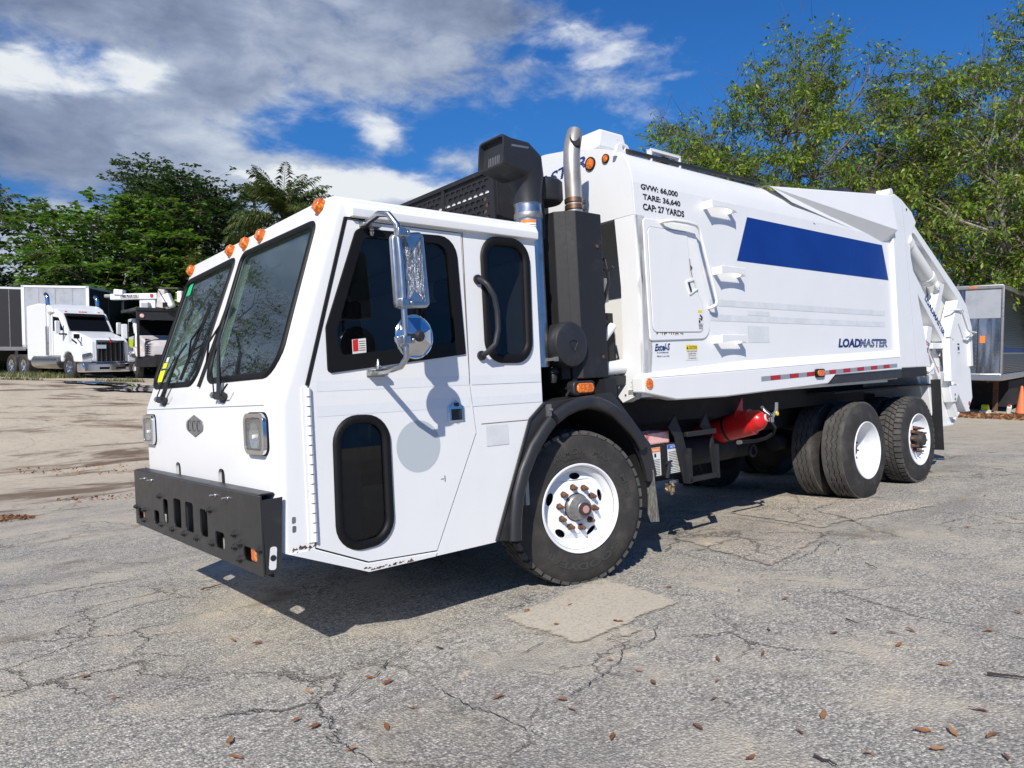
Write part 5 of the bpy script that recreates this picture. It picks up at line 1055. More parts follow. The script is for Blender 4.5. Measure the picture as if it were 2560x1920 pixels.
# bumper
holes = [(-.487,.60,-.374,.757),(-.248,.600,-.092,.780),(-.003,.602,.153,.780),(.277,.606,.41,.762),(-.715,.567,-.59,.662),(.533,.573,.682,.664),(-1.144,.558,-.976,.638),(.958,.566,1.14,.637)]
mb = MB().prism(rect(-1.215,.515,1.215,.905), 'x', 2.243, 2.252, [rpoly(rect(*h_), .025, 4) for h_ in holes])
bp_ = P('bumper', mb, M['black'], smooth=None, bevel=.0015)
P('bumper_top', MB().prism([(2.251,.86),(2.251,.895),(2.245,.907),(2.23,.912),(2.165,.912),(2.165,.905),(2.228,.905),(2.24,.90),(2.243,.86)], 'y', -1.22, 1.17), M['black'], bp_, smooth=50)
for s_ in (-1, 1): P('bumper_end', MB().prism([(2.246,.885),(2.14,.89),(2.165,.53),(2.238,.522)], 'y', s_*1.208, s_*1.216), M['black'], bp_, smooth=None)
P('bumper_backing', MB().prism(rect(-1.19,.50,1.19,.88), 'x', 2.19, 2.198, [rect(-.775,.508,-.62,.63), rect(.47,.512,.645,.63)]), M['dark'], bp_, smooth=None)
for y_ in (-.417, .42): P('slot_shade_plate', MB().box((2.135,y_-.068,.76),(2.146,y_+.068,1.0)), M['seal'], cab)  # black plates fill the slots in place of the shade inside
P('tow_pin', MB().tube([(2.16,-.2,.62),(2.16,.5,.62)], .03, 10), M['dullsteel'], bp_)
en = P('bumper_end_label', MB().prism(rpoly([(2.213,.655),(2.180,.653),(2.190,.540),(2.226,.546)], .012), 'y', 1.216, 1.2185), M['paper'], bp_)
P('round_emblem', MB().lathe([(.015,0),(.015,.0015)], (2.202,1.2185,.60), 'y', 20), M['plastic'], en)
for y_, z_ in ((-.909,.863),(-.726,.863),(.578,.863),(.772,.863)):
    P('bolt', MB().lathe([(.012,0),(.012,.006),(.006,.008),(.006,.035)], (2.252,y_,z_), 'x', 8), M['steel'], bp_)
for y_, z_ in ((-.559,.766),(.467,.77),(-.541,.579),(-.288,.577),(-.046,.577),(.202,.581),(.482,.586),(.841,.68),(.842,.614),(.922,.641),(.907,.559),(1.19,.645),(-1.18,.641),(-.961,.637),(-.985,.562)):
    P('bolt', MB().lathe([(.022,0),(.022,.004),(.017,.004),(.016,.016),(.008,.018),(.008,.024)], (2.252,y_,z_), 'x', 6), M['black'], bp_, smooth=None)
for y0, y1 in ((-1.07,-.975),(1.015,1.145)):
    P('turn_signal', MB().prism(rpoly(rect(y0,.565,y1,.637), .012), 'x', 2.20, 2.236), M['amber'], bp_, bevel=.006)
# ---------------------------------------------------------------- chassis and dark undercarriage
mb = MB()
for s_ in (-1, 1): mb.box((-6.6, s_*.43-.04, .78),(2.0, s_*.43+.04, 1.06))
for x_ in (1.6, .9, -.9, -1.9, -2.9, -3.7, -5.0, -6.3): mb.box((x_-.05,-.43,.82),(x_+.05,.43,1.0))
P('chassis_rail', mb, M['dark'])
mb = MB().tube([(0,-.95,.5),(0,.95,.5)], .07, 10).box((-.08,-.55,.46),(.08,.55,.58)); P('front_axle', mb, M['dark'])
for x_ in (-4.34, -5.726):
    P('rear_axle', MB().tube([(x_,-.9,.51),(x_,.9,.51)], .10, 12).lathe([(.05,-.3),(.22,-.12),(.26,0),(.22,.12),(.05,.3)], (x_,0,.51), 'x', 18), M['dark'])
P('drive_shaft', MB().tube([(-.9,0,.72),(-4.1,0,.58)], .06, 10), M['dark'])
P('fuel_tank', MB().tube([(-1.9,-1.0,.72),(-3.1,-1.0,.72)], .27, 20), M['dark'])
P('air_tank', MB().tube([(-1.75,.62,.70),(-2.55,.62,.70)], .13, 16), M['dark'], smooth=40)
P('air_tank', MB().tube([(-2.75,.25,.62),(-3.45,.25,.62)], .12, 16), M['dark'], smooth=40)
P('tow_hook', MB().lathe([(.055+.016*math.cos(i*math.pi/3), .016*math.sin(i*math.pi/3)) for i in range(7)], (-3.15,.55,.60), 'y', 18, cap=False), M['matte'])
P('underbody_pan', MB().box((-5.1,-.84,1.02),(-.70,.84,1.22)).box((-.6,-1.0,.95),(.9,-.35,1.25)).box((-.7,-.6,.9),(1.6,.5,1.35)), M['dark'])
P('brake_chamber', MB().lathe([(.0,-.1),(.09,-.08),(.09,.08),(.0,.1)], (-3.85,.42,.62), 'x', 16), M['dark'])
# ---------------------------------------------------------------- wheels
def tyre(R, W, kind):
    """tyre with its axle along y, outer sidewall facing +y at y = 0; the tread pattern is cut as real grooves"""
    n = 180 if kind == 'lug' else 216
    rs = R * .985
    side = [(.283,-.02),(.300,-.004),(.318,0.0),(R-.185,.004),(R-.15,.006),(R-.10,.004),(R-.065,-.004),(R-.035,-.018),(R-.016,-.03)]
    sideb = [(r, -W - h) for r, h in side][::-1]
    mbt = MB(); mbt.lathe(side + [(R-.014,-.04),(R-.014,-W+.04)] + sideb, (0,0,0), 'y', n, cap=False)
    body = mbt.mesh('tyre'); tr = MB()
    if kind == 'rib':
        edges = [-.034,-.078,-.086,-.130,-.138,-.182,-.190,-W+.034]; edges = [-.034, -.034-(W-.068)*.24, -.034-(W-.068)*.28, -.034-(W-.068)*.48, -.034-(W-.068)*.52, -.034-(W-.068)*.72, -.034-(W-.068)*.76, -W+.034]
        for b_ in range(4):
            e0, e1 = edges[2*b_], edges[2*b_+1]; V_ = []; F = []
            for j in range(n):
                th = 2*math.pi*j/n; zz = .0055 * (1 if (j // 3) % 2 else -1)
                o0 = 0 if b_ == 0 else zz; o1 = 0 if b_ == 3 else zz
                for (yy, rr) in ((e0+o0, R-.022),(e0+o0-.003, R),(e1+o1+.003, R),(e1+o1, R-.022)): V_.append((rr*math.cos(th), yy, rr*math.sin(th)))
            for j in range(n):
                j2 = (j+1) % n
                for a in range(3): F.append((4*j+a, 4*j+a+1, 4*j2+a+1, 4*j2+a))
            tr.add(V_, F)
    else:
        rows = [(-.012, -.075, 0), (-.088, -.138, .5), (-.150, -W+.150 if W > .31 else -W+.138, 0), (-W+.138, -W+.088, .5), (-W+.075, -W+.012, 0)]
        if kind == 'lug2': rows = [(-.014, -.086, 0), (-.098, -.137, .5), (-.147, -W+.098, 0), (-W+.086, -W+.014, .5)]
        nb = 42 if kind == 'lug' else 46
        for (y0, y1, ph) in rows:
            outer_ = y0 > -.03 or y1 < -W + .03
            for j in range(nb):
                t0 = 2*math.pi*(j+ph)/nb; t1 = t0 + 2*math.pi/nb*(.70 if outer_ else .80); sk = .35*2*math.pi/nb if not outer_ else 0
                q = []
                for (tt, yy) in ((t0, y0), (t1, y0), (t1+sk, y1), (t0+sk, y1)):
                    for rr in (R-.024, R): 
                        rr2 = rr - (.010 if outer_ and (yy > -.03 or yy < -W+.03) else 0)
                        q.append((rr2*math.cos(tt), yy, rr2*math.sin(tt)))
                tr.add(q, [(1,3,5,7),(0,1,7,6),(2,3,1,0),(4,5,3,2),(6,7,5,4)])
    return body, tr.mesh('tread')
def arc_text(mb, s, rc, h, a0, a1, yv, bold=.02, mi=0):   # raised letters round a sidewall, a0 -> a1 in degrees clockwise seen from +y
    tv, tf, _ = text_geo(s, bold, 0); k = len(tv); V_ = []
    for lay in (yv - .004, yv):
        for a, b in tv:
            t = R_(a0 + (a1 - a0) * a); r = rc + h * b
            V_.append((r * math.cos(t), lay, r * math.sin(t)))
    F = [tuple(i + k for i in f) for f in tf]
    ec = {}
    for f in tf:
        for i in range(len(f)):
            e = (f[i], f[(i+1) % len(f)]); ec[tuple(sorted(e))] = ec.get(tuple(sorted(e)), []) + [e]
    for l in ec.values():
        if len(l) == 1: a, b = l[0]; F.append((a, b, b + k, a + k))
    mb.add(V_, F, mi)
TY = {}
M['castiron'] = material('dark_cast_iron', (.06,.055,.05), .6, .3)
for kd, R, W in (('lug', .538, .315), ('rib', .520, .285), ('lug2', .520, .285)): TY[kd] = tyre(R, W, kd)
def rim_front():
    disc = MB().lathe([(.302,-.006),(.309,.004),(.305,.012),(.296,.010),(.288,-.004),(.283,-.030),(.262,-.045),(.252,-.060),(.246,-.085),(.235,-.098),(.215,-.088),(.190,-.066),(.178,-.060),(.085,-.060),(.085,-.085),(.24,-.13),(.28,-.15),(.30,-.16)], (0,0,0), 'y', 60, cap=False)
    me = disc.mesh('rim'); cut = []
    for i in range(5):
        t = R_(20 + 72*i); c_ = Vector((.213*math.cos(t), 0, .213*math.sin(t))); u_ = Vector((-math.sin(t),0,math.cos(t))); v_ = Vector((math.cos(t),0,math.sin(t)))
        pts = [c_ + u_*.044*math.cos(a) + v_*.025*math.sin(a) for a in [2*math.pi*k/16 for k in range(16)]]
        mbc = MB(); mbc.add([p + Vector((0,-.2,0)) for p in pts] + [p + Vector((0,.0,0)) for p in pts], [tuple(range(16)), tuple(range(31,15,-1))] + [(k,(k+1)%16,16+(k+1)%16,16+k) for k in range(16)]); cut.append(mbc)
    return me, cut
def rim_front_mesh():
    # the disc with five oval hand holes: rings of quads round each hole
    n = 60; mb = MB()
    mb.lathe([(.302,-.006),(.309,.004),(.305,.012),(.296,.010),(.288,-.004),(.283,-.030),(.264,-.045),(.254,-.058),(.248,-.085)], (0,0,0), 'y', n, cap=False)
    mb.lathe([(.178,-.060),(.085,-.060),(.085,-.095)], (0,0,0), 'y', n, cap=False)
    outer = [(.248*math.cos(2*math.pi*j/n), .248*math.sin(2*math.pi*j/n)) for j in range(n)]
    inn = [(.178*math.cos(2*math.pi*j/n), .178*math.sin(2*math.pi*j/n)) for j in range(n)]
    holes = []
    for i in range(5):
        t = R_(20 + 72*i); c_ = (.214*math.cos(t), .214*math.sin(t))
        holes.append([(c_[0] - math.sin(t)*.046*math.cos(a) + math.cos(t)*.024*math.sin(a), c_[1] + math.cos(t)*.046*math.cos(a) + math.sin(t)*.024*math.sin(a)) for a in [2*math.pi*k/16 for k in range(16)]])
    flat = [q for l in [outer, inn] + holes for q in l]
    tris = tessellate_polygon([[Vector((a, b, 0)) for a, b in l] for l in [outer, inn] + holes])
    hy = lambda r: -.085 + (.248 - r) / .070 * .025
    mb.add([(a, hy(math.hypot(a, b)), b) for a, b in flat], [tuple(t) for t in tris])
    for h in holes:
        k = len(h); mb.add([(a, hy(math.hypot(a,b)), b) for a, b in h] + [(a, hy(math.hypot(a,b)) - .012, b) for a, b in h], [(i,(i+1)%k,k+(i+1)%k,k+i) for i in range(k)])
    return mb.mesh('rim')
RIMF = rim_front_mesh()
RIMR = MB().lathe([(.300,-.010),(.309,.002),(.305,.010),(.296,.008),(.286,-.004),(.278,-.040),(.266,-.06),(.260,-.10),(.256,-.19),(.245,-.225),(.205,-.245),(.15,-.247),(.13,-.247),(.13,-.27)], (0,0,0), 'y', 60, cap=False).mesh('rim')
NUT = MB().lathe([(.024,0),(.024,.006),(.0185,.008),(.0185,.03),(.013,.034),(.0125,.036),(.012,.058),(.009,.062)], (0,0,0), 'y', 6).mesh('lug_nut')
NUTL = MB().lathe([(.025,0),(.025,.008),(.02,.01),(.018,.045),(.012,.05),(.011,.085),(.008,.09)], (0,0,0), 'y', 6).mesh('lug_nut')
DARKBACK = MB().lathe([(.0,-.13),(.29,-.13)], (0,0,0), 'y', 24, cap=False).mesh('brake_drum')
HUBF = MB().lathe([(.092,-.07),(.092,-.045),(.086,-.035),(.076,-.028),(.074,.02),(.066,.035),(.048,.038),(.044,.042),(.044,.058),(.038,.062),(.02,.063),(.0,.063)], (0,0,0), 'y', 28).mesh('hub')
RIMS = MB().lathe([(.300,-.010),(.309,.002),(.305,.010),(.296,.008),(.286,-.004),(.276,-.035),(.258,-.05),(.245,-.06),(.225,-.065),(.18,-.055),(.13,-.05),(.13,-.07)], (0,0,0), 'y', 60, cap=False).mesh('rim')
HUBR = MB().lathe([(.12,-.19),(.12,-.15),(.10,-.14),(.095,-.07),(.075,-.06),(.07,-.02),(.0,-.015)], (0,0,0), 'y', 24).mesh('hub')
for me_, mt in ((RIMF, 'whiterim'), (RIMR, 'whiterim'), (RIMS, 'whiterim'), (NUT, 'rust'), (NUTL, 'rust'), (DARKBACK, 'dark'), (HUBF, 'dullsteel'), (HUBR, 'castiron')):
    me_.materials.append(M[mt]); shade(me_, 35)
for kd in TY: TY[kd][0].materials.append(M['rubber']); TY[kd][1].materials.append(M['tread']); shade(TY[kd][0], 40); shade(TY[kd][1], 30)
def inst(name, me, parent, loc=(0,0,0), rot=(0,0,0)):
    o = bpy.data.objects.new(name, me); o.location = loc; o.rotation_euler = rot; o.parent = parent; COL.objects.link(o); return o
M['hubcap'] = material('pink_oil_cap', (.45, .25, .24), .4)
M['gasket'] = material('brown_hub_seal', (.05, .03, .025), .6)
M['letter'] = material('raised_tyre_letters', (.040, .038, .036), .7)
def wheel(x_, y_, z_, kind, rot=0, spin=0, flip=False, name='wheel', detail=True):
    wt = empty(name, (x_, y_, z_), (0, 0, rot + (math.pi if flip else 0)), truck)
    inst('tyre', TY[kind][0], wt); inst('tread', TY[kind][1], wt, rot=(0, spin, 0))
    front = kind == 'lug'
    hd0 = 0 if kind == 'lug2' else -.195
    inst('rim', RIMF if front else (RIMS if kind == 'lug2' else RIMR), wt, rot=(0, spin, 0)); inst('brake_drum', DARKBACK, wt, (0, 0 if front else -.16, 0))
    if detail:
        if front:
            inst('hub', HUBF, wt)
            P('hub_flange', MB().lathe([(.098,-.058),(.098,-.054),(.076,-.052)], (0,0,0), 'y', 28), M['plastic'], wt)
            P('oil_cap', MB().lathe([(.026,.063),(.026,.066),(.0,.067)], (0,0,0), 'y', 20), M['hubcap'], wt)
            P('cap_gasket', MB().lathe([(.045,.040),(.0455,.061),(.027,.0645)], (0,0,0), 'y', 24, cap=False), M['gasket'], wt)
            for i in range(10): t = R_(8 + 36*i); inst('lug_nut', NUT, wt, (.142*math.cos(t), -.060, .142*math.sin(t)), (0, t, 0))
        else:
            inst('hub', HUBR, wt, (0, .075 + hd0, 0))
            for i in range(10): t = R_(8 + 36*i); inst('lug_nut', NUTL, wt, (.142*math.cos(t), -.052 + hd0, .142*math.sin(t)), (0, t, 0))
    return wt
fw = wheel(.006, 1.157, .519, 'lug', -.2347)
mb = MB()
# seen from +y with x forward to the LEFT of the picture, so angles run 180 - a to read left to right
arc_text(mb, 'ARMOR', .375, .042, 58, 97, .0095); arc_text(mb, 'MAX', .375, .042, 107, 132, .0095); arc_text(mb, 'MSA', .375, .042, 150, 176, .0095)
arc_text(mb, 'GOODYEAR', .372, .05, 222, 322, .0095, .03)
arc_text(mb, '315/80R22.5', .345, .014, 70, 92, .0085, .01)
P('sidewall_lettering', mb, M['letter'], fw, smooth=None)
for o_ in list(fw.children): pass
# mirrored reading direction: rotate so that +x is picture-left
wheel(.006, -1.157, .519, 'lug', -.2347, .4, True)
for i, x_ in enumerate((-4.34, -5.726)):
    kd = ('rib', 'lug2')[i]
    wheel(x_, 1.187, .511, kd, 0, .3 + i); wheel(x_, 1.187 - .335, .511, kd, 0, .8 + i, detail=False, name='inner_wheel')
    wheel(x_, -1.187, .511, kd, 0, .5, True); wheel(x_, -1.187 + .335, .511, kd, 0, .1, True, detail=False, name='inner_wheel')
# ---------------------------------------------------------------- fender
fo = [(.803,.437),(.681,.71),(.481,1.163),(.343,1.262),(.312,1.262),(-.311,1.301),(-.398,1.226),(-.715,.90),(-.775,.66)]
arc = [(.60*math.cos(R_(a))*1.09 - .02, .50 + .70*math.sin(R_(a))) for a in range(-5, 171, 7)]
arc = [(.575,.405)] + [(q_[0], q_[1]) for q_ in arc] + [(-.70,.62)]
fd = P('front_fender', MB().prism(fo + arc[::-1], 'y', 1.17, 1.204), M['black'], smooth=None, bevel=.003)
P('fender_lip', MB().tube([(a, 1.206, c) for a, c in [(.800,.437),(.678,.712),(.478,1.163),(.343,1.262)]], .010, 6), M['black'], fd)
P('fender_liner', MB().add([(a, yy, c) for yy in (.55, 1.18) for a, c in [(.64*math.cos(R_(t))*1.06, .55 + .70*math.sin(R_(t))) for t in range(-10, 191, 10)]], [(i, i+1, 22+i-0, 21+i) for i in range(20)]), M['dark'], fd)
P('fender_top', MB().prism([(.355,1.262),(-.311,1.298),(-.39,1.226),(-.36,1.21),(-.30,1.275),(.345,1.24)], 'y', .3, 1.19), M['black'], fd)
def flare(pts, nm='fender_flare'):
    rr = [(.030, .046)] * len(pts)
    return P(nm, MB().tube([(a, 1.225, c) for a, c in pts], rr, 12, flat=(0,1,0)), M['plastic'], fd, smooth=60)
flare([(.665,.42),(.655,.55),(.625,.70),(.565,.84),(.475,.98),(.365,1.09),(.305,1.14)])
flare([(.275,1.155),(.17,1.205),(.06,1.235),(-.04,1.245),(-.14,1.235),(-.23,1.205),(-.31,1.165),(-.40,1.095),(-.48,1.03),(-.55,.965),(-.60,.89)])
P('flare_clip', MB().box((.30,1.205,1.17),(.335,1.225,1.25)).lathe([(.010,0),(.010,.01)], (.305,1.225,1.215), 'y', 10), M['dullsteel'], fd)
fl = [(1.02,.80),(1.06,.825),(1.13,.83),(1.18,.80),(1.205,.70),(1.235,.32),(1.165,.31),(1.10,.45),(1.0,.62)]
def rubberflap(t, b):
    s_ = t.new('ShaderNodeMapping'); t.put(s_.inputs[0], oco(t)); s_.inputs['Scale'].default_value = (20, 20, 3)
    t.put(b.inputs['Base Color'], t.mix(t.ss(t.noise(s_.outputs[0], 6, 6, .7), .35, .7), (.07,.07,.065), (.26,.25,.23))); b.inputs['Roughness'].default_value = .9
M['flap'] = material('dusty_rubber_flap', build=rubberflap)
P('mud_flap', MB().prism(fl, 'x', -.735, -.72), M['flap'], smooth=None)
lm = P('fender_lamp', MB().prism(rpoly(rect(-.225,1.29,-.005,1.395), .035, 5), 'y', 1.06, 1.135), M['plastic'], smooth=40, bevel=.01)
P('lamp_lens', MB().prism(rpoly(rect(-.20,1.307,-.03,1.378), .033, 6), 'y', 1.133, 1.150), M['amber'], lm, smooth=40, bevel=.008)
P('lamp_wire', MB().tube([(.0,1.10,1.33),(.04,1.11,1.305),(.06,1.12,1.29)], .008, 6), M['plastic'], lm)
# ---------------------------------------------------------------- behind the cab: engine, muffler box, snorkel, radiator
P('engine_block', MB().box((-.58,-.9,.95),(.02,.62,2.05)).box((-.5,-.8,2.0),(.0,.4,2.3)).box((-.62,.55,1.25),(-.50,.98,1.9)), M['dark'])
mb = MB()
random.seed(3)
for i in range(16):
    p0 = Vector((-.55 + random.random()*.06, .70 + random.random()*.3, 1.35 + random.random()*.9)); pts = [p0]
    for k in range(3): pts.append(pts[-1] + Vector((random.uniform(-.02,.03), random.uniform(-.08,.08), random.uniform(-.18,.18))))
    mb.tube(pts, random.uniform(.010,.022), 7)
P('hydraulic_hose', mb, M['plastic'])
P('hydraulic_tank', MB().prism([(.60,2.45),(.78,2.46),(.93,2.2),(.95,2.02),(.86,1.96),(.74,1.98)], 'x', -.60, -.5), M['white2'], bevel=.02)
P('hydraulic_fitting', MB().box((-.56,.90,1.98),(-.50,1.0,2.08)).box((-.55,.86,2.06),(-.51,.90,2.14)).box((-.55,.97,2.08),(-.51,1.0,2.16)), M['dullsteel'])
P('coolant_pipe', MB().tube([(-.36,.98,1.60),(-.5,1.0,1.72),(-.58,1.01,1.80)], .032, 10).tube([(-.45,1.0,1.47),(-.66,1.02,1.49)], .055, 12), M['white2'], smooth=50)
P('post_bracket', MB().box((-.66,.98,1.35),(-.40,1.05,1.42)), M['matte'])
ox = [(-.016,.925),(-.016,1.01),(-.125,1.12),(-.385,1.12),(-.49,1.01),(-.49,.74),(-.385,.64),(-.125,.64),(-.016,.74)]
mf = P('muffler_guard', MB().prism(ox, 'z', 1.41, 2.60), M['matte'], smooth=None, bevel=.006)
for x_, z_ in ((-.33,2.36),(-.34,1.56)): P('guard_bolt', MB().lathe([(.014,0),(.012,.006),(.0,.007)], (x_,1.121,z_), 'y', 10), M['rust'], mf)
P('guard_flange', MB().obox((-.07,1.068,2.0),(.0,.0,.6),(.003,.003,0),(.003,-.003,0)), M['matte'], mf)
ex = P('exhaust_stack', MB().tube([(-.27,.97,2.55),(-.27,.97,2.85),(-.268,.97,3.0),(-.28,.965,3.08),(-.305,.955,3.15),(-.335,.945,3.215),(-.35,.94,3.25)], [.062,.062,.062,.062,.062,.060,.056], 20), M['stack'], smooth=60)
c_ = Vector((-.283,1.004,3.168)); n_ = Vector((.42,.76,.48)).normalized(); u_ = n_.cross(Vector((0,0,1))).normalized(); v_ = n_.cross(u_)
P('stack_mouth', MB().add([c_ + u_*.038*math.cos(t) + v_*.072*math.sin(t) for t in [2*math.pi*i/24 for i in range(24)]] + [c_ - n_*.05 + u_*.05*math.cos(t) + v_*.085*math.sin(t) for t in [2*math.pi*i/24 for i in range(24)]], [tuple(range(24)), tuple(range(47,23,-1))] + [(i,(i+1)%24,24+(i+1)%24,24+i) for i in range(24)]), M['dark'], ex)
for z_ in (2.665, 2.715): P('stack_clamp', MB().lathe([(.066,-.018),(.069,-.014),(.069,.014),(.066,.018)], (-.27,.97,z_), 'z', 24).box((-.36,.985,z_-.012),(-.325,1.01,z_+.012)), M['copper'], ex)
# snorkel
sn = P('intake_pipe', MB().tube([(.215,1.0,1.5),(.215,1.0,2.62)], .094, 24), M['steel'], smooth=60)
P('pipe_clamp', MB().lathe([(.097,-.014),(.099,-.01),(.099,.01),(.097,.014)], (.215,1.0,2.63), 'z', 28).lathe([(.098,-.02),(.1,-.016),(.1,.016),(.098,.02)], (.215,1.0,2.535), 'z', 28), M['dullsteel'], sn)
lb = MB()
for i in range(24):
    pass
lab = []
for i in range(9): t = R_(15 + 8*i); lab.append((.215 + .0955*math.cos(t), 1.0 + .0955*math.sin(t)))
for i in range(8):
    a_, b_ = lab[i], lab[i+1]; lb.quad((*a_,2.36),(*b_,2.36),(*b_,2.50),(*a_,2.50), 0); lb.quad((a_[0]*1.0,a_[1]+.0006,2.478),(b_[0],b_[1]+.0006,2.478),(b_[0],b_[1]+.0006,2.50),(a_[0],a_[1]+.0006,2.50), 1)
    for k in range(7): zz = 2.465 - k*.014; lb.quad((a_[0],a_[1]+.0006,zz-.003),(b_[0],b_[1]+.0006,zz-.003),(b_[0],b_[1]+.0006,zz),(a_[0],a_[1]+.0006,zz), 2)
P('warning_label', lb, [M['paper'], M['orange'], M['ink']], sn, smooth=None)
# rubber elbow and rain head, one moulded body
hd_ = MB()
def ring(c, hw, hh, fwd, n=24, pw=4.0):
    c = Vector(c); fwd = Vector(fwd).normalized(); s_ = Vector((0,1,0)); u_ = fwd.cross(s_).normalized()
    if u_.z < 0: u_ = -u_
    out = []
    for i in range(n):
        t = 2*math.pi*i/n; cx, cz = math.cos(t), math.sin(t)
        cx = math.copysign(abs(cx) ** (2/pw), cx); cz = math.copysign(abs(cz) ** (2/pw), cz)
        out.append(c + s_*cx*hw + u_*cz*hh)
    return out
rings = [ring((.215,1.0,2.62), .100, .100, (0,0,1), pw=2), ring((.215,1.0,2.68), .100, .100, (0,0,1), pw=2), ring((.215,1.0,2.74), .105, .098, (0.05,0,1), pw=2.4),
         ring((.215,.995,2.80), .115, .105, (.2,0,1), pw=3), ring((.235,.99,2.865), .128, .128, (.75,0,.8), pw=4), ring((.30,.985,2.90), .135, .125, (1,0,.25), pw=6), ring((.44,.98,2.918), .136, .105, (1,0,.12), pw=8), ring((.505,.98,2.93), .136, .105, (1,0,.12), pw=8)]
# front rim thickens inward
rings += [ring((.507,.98,2.93), .122, .092, (1,0,.12), pw=8), ring((.47,.98,2.927), .118, .088, (1,0,.12), pw=8)]
V_ = [p for r_ in rings for p in r_]; n_ = 24
F = [(i*n_+j, i*n_+(j+1) % n_, (i+1)*n_+(j+1) % n_, (i+1)*n_+j) for i in range(len(rings)-1) for j in range(n_)]
F.append(tuple((len(rings)-1)*n_ + j for j in range(n_)))
hd_.add(V_, F); hd = P('rain_cap', hd_, M['plastic'], sn, smooth=45)
P('cap_vent', MB().obox((.36,1.1175,2.965),(.075,0,-.004),(0,.001,0),(0,0,.007)), M['dullsteel'], sn)
mb = MB()
for i in range(7): mb.obox((.475,.92 + i*.018,2.885),(.002,0,0),(0,.003,0),(-.004,0,.03))
P('cap_grille', mb, M['dullsteel'], sn)
P('precleaner', MB().lathe([(.0,-.08),(.135,-.08),(.15,-.06),(.15,.06),(.13,.08),(.0,.09)], (-.02,.90,2.76), 'z', 28).box((.06,.86,2.4),(.13,1.0,2.84)), M['plastic'], smooth=40)
# air cleaner canister
ac = P('air_cleaner', MB().lathe([(.0,-.32),(.150,-.32),(.155,-.1),(.158,-.015),(.150,.0)], (.005,1.13,1.648), 'y', 36, cap=False), M['plastic'], smooth=40)
P('canister_lid', MB().lathe([(.158,-.05),(.162,-.045),(.162,.0),(.150,.022),(.125,.03),(.0,.034)], (.005,1.13,1.648), 'y', 36), M['plastic'], ac, smooth=30)
P('lid_emblem', MB().tube([(.045,1.165,1.665),(.02,1.166,1.678),(-.01,1.166,1.678),(-.035,1.165,1.662),(.0,1.165,1.60)], .0035, 6, closed=True), M['plastic'], ac)
P('canister_clip', MB().box((.135,1.07,1.54),(.165,1.13,1.56)).box((.14,1.12,1.535),(.16,1.15,1.565)), M['dullsteel'], ac)
P('dust_valve', MB().lathe([(.03,0),(.042,-.02),(.042,-.04),(.03,-.05),(.034,-.07),(.026,-.11),(.0,-.112)], (.06,1.0,1.50), 'z', 16), M['plastic'], ac)
P('air_duct', MB().tube([(.215,1.0,1.95),(.215,1.0,1.5),(.10,1.0,1.66)], .085, 14), M['plastic'], ac)
P('canister_bracket', MB().box((-.10,.95,1.34),(-.06,1.08,1.55)).box((-.17,.95,1.5),(-.13,1.1,1.62)), M['matte'], ac)
P('cowl_panel', MB().box((-.60,.62,1.26),(.33,.70,1.75)).box((.30,.2,1.26),(.34,1.12,2.3)).box((-.42,.9,1.27),(-.30,1.16,1.40)), M['matte'])
# radiator housing with a perforated screen
rh = P('radiator_housing', MB().box((-.40,-1.18,2.25),(.135,.57,3.012)), M['matte'], smooth=None, bevel=.012)
P('housing_lip', MB().box((.13,-1.18,2.985),(.155,.57,3.018)).box((.13,.52,2.3),(.155,.57,2.985)).box((.13,-.10,2.3),(.152,-.065,2.985)).box((.13,-.72,2.3),(.152,-.685,2.985)), M['matte'], rh)
mb = MB(); cw_, ch_ = .072, .046
for (ya, yb) in ((-.665,-.10),(-.055,.515),(-1.17,-.72)):
    nr = 13; nc = int(round((yb-ya)/cw_)); cw2 = (yb-ya)/nc
    for r_ in range(nr):
        z0 = 2.955 - (r_+1)*ch_
        off = .5*(r_ % 2)
        for c_ in range(nc + (1 if off else 0)):
            y0 = ya + (c_-off)*cw2; y1 = y0 + cw2; y0c, y1c = max(y0, ya), min(y1, yb)
            if y1c - y0c < cw2*.9: mb.quad((.148,y0c,z0),(.148,y1c,z0),(.148,y1c,z0+ch_),(.148,y0c,z0+ch_)); continue
            yc, zc = (y0+y1)/2, z0+ch_/2; hw, hh = cw2/2-.009, ch_/2-.009
            ho = [(yc+hw-hh+hh*math.cos(t), zc+hh*math.sin(t)) for t in [R_(-90+45*i) for i in range(5)]] + [(yc-hw+hh+hh*math.cos(t), zc+hh*math.sin(t)) for t in [R_(90+45*i) for i in range(5)]]
            co = [(y1,z0),(y1,zc),(y1,z0+ch_),(y0,z0+ch_),(y0,zc),(y0,z0)]
            V_ = [(.148,a,b) for a,b in ho] + [(.148,a,b) for a,b in co]
            mb.add(V_, [(0,1,11,10),(1,2,11),(2,3,12,11),(3,4,12),(4,5,13,12),(5,6,14,13),(6,7,14),(7,8,15,14),(8,9,15),(9,0,10,15)])
P('perforated_screen', mb, M['matte'], rh, smooth=None)
P('radiator_core', MB().box((.135,-1.15,2.3),(.139,.52,2.96)), M['dark'], rh)
P('core_strip', MB().box((.139,-.9,2.838),(.142,.50,2.858)), M['paper'], rh)
for i in range(7): P('coil_end', MB().lathe([(.02,0),(.026,.004),(.026,.008)], (.139,.46,2.80 - i*.052), 'x', 12), M['copper'], rh)
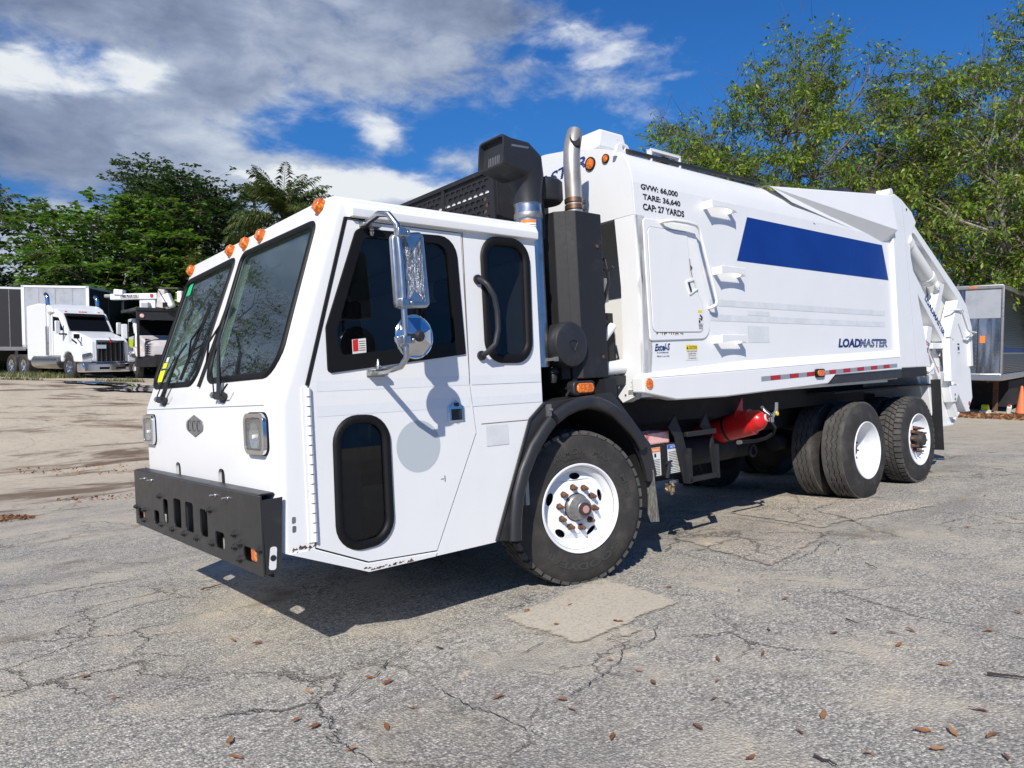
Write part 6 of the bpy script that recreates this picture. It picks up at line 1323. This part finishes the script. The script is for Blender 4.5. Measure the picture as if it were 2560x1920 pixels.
# ---------------------------------------------------------------- hopper body
XF = lambda z: float(np.interp(z, [1.2,1.29,1.39,1.6,2.1,2.62,2.9,3.4], [-.64,-.648,-.67,-.70,-.716,-.680,-.668,-.668]))
fedge = [(XF(z), z) for z in (1.25,1.39,1.6,1.85,2.1,2.35,2.62,2.86)]
body = P('body_side', MB().prism(fedge + [(-5.16,2.86),(-5.16,1.25)], 'y', 1.12, 1.2), M['white'], smooth=20)
crown = [(1.2,2.86),(1.19,2.94),(1.165,3.02),(1.125,3.08),(1.06,3.13),(.9,3.19),(.6,3.265),(.3,3.31),(0,3.325)]
crown = crown + [(-a, b) for a, b in crown[:-1]][::-1]
mb = MB().prism(crown, 'x', 0, -5.16); mb.v = [((XF(p[2]) if p[0] > -1 else p[0]), p[1], p[2]) for p in mb.v]
P('body_roof', mb, M['white'], smooth=30)
P('body_box', MB().box((-5.14,-1.2,1.22),(-1.2,1.1,2.95)), M['white'])
fp = [(1.197,2.62),(1.197,2.94)] + crown[:len(crown)] + [(-1.197,2.62)]
XP = lambda z: XF(z) + .012
mb = MB().prism([(1.2,2.62)] + crown + [(-1.2,2.62)], 'x', 0, -.05); mb.v = [(p[0] + XP(p[2]), p[1]*.998, p[2]) for p in mb.v]
fpn = P('front_panel', mb, M['white'], smooth=30)
def frontprism(poly, d0, d1, mat, nm, par=None, **k):
    m_ = MB().prism(poly, 'x', d0, d1); m_.v = [(p[0] + XF(p[2]), p[1], p[2]) for p in m_.v]; return P(nm, m_, mat, par or truck, **k)
pst = []
for z in (2.617,2.4,2.1,1.9,1.7,1.5,1.445): pst.append((1.005, z))
for z in (1.44,1.26): pst.append((.985, z))
pst += [(1.03,1.215),(1.14,1.255),(1.2,1.285)] + [(1.2, z) for z in (1.39,1.6,1.85,2.1,2.4,2.617)]
post = frontprism(pst, .012, -.10, M['white'], 'front_post', smooth=20)
frontprism([(1.0,1.432),(1.2,1.432),(1.2,1.436),(1.0,1.436)], .0125, .014, M['grime'], 'panel_seam', post)
def flabel(par, nm, y0, y1, z0, z1, bits, base='paper'):     # a printed label on the front post
    m_ = MB(); X_ = lambda z, d: XF(z) + .012 + d
    m_.quad((X_(z0,.0015),y0,z0),(X_(z0,.0015),y1,z0),(X_(z1,.0015),y1,z1),(X_(z1,.0015),y0,z1), 0)
    for (a,b,c,d,mi) in bits: m_.quad((X_(c,.0025),a,c),(X_(c,.0025),b,c),(X_(d,.0025),b,d),(X_(d,.0025),a,d), mi)
    return P(nm, m_, [M[base], M['dred'], M['ink'], M['navy']], par, smooth=None)
flabel(post, 'torque_label', 1.06, 1.135, 1.475, 1.605, [(1.075,1.12,1.57,1.575,3),(1.08,1.115,1.55,1.56,3),(1.075,1.12,1.505,1.51,3),(1.08,1.115,1.49,1.50,3),(1.062,1.133,1.59,1.592,3)])
dl = flabel(post, 'danger_label', 1.075, 1.165, 1.265, 1.43, [(1.078,1.162,1.402,1.428,1)] + [(1.083,1.157,1.275+i*.009,1.279+i*.009,2) for i in range(4)] + [(1.13,1.158,1.372,1.392,2)])
mb = MB(); xx = XF(1.35) + .0155
text(mb, 'DANGER', (XF(1.41)+.0155,1.092,1.407), (0,.062,0), (0,0,.015), 0); P('label_text', mb, M['paper'], post, smooth=None)
P('danger_pictogram', MB().tube([(xx,1.105,1.325),(xx,1.118,1.345),(xx,1.112,1.37)], .005, 6).tube([(xx,1.118,1.345),(xx,1.14,1.345),(xx,1.155,1.365)], .004, 6).tube([(xx,1.112,1.335),(xx,1.14,1.325)], .004, 6).lathe([(.008,0),(.008,.001)], (xx,1.128,1.362), 'x', 12), M['ink'], post)
flabel(post, 'small_label', 1.045, 1.07, 1.255, 1.285, [(1.05,1.065,1.262,1.278,2)])
# front lamps, lettering, lugs
for y_, z_, r_ in ((.80,3.097,.053),(.962,3.094,.035)):
    l = P('clearance_lamp', MB().lathe([(r_,0),(r_,.012),(r_*.85,.016)], (XP(z_),y_,z_), 'x', 28, cap=False), M['seal'])
    P('lamp_lens', MB().lathe([(r_*.85,.004),(r_*.80,.012),(r_*.5,.018),(.0,.02)], (XP(z_),y_,z_), 'x', 28), M['amber'], l)
X_ = XF(3.09) + .0145
mb = MB(); gaps = [(.10,.17),(.27,.34),(.44,.51),(.62,.68),(.80,.85)]
stripe_text(mb, 'MASTER', (XP(3.028)+.004, .05, 3.022), (.0,.71,.07), (.0,0,.09), gaps, 0, .03, .2)
P('front_lettering', mb, M['blue'], smooth=None)
P('lifting_lug', MB().prism([(-.62,3.08),(-.86,3.08),(-.78,3.185),(-.72,3.20),(-.67,3.18)], 'y', 1.05, 1.08, [ellipse(-.735,3.155,.02,.02,12)]), M['white2'], smooth=None, bevel=.004)
P('roof_brow', MB().prism([(-.68,3.22),(-.72,3.375),(-1.0,3.375),(-1.05,3.22)], 'y', .52, .86), M['white2'], smooth=None, bevel=.02)
P('roof_dark_line', MB().tube([(-.75,1.09,3.135),(-1.6,1.09,3.14),(-2.6,1.10,3.15)], .018, 8), M['plastic'])  # thin dark tube along the roof edge
rb = P('roof_bracket', MB().box((-1.03,1.06,3.10),(-1.05,1.10,3.20)).box((-1.40,1.06,3.10),(-1.42,1.10,3.20)).box((-1.42,1.06,3.18),(-1.03,1.10,3.20)), M['white2'], bevel=.004)
P('hinge_block', MB().box((-1.20,1.0,3.12),(-1.28,1.08,3.17)), M['rust'], rb)
P('roof_hose', MB().tube([(-4.1,.85,3.28),(-4.35,.95,3.37),(-4.6,1.0,3.385),(-4.85,1.0,3.34)], .024, 8), M['plastic'])
# lower ledge and skirt (stands proud of the side)
sk = [(-.655,1.30),(-.66,1.40),(-5.155,1.50),(-5.155,1.262),(-5.10,1.268),(-3.56,1.335),(-3.40,1.252),(-1.64,1.206),(-.99,1.212)]
SKT = lambda x: 1.392 + (-.66 - x) * (1.50-1.392) / 4.495
LED = lambda x: float(np.interp(-x, [.66,1.96,5.16], [1.425,1.505,1.585]))
mb = MB(); 
top = [(x, SKT(x)) for x in (-.62,-1.2,-2,-3,-4,-5.155)]
low = [(-.60,1.285),(-.985,1.213),(-1.64,1.207),(-3.40,1.253),(-3.56,1.334),(-5.155,1.355)]
mb.prism([(-.60,1.40)] + [(-.655,SKT(-.655)),(-5.155,SKT(-5.155))] + low[::-1], 'y', 1.15, 1.262)
skirt = P('side_skirt', mb, M['white'], smooth=20, bevel=.012)
mb = MB()
xs = [-.62,-.9,-1.3,-2,-3,-4,-5.155]
V_ = [(x, 1.261, SKT(x)) for x in xs] + [(x, 1.199, LED(x)) for x in xs] + [(x, 1.15, SKT(x)) for x in xs]; k = len(xs)
mb.add(V_, [(i,i+1,k+i+1,k+i) for i in range(k-1)] + [(k+i,k+i+1,2*k+i+1,2*k+i) for i in range(k-1)] + [(0,k,2*k),(k-1,2*k-1,3*k-1)])
P('skirt_ledge', mb, M['white'], skirt, smooth=30)
P('skirt_trim', MB().prism([(-3.60,1.328),(-5.15,1.352),(-5.15,1.262),(-3.42,1.248)], 'y', 1.16, 1.258), M['black'], skirt, smooth=None, bevel=.01)
# reflective tape
TP = lambda x: (1.337 + (-2.19 - x) * .0237, ) [0]
cuts = [-2.19,-2.342,-2.513,-2.672,-2.836,-2.985,-3.13,-3.30,-3.427,-3.568,-3.721,-3.88,-4.03,-4.19,-4.35,-4.51,-4.66,-4.82,-5.02]
for i in range(len(cuts)-1):
    if cuts[i] == -3.13: continue
    a, b = cuts[i], cuts[i+1]; z0, z1 = TP(a), TP(b); h = .021
    P('tape_strip', MB().add([(a,1.2635,z0-h),(b,1.2635,z1-h),(b,1.2635,z1+h),(a,1.2635,z0+h)], [(0,1,2,3)]), M['tapered' if (i % 2 == 1) == (i < 7) else 'tapegrey'], skirt, smooth=None)
ml = P('side_marker_lamp', MB().prism(rpoly(rect(-3.31,1.322,-3.13,1.404), .03, 5), 'y', 1.262, 1.285), M['seal'], smooth=40, bevel=.006)
P('lamp_lens', MB().prism(rpoly(rect(-3.29,1.334,-3.15,1.392), .024, 5), 'y', 1.284, 1.294), M['amber'], ml, smooth=40, bevel=.004)
P('side_reflector', MB().lathe([(.040,0),(.038,.008),(.0,.010)], (-.665,1.262,1.348), 'y', 28), M['amber'])
# access door on the body
fr_poly = rpoly([(-.752,2.60),(-1.40,2.60),(-1.555,1.90),(-1.53,1.69),(-.765,1.67)], [.04,.12,.3,.12,.03], 6)
P('access_door_frame', MB().prism(fr_poly, 'y', 1.2, 1.212), M['white'], smooth=20, bevel=.006)
ad_poly = rpoly([(-.795,2.535),(-1.29,2.54),(-1.30,2.20),(-1.455,1.95),(-1.44,1.745),(-.80,1.735)], [.05,.03,0,.1,.05,.05], 5)
P('door_gap', MB().prism(inset(ad_poly, -.004), 'y', 1.2, 1.2128), M['grime'], smooth=None)
ad = P('access_door', MB().prism(ad_poly, 'y', 1.2, 1.217), M['white'], smooth=20, bevel=.004)
P('door_latch', MB().prism(rpoly([(-1.23,2.145),(-1.345,2.175),(-1.39,2.09),(-1.275,2.035)], .008), 'y', 1.216, 1.226, [[(-1.25,2.135),(-1.34,2.158),(-1.372,2.093),(-1.283,2.052)]]), M['white'], ad, smooth=None)
P('latch_recess', MB().prism([(-1.25,2.135),(-1.285,2.144),(-1.315,2.066),(-1.283,2.052)], 'y', 1.2165, 1.2185), M['ink'], ad)
P('rust_mark', MB().prism([(-1.305,2.33),(-1.31,2.28),(-1.335,2.26),(-1.315,2.24),(-1.33,2.18),(-1.312,2.24)], 'y', 1.2125, 1.2185), M['rust'], ad)
mb = MB(); random.seed(5)
for i in range(26): x_ = -.84 - random.random()*.33; mb.prism([(x_,1.733),(x_-.012,1.733),(x_-.006,1.733-random.uniform(.006,.022))], 'y', 1.2125, 1.2135)
P('chipped_paint', mb, M['rust'], ad)
def splabel(nm, x0, x1, z0, z1, yy, base, bits, par=None):
    m_ = MB().quad((x0,yy,z0),(x1,yy,z0),(x1,yy,z1),(x0,yy,z1), 0)
    for (a,b,c,d,mi) in bits: m_.quad((a,yy+.0012,c),(b,yy+.0012,c),(b,yy+.0012,d),(a,yy+.0012,d), mi)
    return P(nm, m_, [M[base], M['yellow'], M['ink'], M['navy'], M['orange'], M['labelblue']], par or truck, smooth=None)
splabel('caution_strip_label', -1.372, -1.436, 1.765, 1.922, 1.2185, 'paper', [(-1.374,-1.434,1.90,1.92,1)] + [(-1.378,-1.43,1.772+i*.011,1.777+i*.011,2) for i in range(4)], ad)
P('label_pictogram', MB().tube([(-1.40,1.2202,1.88),(-1.425,1.2202,1.86),(-1.41,1.2202,1.84)], .007, 6).tube([(-1.385,1.2202,1.852),(-1.41,1.2202,1.85)], .004, 6).lathe([(.012,0),(.012,.001)], (-1.39,1.2197,1.828), 'y', 12), M['ink'], ad)
cl = splabel('caution_label', -1.211, -1.368, 1.519, 1.642, 1.2025, 'paper', [(-1.213,-1.366,1.60,1.640,1)])
mb = MB()
text(mb, 'CAUTION', (-1.252,1.2042,1.607), (-.105,0,0), (0,0,.026), 0); mb.add([(-1.22,1.2042,1.607),(-1.246,1.2042,1.607),(-1.233,1.2042,1.633)], [(0,1,2)])
for i, s_ in enumerate(('KEEP ACCESS DOOR', 'CLOSED WHEN', 'EJECTOR PANEL', 'IS IN MOTION')):
    w_ = .13 if i == 0 else .10; text(mb, s_, (-1.29 + w_/2,1.2042,1.584 - i*.0185), (-w_,0,0), (0,0,.0105), 0, .01)
P('label_text', mb, M['ink'], cl, smooth=None)
mb = MB(); text(mb, 'Excel-S', (-.825,1.2022,1.592), (-.19,0,.006), (0,0,.056), 0, .035, .35); text(mb, 'by LOADMASTER', (-.85,1.2022,1.573), (-.14,0,0), (0,0,.014), 0, .02, .2); text(mb, 'Made in the USA', (-.85,1.2022,1.548), (-.15,0,0), (0,0,.013), 0, .01)
P('model_lettering', mb, M['navy'], smooth=None)
for s_, x_, z_, w_ in (('GVW: 66,000', -.758, 2.808, .455), ('TARE: 36,640', -.777, 2.734, .463), ('CAP: 27 YARDS', -.772, 2.660, .512)):
    mb = MB(); text(mb, s_, (x_,1.2022,z_), (-w_,0,0), (0,0,.052), 0, .035); P('weight_lettering', mb, M['ink'], smooth=None)
mb = MB(); text(mb, 'LOAD', (-3.775,1.2022,1.612), (-.50,0,0), (0,0,.094), 0, .05, .2)
stripe_text(mb, 'MASTER', (-4.25,1.2022,1.612), (-.69,0,0), (0,0,.094), [(.12,.18),(.30,.36),(.48,.54),(.66,.71),(.83,.87)], 0, .05, .2)
P('side_lettering', mb, M['navy'], smooth=None)
P('blue_stripe', MB().quad((-2.003,1.2022,2.369),(-5.062,1.2022,2.374),(-4.94,1.2022,2.763),(-2.199,1.2022,2.768)), M['blue'], smooth=None)
for a, b, c, d in ((-1.57,-4.92,1.965,2.02),(-1.57,-4.91,1.84,1.895),(-2.13,-2.49,1.90,1.94),(-2.118,-2.465,1.66,1.805)):
    P('stripe_ghost', MB().quad((a,1.2018,c),(b,1.2018,c),(b,1.2018,d),(a,1.2018,d)), M['ghost'], smooth=None)
# steps, rail, gusset
for (xa, xb, z_) in ((-1.545,-1.905,2.77), (-1.635,-1.99,2.235), (-1.59,-1.955,1.665)):
    n_ = 14; pts = [(xa, z_+.05), (xb, z_+.05), (xb, z_-.02)] + [(xb + (xa-xb)*i/n_, z_ - .012 + .018*math.sin(math.pi*i/n_)) for i in range(1, n_)] + [(xa, z_-.02)]
    s = P('step', MB().prism(pts, 'y', 1.285, 1.291).box((xb,1.2,z_-.015),(xb+.006,1.288,z_+.05)).box((xa-.006,1.2,z_-.015),(xa,1.288,z_+.05)), M['white2'], smooth=None, bevel=.002)
    mb = MB()
    for i in range(12): x_ = xa + (xb-xa)*(i+.3)/12; mb.prism([(x_,z_+.05),(x_-.016,z_+.05),(x_-.008,z_+.058)], 'y', 1.285, 1.291)
    P('step_teeth', mb, M['white2'], s)
P('grab_rail', MB().tube([(-.955,1.205,2.585),(-.975,1.25,2.59),(-1.05,1.268,2.598),(-1.22,1.27,2.60),(-1.34,1.27,2.592),(-1.385,1.27,2.565),(-1.40,1.27,2.50),(-1.54,1.27,2.10),(-1.575,1.268,2.0),(-1.572,1.262,1.965),(-1.545,1.24,1.945),(-1.525,1.205,1.94)], .0145, 10), M['white2'], smooth=60)
A_, B_, C_, D_ = (-2.66,1.17,3.115), (-5.15,1.25,3.345), (-5.15,1.30,2.935), (-3.05,1.195,3.02)
mb = MB().add([A_, B_, C_, (-4.93,1.199,2.80), (-3.0,1.199,3.0), (-5.15,1.199,2.84), (-5.15,1.0,3.36), (-2.66,1.0,3.16)], [(0,1,2),(0,2,3,4),(2,5,3),(1,5,2),(0,7,6,1)])
P('side_gusset', mb, M['white'], smooth=None, bevel=.01)
P('rust_mark', MB().prism([(-3.39,2.84),(-3.43,2.833),(-3.43,2.839),(-3.39,2.848)], 'y', 1.2005, 1.2015), M['rust'])
P('roof_rear', MB().prism([(-4.6,3.2),(-5.16,3.2),(-5.16,3.36),(-5.0,3.37)], 'y', -1.1, 1.1), M['white'])
# ---------------------------------------------------------------- rear post and tailgate
rp = P('rear_post', MB().prism([(-5.155,1.372),(-5.155,3.35),(-5.27,3.375),(-5.45,3.335),(-5.72,3.225),(-5.84,3.11),(-5.79,3.05),(-5.63,2.86),(-5.63,2.68),(-5.78,2.226),(-6.05,1.372)], 'y', .98, 1.24), M['white'], smooth=None, bevel=.012)
P('panel_seam', MB().prism([(-5.44,3.3),(-5.447,3.3),(-5.622,1.38),(-5.615,1.38)], 'y', 1.24, 1.2412), M['ghostrim'], rp)
P('post_trim', MB().box((-5.93,1.0,1.262),(-5.20,1.236,1.372)), M['matte'], rp, bevel=.006)
P('hinge_pin', MB().tube([(-5.18,1.05,3.385),(-5.18,1.235,3.385)], .045, 16).tube([(-5.02,1.0,3.36),(-5.2,1.1,3.41)], .03, 10), M['white2'], rp)
P('hinge_cap', MB().tube([(-4.95,.9,3.37),(-4.95,1.15,3.37)], .04, 12), M['copper'], rp)
P('pivot_hole', MB().lathe([(.018,0),(.018,.001)], (-5.57,1.2405,3.23), 'y', 12), M['ink'], rp)
tg = P('tailgate_shell', MB().prism([(-5.6,3.05),(-7.2,2.28),(-7.5,2.1),(-7.6,1.85),(-7.6,1.0),(-7.42,.78),(-6.9,.66),(-6.45,.66),(-6.1,1.30),(-5.75,2.2)], 'y', -1.1, 1.05), M['white2'], smooth=None, bevel=.01)
P('top_rail', MB().prism([(-5.83,3.115),(-7.27,2.345),(-7.51,2.17),(-7.67,1.88),(-7.64,1.35),(-7.55,1.35),(-7.56,1.86),(-7.42,2.08),(-7.2,2.24),(-5.86,2.99)], 'y', 1.04, 1.2), M['white2'], tg, smooth=None, bevel=.008)
P('rear_panel', MB().prism([(-6.83,1.74),(-7.22,2.16),(-7.5,2.13),(-7.65,1.87),(-7.62,1.35),(-7.64,.92),(-7.47,.76),(-6.89,1.315)], 'y', 1.04, 1.17), M['white2'], tg, smooth=None, bevel=.01)
P('lower_beam', MB().prism([(-6.86,1.34),(-7.45,.745),(-7.30,.745),(-6.80,1.25)], 'y', 1.04, 1.20), M['white2'], tg, smooth=None, bevel=.01)
P('rail_lug', MB().prism(rpoly([(-7.10,2.40),(-7.12,2.50),(-7.20,2.49),(-7.25,2.34)], [0,.04,.04,0]), 'y', 1.02, 1.06), M['white2'], tg, bevel=.006)
P('hopper_side', MB().prism([(-6.20,1.30),(-6.35,.62),(-6.94,.62),(-7.19,.752),(-6.82,1.25),(-6.5,1.65)], 'y', .9, 1.13), M['white2'], tg, smooth=None, bevel=.01)
P('hopper_floor', MB().prism([(-6.36,.60),(-6.94,.60),(-7.2,.74),(-7.18,.75),(-6.93,.62),(-6.36,.62)], 'y', -1.1, 1.15), M['white2'], tg)
P('lettered_bar', MB().prism([(-5.62,2.62),(-5.70,2.58),(-6.70,1.725),(-6.56,1.685),(-5.66,2.40)], 'y', 1.08, 1.21), M['white2'], tg, smooth=None, bevel=.008)
ang = math.atan2(1.735-2.285, -(6.665-6.085)); d_ = Vector((-.57,0,-.535)); u_ = d_.normalized(); v_ = Vector((-.70,0,.72)).normalized()
mb = MB(); text(mb, 'LOADMASTER', Vector((-6.045,1.2115,2.195)), Vector((-.56,0,-.455)), Vector((-.055,0,.06)), 0, .05, 0)
P('bar_lettering', mb, M['navy'], tg, smooth=None)
cy = P('lift_cylinder', MB().tube([(-5.66,1.17,2.86),(-6.36,1.17,2.44)], .085, 24), M['white2'], tg, smooth=60)
cyr = P('cylinder_collar', MB().tube([(-6.26,1.17,2.50),(-6.31,1.17,2.47)], .092, 24).tube([(-5.62,1.17,2.885),(-5.70,1.17,2.836)], .095, 24), M['white2'], tg, smooth=60)
P('cylinder_eye', MB().lathe([(.05,-.05),(.075,-.05),(.075,.05),(.05,.05)], (-5.63,1.18,2.89), 'y', 24), M['white2'], tg)
P('cylinder_hose', MB().tube([(-5.98,1.12,2.80),(-6.12,1.12,2.80),(-6.22,1.12,2.68),(-6.30,1.12,2.52),(-6.29,1.12,2.42)], .018, 8), M['plastic'], tg, smooth=60)
P('hose_block', MB().box((-6.1,1.06,2.74),(-5.95,1.14,2.83)).box((-6.16,1.05,2.52),(-6.02,1.1,2.66)), M['white2'], tg, bevel=.01)
P('link_arm', MB().prism([(-6.50,2.445),(-6.60,2.46),(-6.80,2.42),(-6.52,1.98),(-6.42,1.86),(-6.36,2.02),(-6.58,2.30)], 'y', 1.06, 1.185), M['white2'], tg, smooth=None, bevel=.01)
P('grease_patch', MB().prism([(-6.28,2.34),(-6.45,2.36),(-6.48,2.24),(-6.42,2.18),(-6.34,2.22)], 'y', 1.05, 1.052), M['ink'], tg)
P('arm_pin', MB().lathe([(.06,0),(.06,.02),(.03,.022),(.03,.03)], (-6.55,1.185,2.39), 'y', 18), M['white2'], tg)
P('pivot_arm', MB().prism([(-7.04,2.225),(-7.26,2.205),(-7.20,2.10),(-6.83,1.70),(-6.67,1.74)], 'y', 1.1, 1.25), M['white2'], tg, smooth=None, bevel=.01)
P('guide_post', MB().box((-6.655,1.20,1.175),(-6.55,1.29,1.715)), M['white2'], tg, bevel=.006)
P('guide_post', MB().box((-6.86,1.16,1.125),(-6.74,1.25,1.67)), M['white2'], tg, bevel=.006)
P('cross_member', MB().box((-6.57,1.08,1.59),(-6.20,1.22,1.665)), M['white2'], tg, bevel=.006); P('cross_strip', MB().box((-6.6,1.08,1.36),(-6.25,1.14,1.385)), M['white2'], tg)
P('brace', MB().prism([(-6.10,1.875),(-6.25,1.86),(-6.16,1.64),(-6.02,1.70)], 'y', 1.06, 1.21), M['white2'], tg, bevel=.008)
rl = P('lower_rail', MB().prism([(-5.93,1.80),(-6.03,1.72),(-6.47,1.26),(-6.43,1.16)], 'y', 1.08, 1.20), M['white2'], tg, smooth=None, bevel=.006)
for i in range(5):
    f0, f1 = .08 + i*.17, .08 + (i+1)*.17; p_ = lambda f, d: (-5.985 - .455*f + d, 1.2015, 1.735 - .475*f)
    P('tape_strip', MB().quad(p_(f0,-.012),p_(f1,-.012),p_(f1,.018),p_(f0,.018)), M['tapered' if i % 2 == 0 else 'tapegrey'], tg, smooth=None)
P('lower_link', MB().prism([(-6.52,1.30),(-6.60,1.30),(-6.95,.72),(-6.86,.70)], 'y', 1.13, 1.22), M['white2'], tg, bevel=.006)
P('link_bracket', MB().prism(rpoly([(-6.62,1.13),(-6.95,1.13),(-7.0,1.07),(-6.83,.90),(-6.70,.90)], .02), 'y', 1.13, 1.24), M['white2'], tg, bevel=.01)
P('bracket_bolt', MB().lathe([(.015,0),(.015,.01)], (-6.78,1.24,1.0), 'y', 8).lathe([(.015,0),(.015,.01)], (-6.78,1.24,.945), 'y', 8), M['dullsteel'], tg)
P('tailgate_handle', MB().tube([(-6.80,1.19,2.08),(-6.83,1.26,2.09),(-7.05,1.27,2.09),(-7.12,1.27,2.06),(-7.28,1.27,1.84),(-7.33,1.27,1.815),(-7.62,1.26,1.80),(-7.5,1.25,1.765),(-7.36,1.19,1.72)], .013, 8), M['white2'], tg, smooth=60)
P('latch_hook', MB().box((-6.12,1.18,1.27),(-5.97,1.25,1.36)).tube([(-5.95,1.24,1.31),(-6.05,1.25,1.355),(-6.12,1.24,1.40)], .02, 8), M['white2'], tg, bevel=.01)
splabel('service_label', -7.17, -7.25, 1.50, 1.70, 1.1722, 'paper', [(-7.175,-7.245,1.64,1.66,2),(-7.175,-7.245,1.53,1.54,2),(-7.18,-7.24,1.57,1.62,3)], tg)
splabel('danger_label', -5.955, -5.99, 1.47, 1.66, 1.2412, 'paper', [(-5.957,-5.988,1.63,1.655,4),(-5.96,-5.985,1.54,1.60,2)], rp)
P('tail_reflector', MB().lathe([(.03,0),(.03,.004)], (-7.50,1.171,.85), 'y', 20), M['tapered'], tg)
for s_ in (-1, 1): P('rear_mud_flap', MB().box((-6.335,.60 if s_ > 0 else -1.24,.33),(-6.32,1.24 if s_ > 0 else -.60,1.21)), M['matte'])
P('rear_wheel_guard', MB().box((-6.3,.5,1.14),(-3.75,1.15,1.16)), M['dark'])
# ---------------------------------------------------------------- control box, steps, holder
cb = P('battery_box', MB().box((-1.345,.72,.60),(-.95,1.0,.855)), M['matte'], smooth=None, bevel=.008)
splabel('warning_label', -.962, -1.078, .612, .838, 1.0025, 'paper', [(-.964,-1.076,.80,.836,4)] + [(-.975,-1.065,.62+i*.013,.6245+i*.013,2) for i in range(10)] + [(-1.0,-1.025,.76,.79,2)], cb)
nl = splabel('notice_label', -1.17, -1.335, .612, .845, 1.0025, 'paper', [(-1.172,-1.333,.81,.843,5)] + [(-1.182,-1.325 + (i % 3)*.012,.62+i*.0135,.6245+i*.0135,2) for i in range(13)], cb)
mb = MB(); text(mb, 'NOTICE', (-1.205,1.0045,.818), (-.09,0,0), (0,0,.018), 0); text(mb, 'WARNING', (-.975,1.0045,.81), (-.09,0,0), (0,0,.016), 0); P('label_text', mb, M['paper'], cb, smooth=None)
P('box_latch', MB().tube([(-1.125,1.02,.585),(-1.14,1.03,.66),(-1.145,1.03,.71)], .016, 8).tube([(-1.11,1.03,.705),(-1.18,1.03,.715)], .012, 8), M['plastic'], cb)
P('red_tray', MB().box((-1.222,.78,.862),(-.95,.80,.955)).box((-1.222,.97,.862),(-.95,.985,.95)).box((-1.222,.78,.862),(-1.21,.985,.955)).box((-.962,.78,.862),(-.95,.985,.955)).box((-1.222,.78,.862),(-.95,.985,.872)), M['redfade'], cb, smooth=None)
P('box_tray_bracket', MB().box((-1.32,.80,.555),(-1.05,.95,.60)), M['dark'], cb)
mb = MB(); random.seed(9)
for i in range(7): p0 = Vector((-1.15 - random.random()*.14, .96 + random.random()*.04, .53 - random.random()*.05)); mb.tube([p0, p0 + Vector((random.uniform(-.05,.05), .02, random.uniform(-.06,.0)))], .014, 8)
M['brass'] = material('dirty_brass', (.22, .17, .11), .5, .6)
P('drain_fitting', mb, M['brass'], cb); P('fitting_plate', MB().box((-1.30,.985,.53),(-1.18,1.0,.552)), M['steel'], cb)
ld = P('step_plate', MB().prism([(-1.235,1.085),(-1.15,1.0),(-1.225,.90),(-1.32,.52),(-1.36,.515),(-1.365,.79),(-1.325,.93)], 'y', 1.03, 1.045), M['matte'], smooth=None, bevel=.003)
P('step_plate', MB().prism([(-1.655,1.065),(-1.575,.975),(-1.64,.90),(-1.74,.90),(-1.765,.79),(-1.775,.52),(-1.735,.52),(-1.70,.78),(-1.745,.905)], 'y', 1.03, 1.045), M['matte'], smooth=None, bevel=.003)
P('step_frame', MB().box((-1.40,1.03,.515),(-1.345,1.07,.80)).box((-1.785,1.03,.515),(-1.745,1.07,.80)), M['matte'])
for z_ in (.915, .54): P('step_rung', MB().obox((-1.56,1.05,z_),(.205,0,0),(0,.02,0),(0,0,.020)), M['matte'], bevel=.004)
axx = Vector((-2.42,1.05,.957)) ; ax0 = Vector((-2.33,.44,.80)); dd = (axx - ax0).normalized()
P('extinguisher_holder', MB().tube([ax0, axx - dd*.03], .12, 28).prism([(-2.28,1.0),(-2.44,1.02),(-2.44,1.17)], 'y', .90, .91), M['red'], smooth=50)
P('holder_band', MB().tube([ax0 + dd*.34, ax0 + dd*.365], .123, 28), M['ink'], smooth=50)
fe = empty('fire_extinguisher', tuple(TM @ axx)); fe.rotation_mode = 'QUATERNION'; fe.rotation_quaternion = TM.to_quaternion()
tag(fe, 'red fire extinguisher with chrome lever held under the body by the steps', 'fire extinguisher')
ex_ = lambda p: Vector(p) - axx
prof_ = [(.0,-.3),(.098,-.3),(.098,.01),(.088,.05),(.06,.085),(.030,.10),(.028,.12)]
mb = MB(); a = dd; b_ = a.orthogonal().normalized(); c_ = a.cross(b_); n_ = 28
V_ = [a*h + (b_*math.cos(2*math.pi*j/n_) + c_*math.sin(2*math.pi*j/n_))*r for r, h in prof_ for j in range(n_)]
mb.add(V_, [(i*n_+j, i*n_+(j+1) % n_, (i+1)*n_+(j+1) % n_, (i+1)*n_+j) for i in range(len(prof_)-1) for j in range(n_)])
P('cylinder', mb, M['red'], fe, smooth=50)
P('neck_collar', MB().tube([a*.098, a*.112], .036, 16), M['paper'], fe)
P('valve', MB().tube([a*.11, a*.165], .022, 12).tube([a*.15 + Vector((0,0,-.05)), a*.15 + Vector((0,0,.02))], .020, 12), M['chrome'], fe, smooth=50)
P('lever', MB().tube([a*.16, a*.19 + Vector((-.01,.0,.045)), a*.195 + Vector((-.01,0,.115))], [(.012,.018),(.012,.02),(.012,.018)], 8).tube([a*.15 + Vector((0,0,.01)), a*.10 + Vector((0,.0,.06)), a*.06 + Vector((0,0,.115))], [(.006,.016)]*3, 8), M['chrome'], fe, smooth=50)
P('gauge', MB().lathe([(.018,0),(.018,.012)], tuple(a*.175 + Vector((-.01,.02,.02))), 'y', 14), M['yellow'], fe)
P('hose', MB().tube([a*.15 + Vector((0,.0,-.05)), a*.15 + Vector((.0,.03,-.10)), ex_((-2.50,1.17,.84)), ex_((-2.42,1.14,.80)), ex_((-2.30,1.11,.785)), ex_((-2.08,1.09,.79))], .017, 10), M['seal'], fe, smooth=60)
P('hose_tip', MB().tube([ex_((-2.09,1.09,.79)), ex_((-2.05,1.09,.791))], .019, 10), M['dullsteel'], fe)
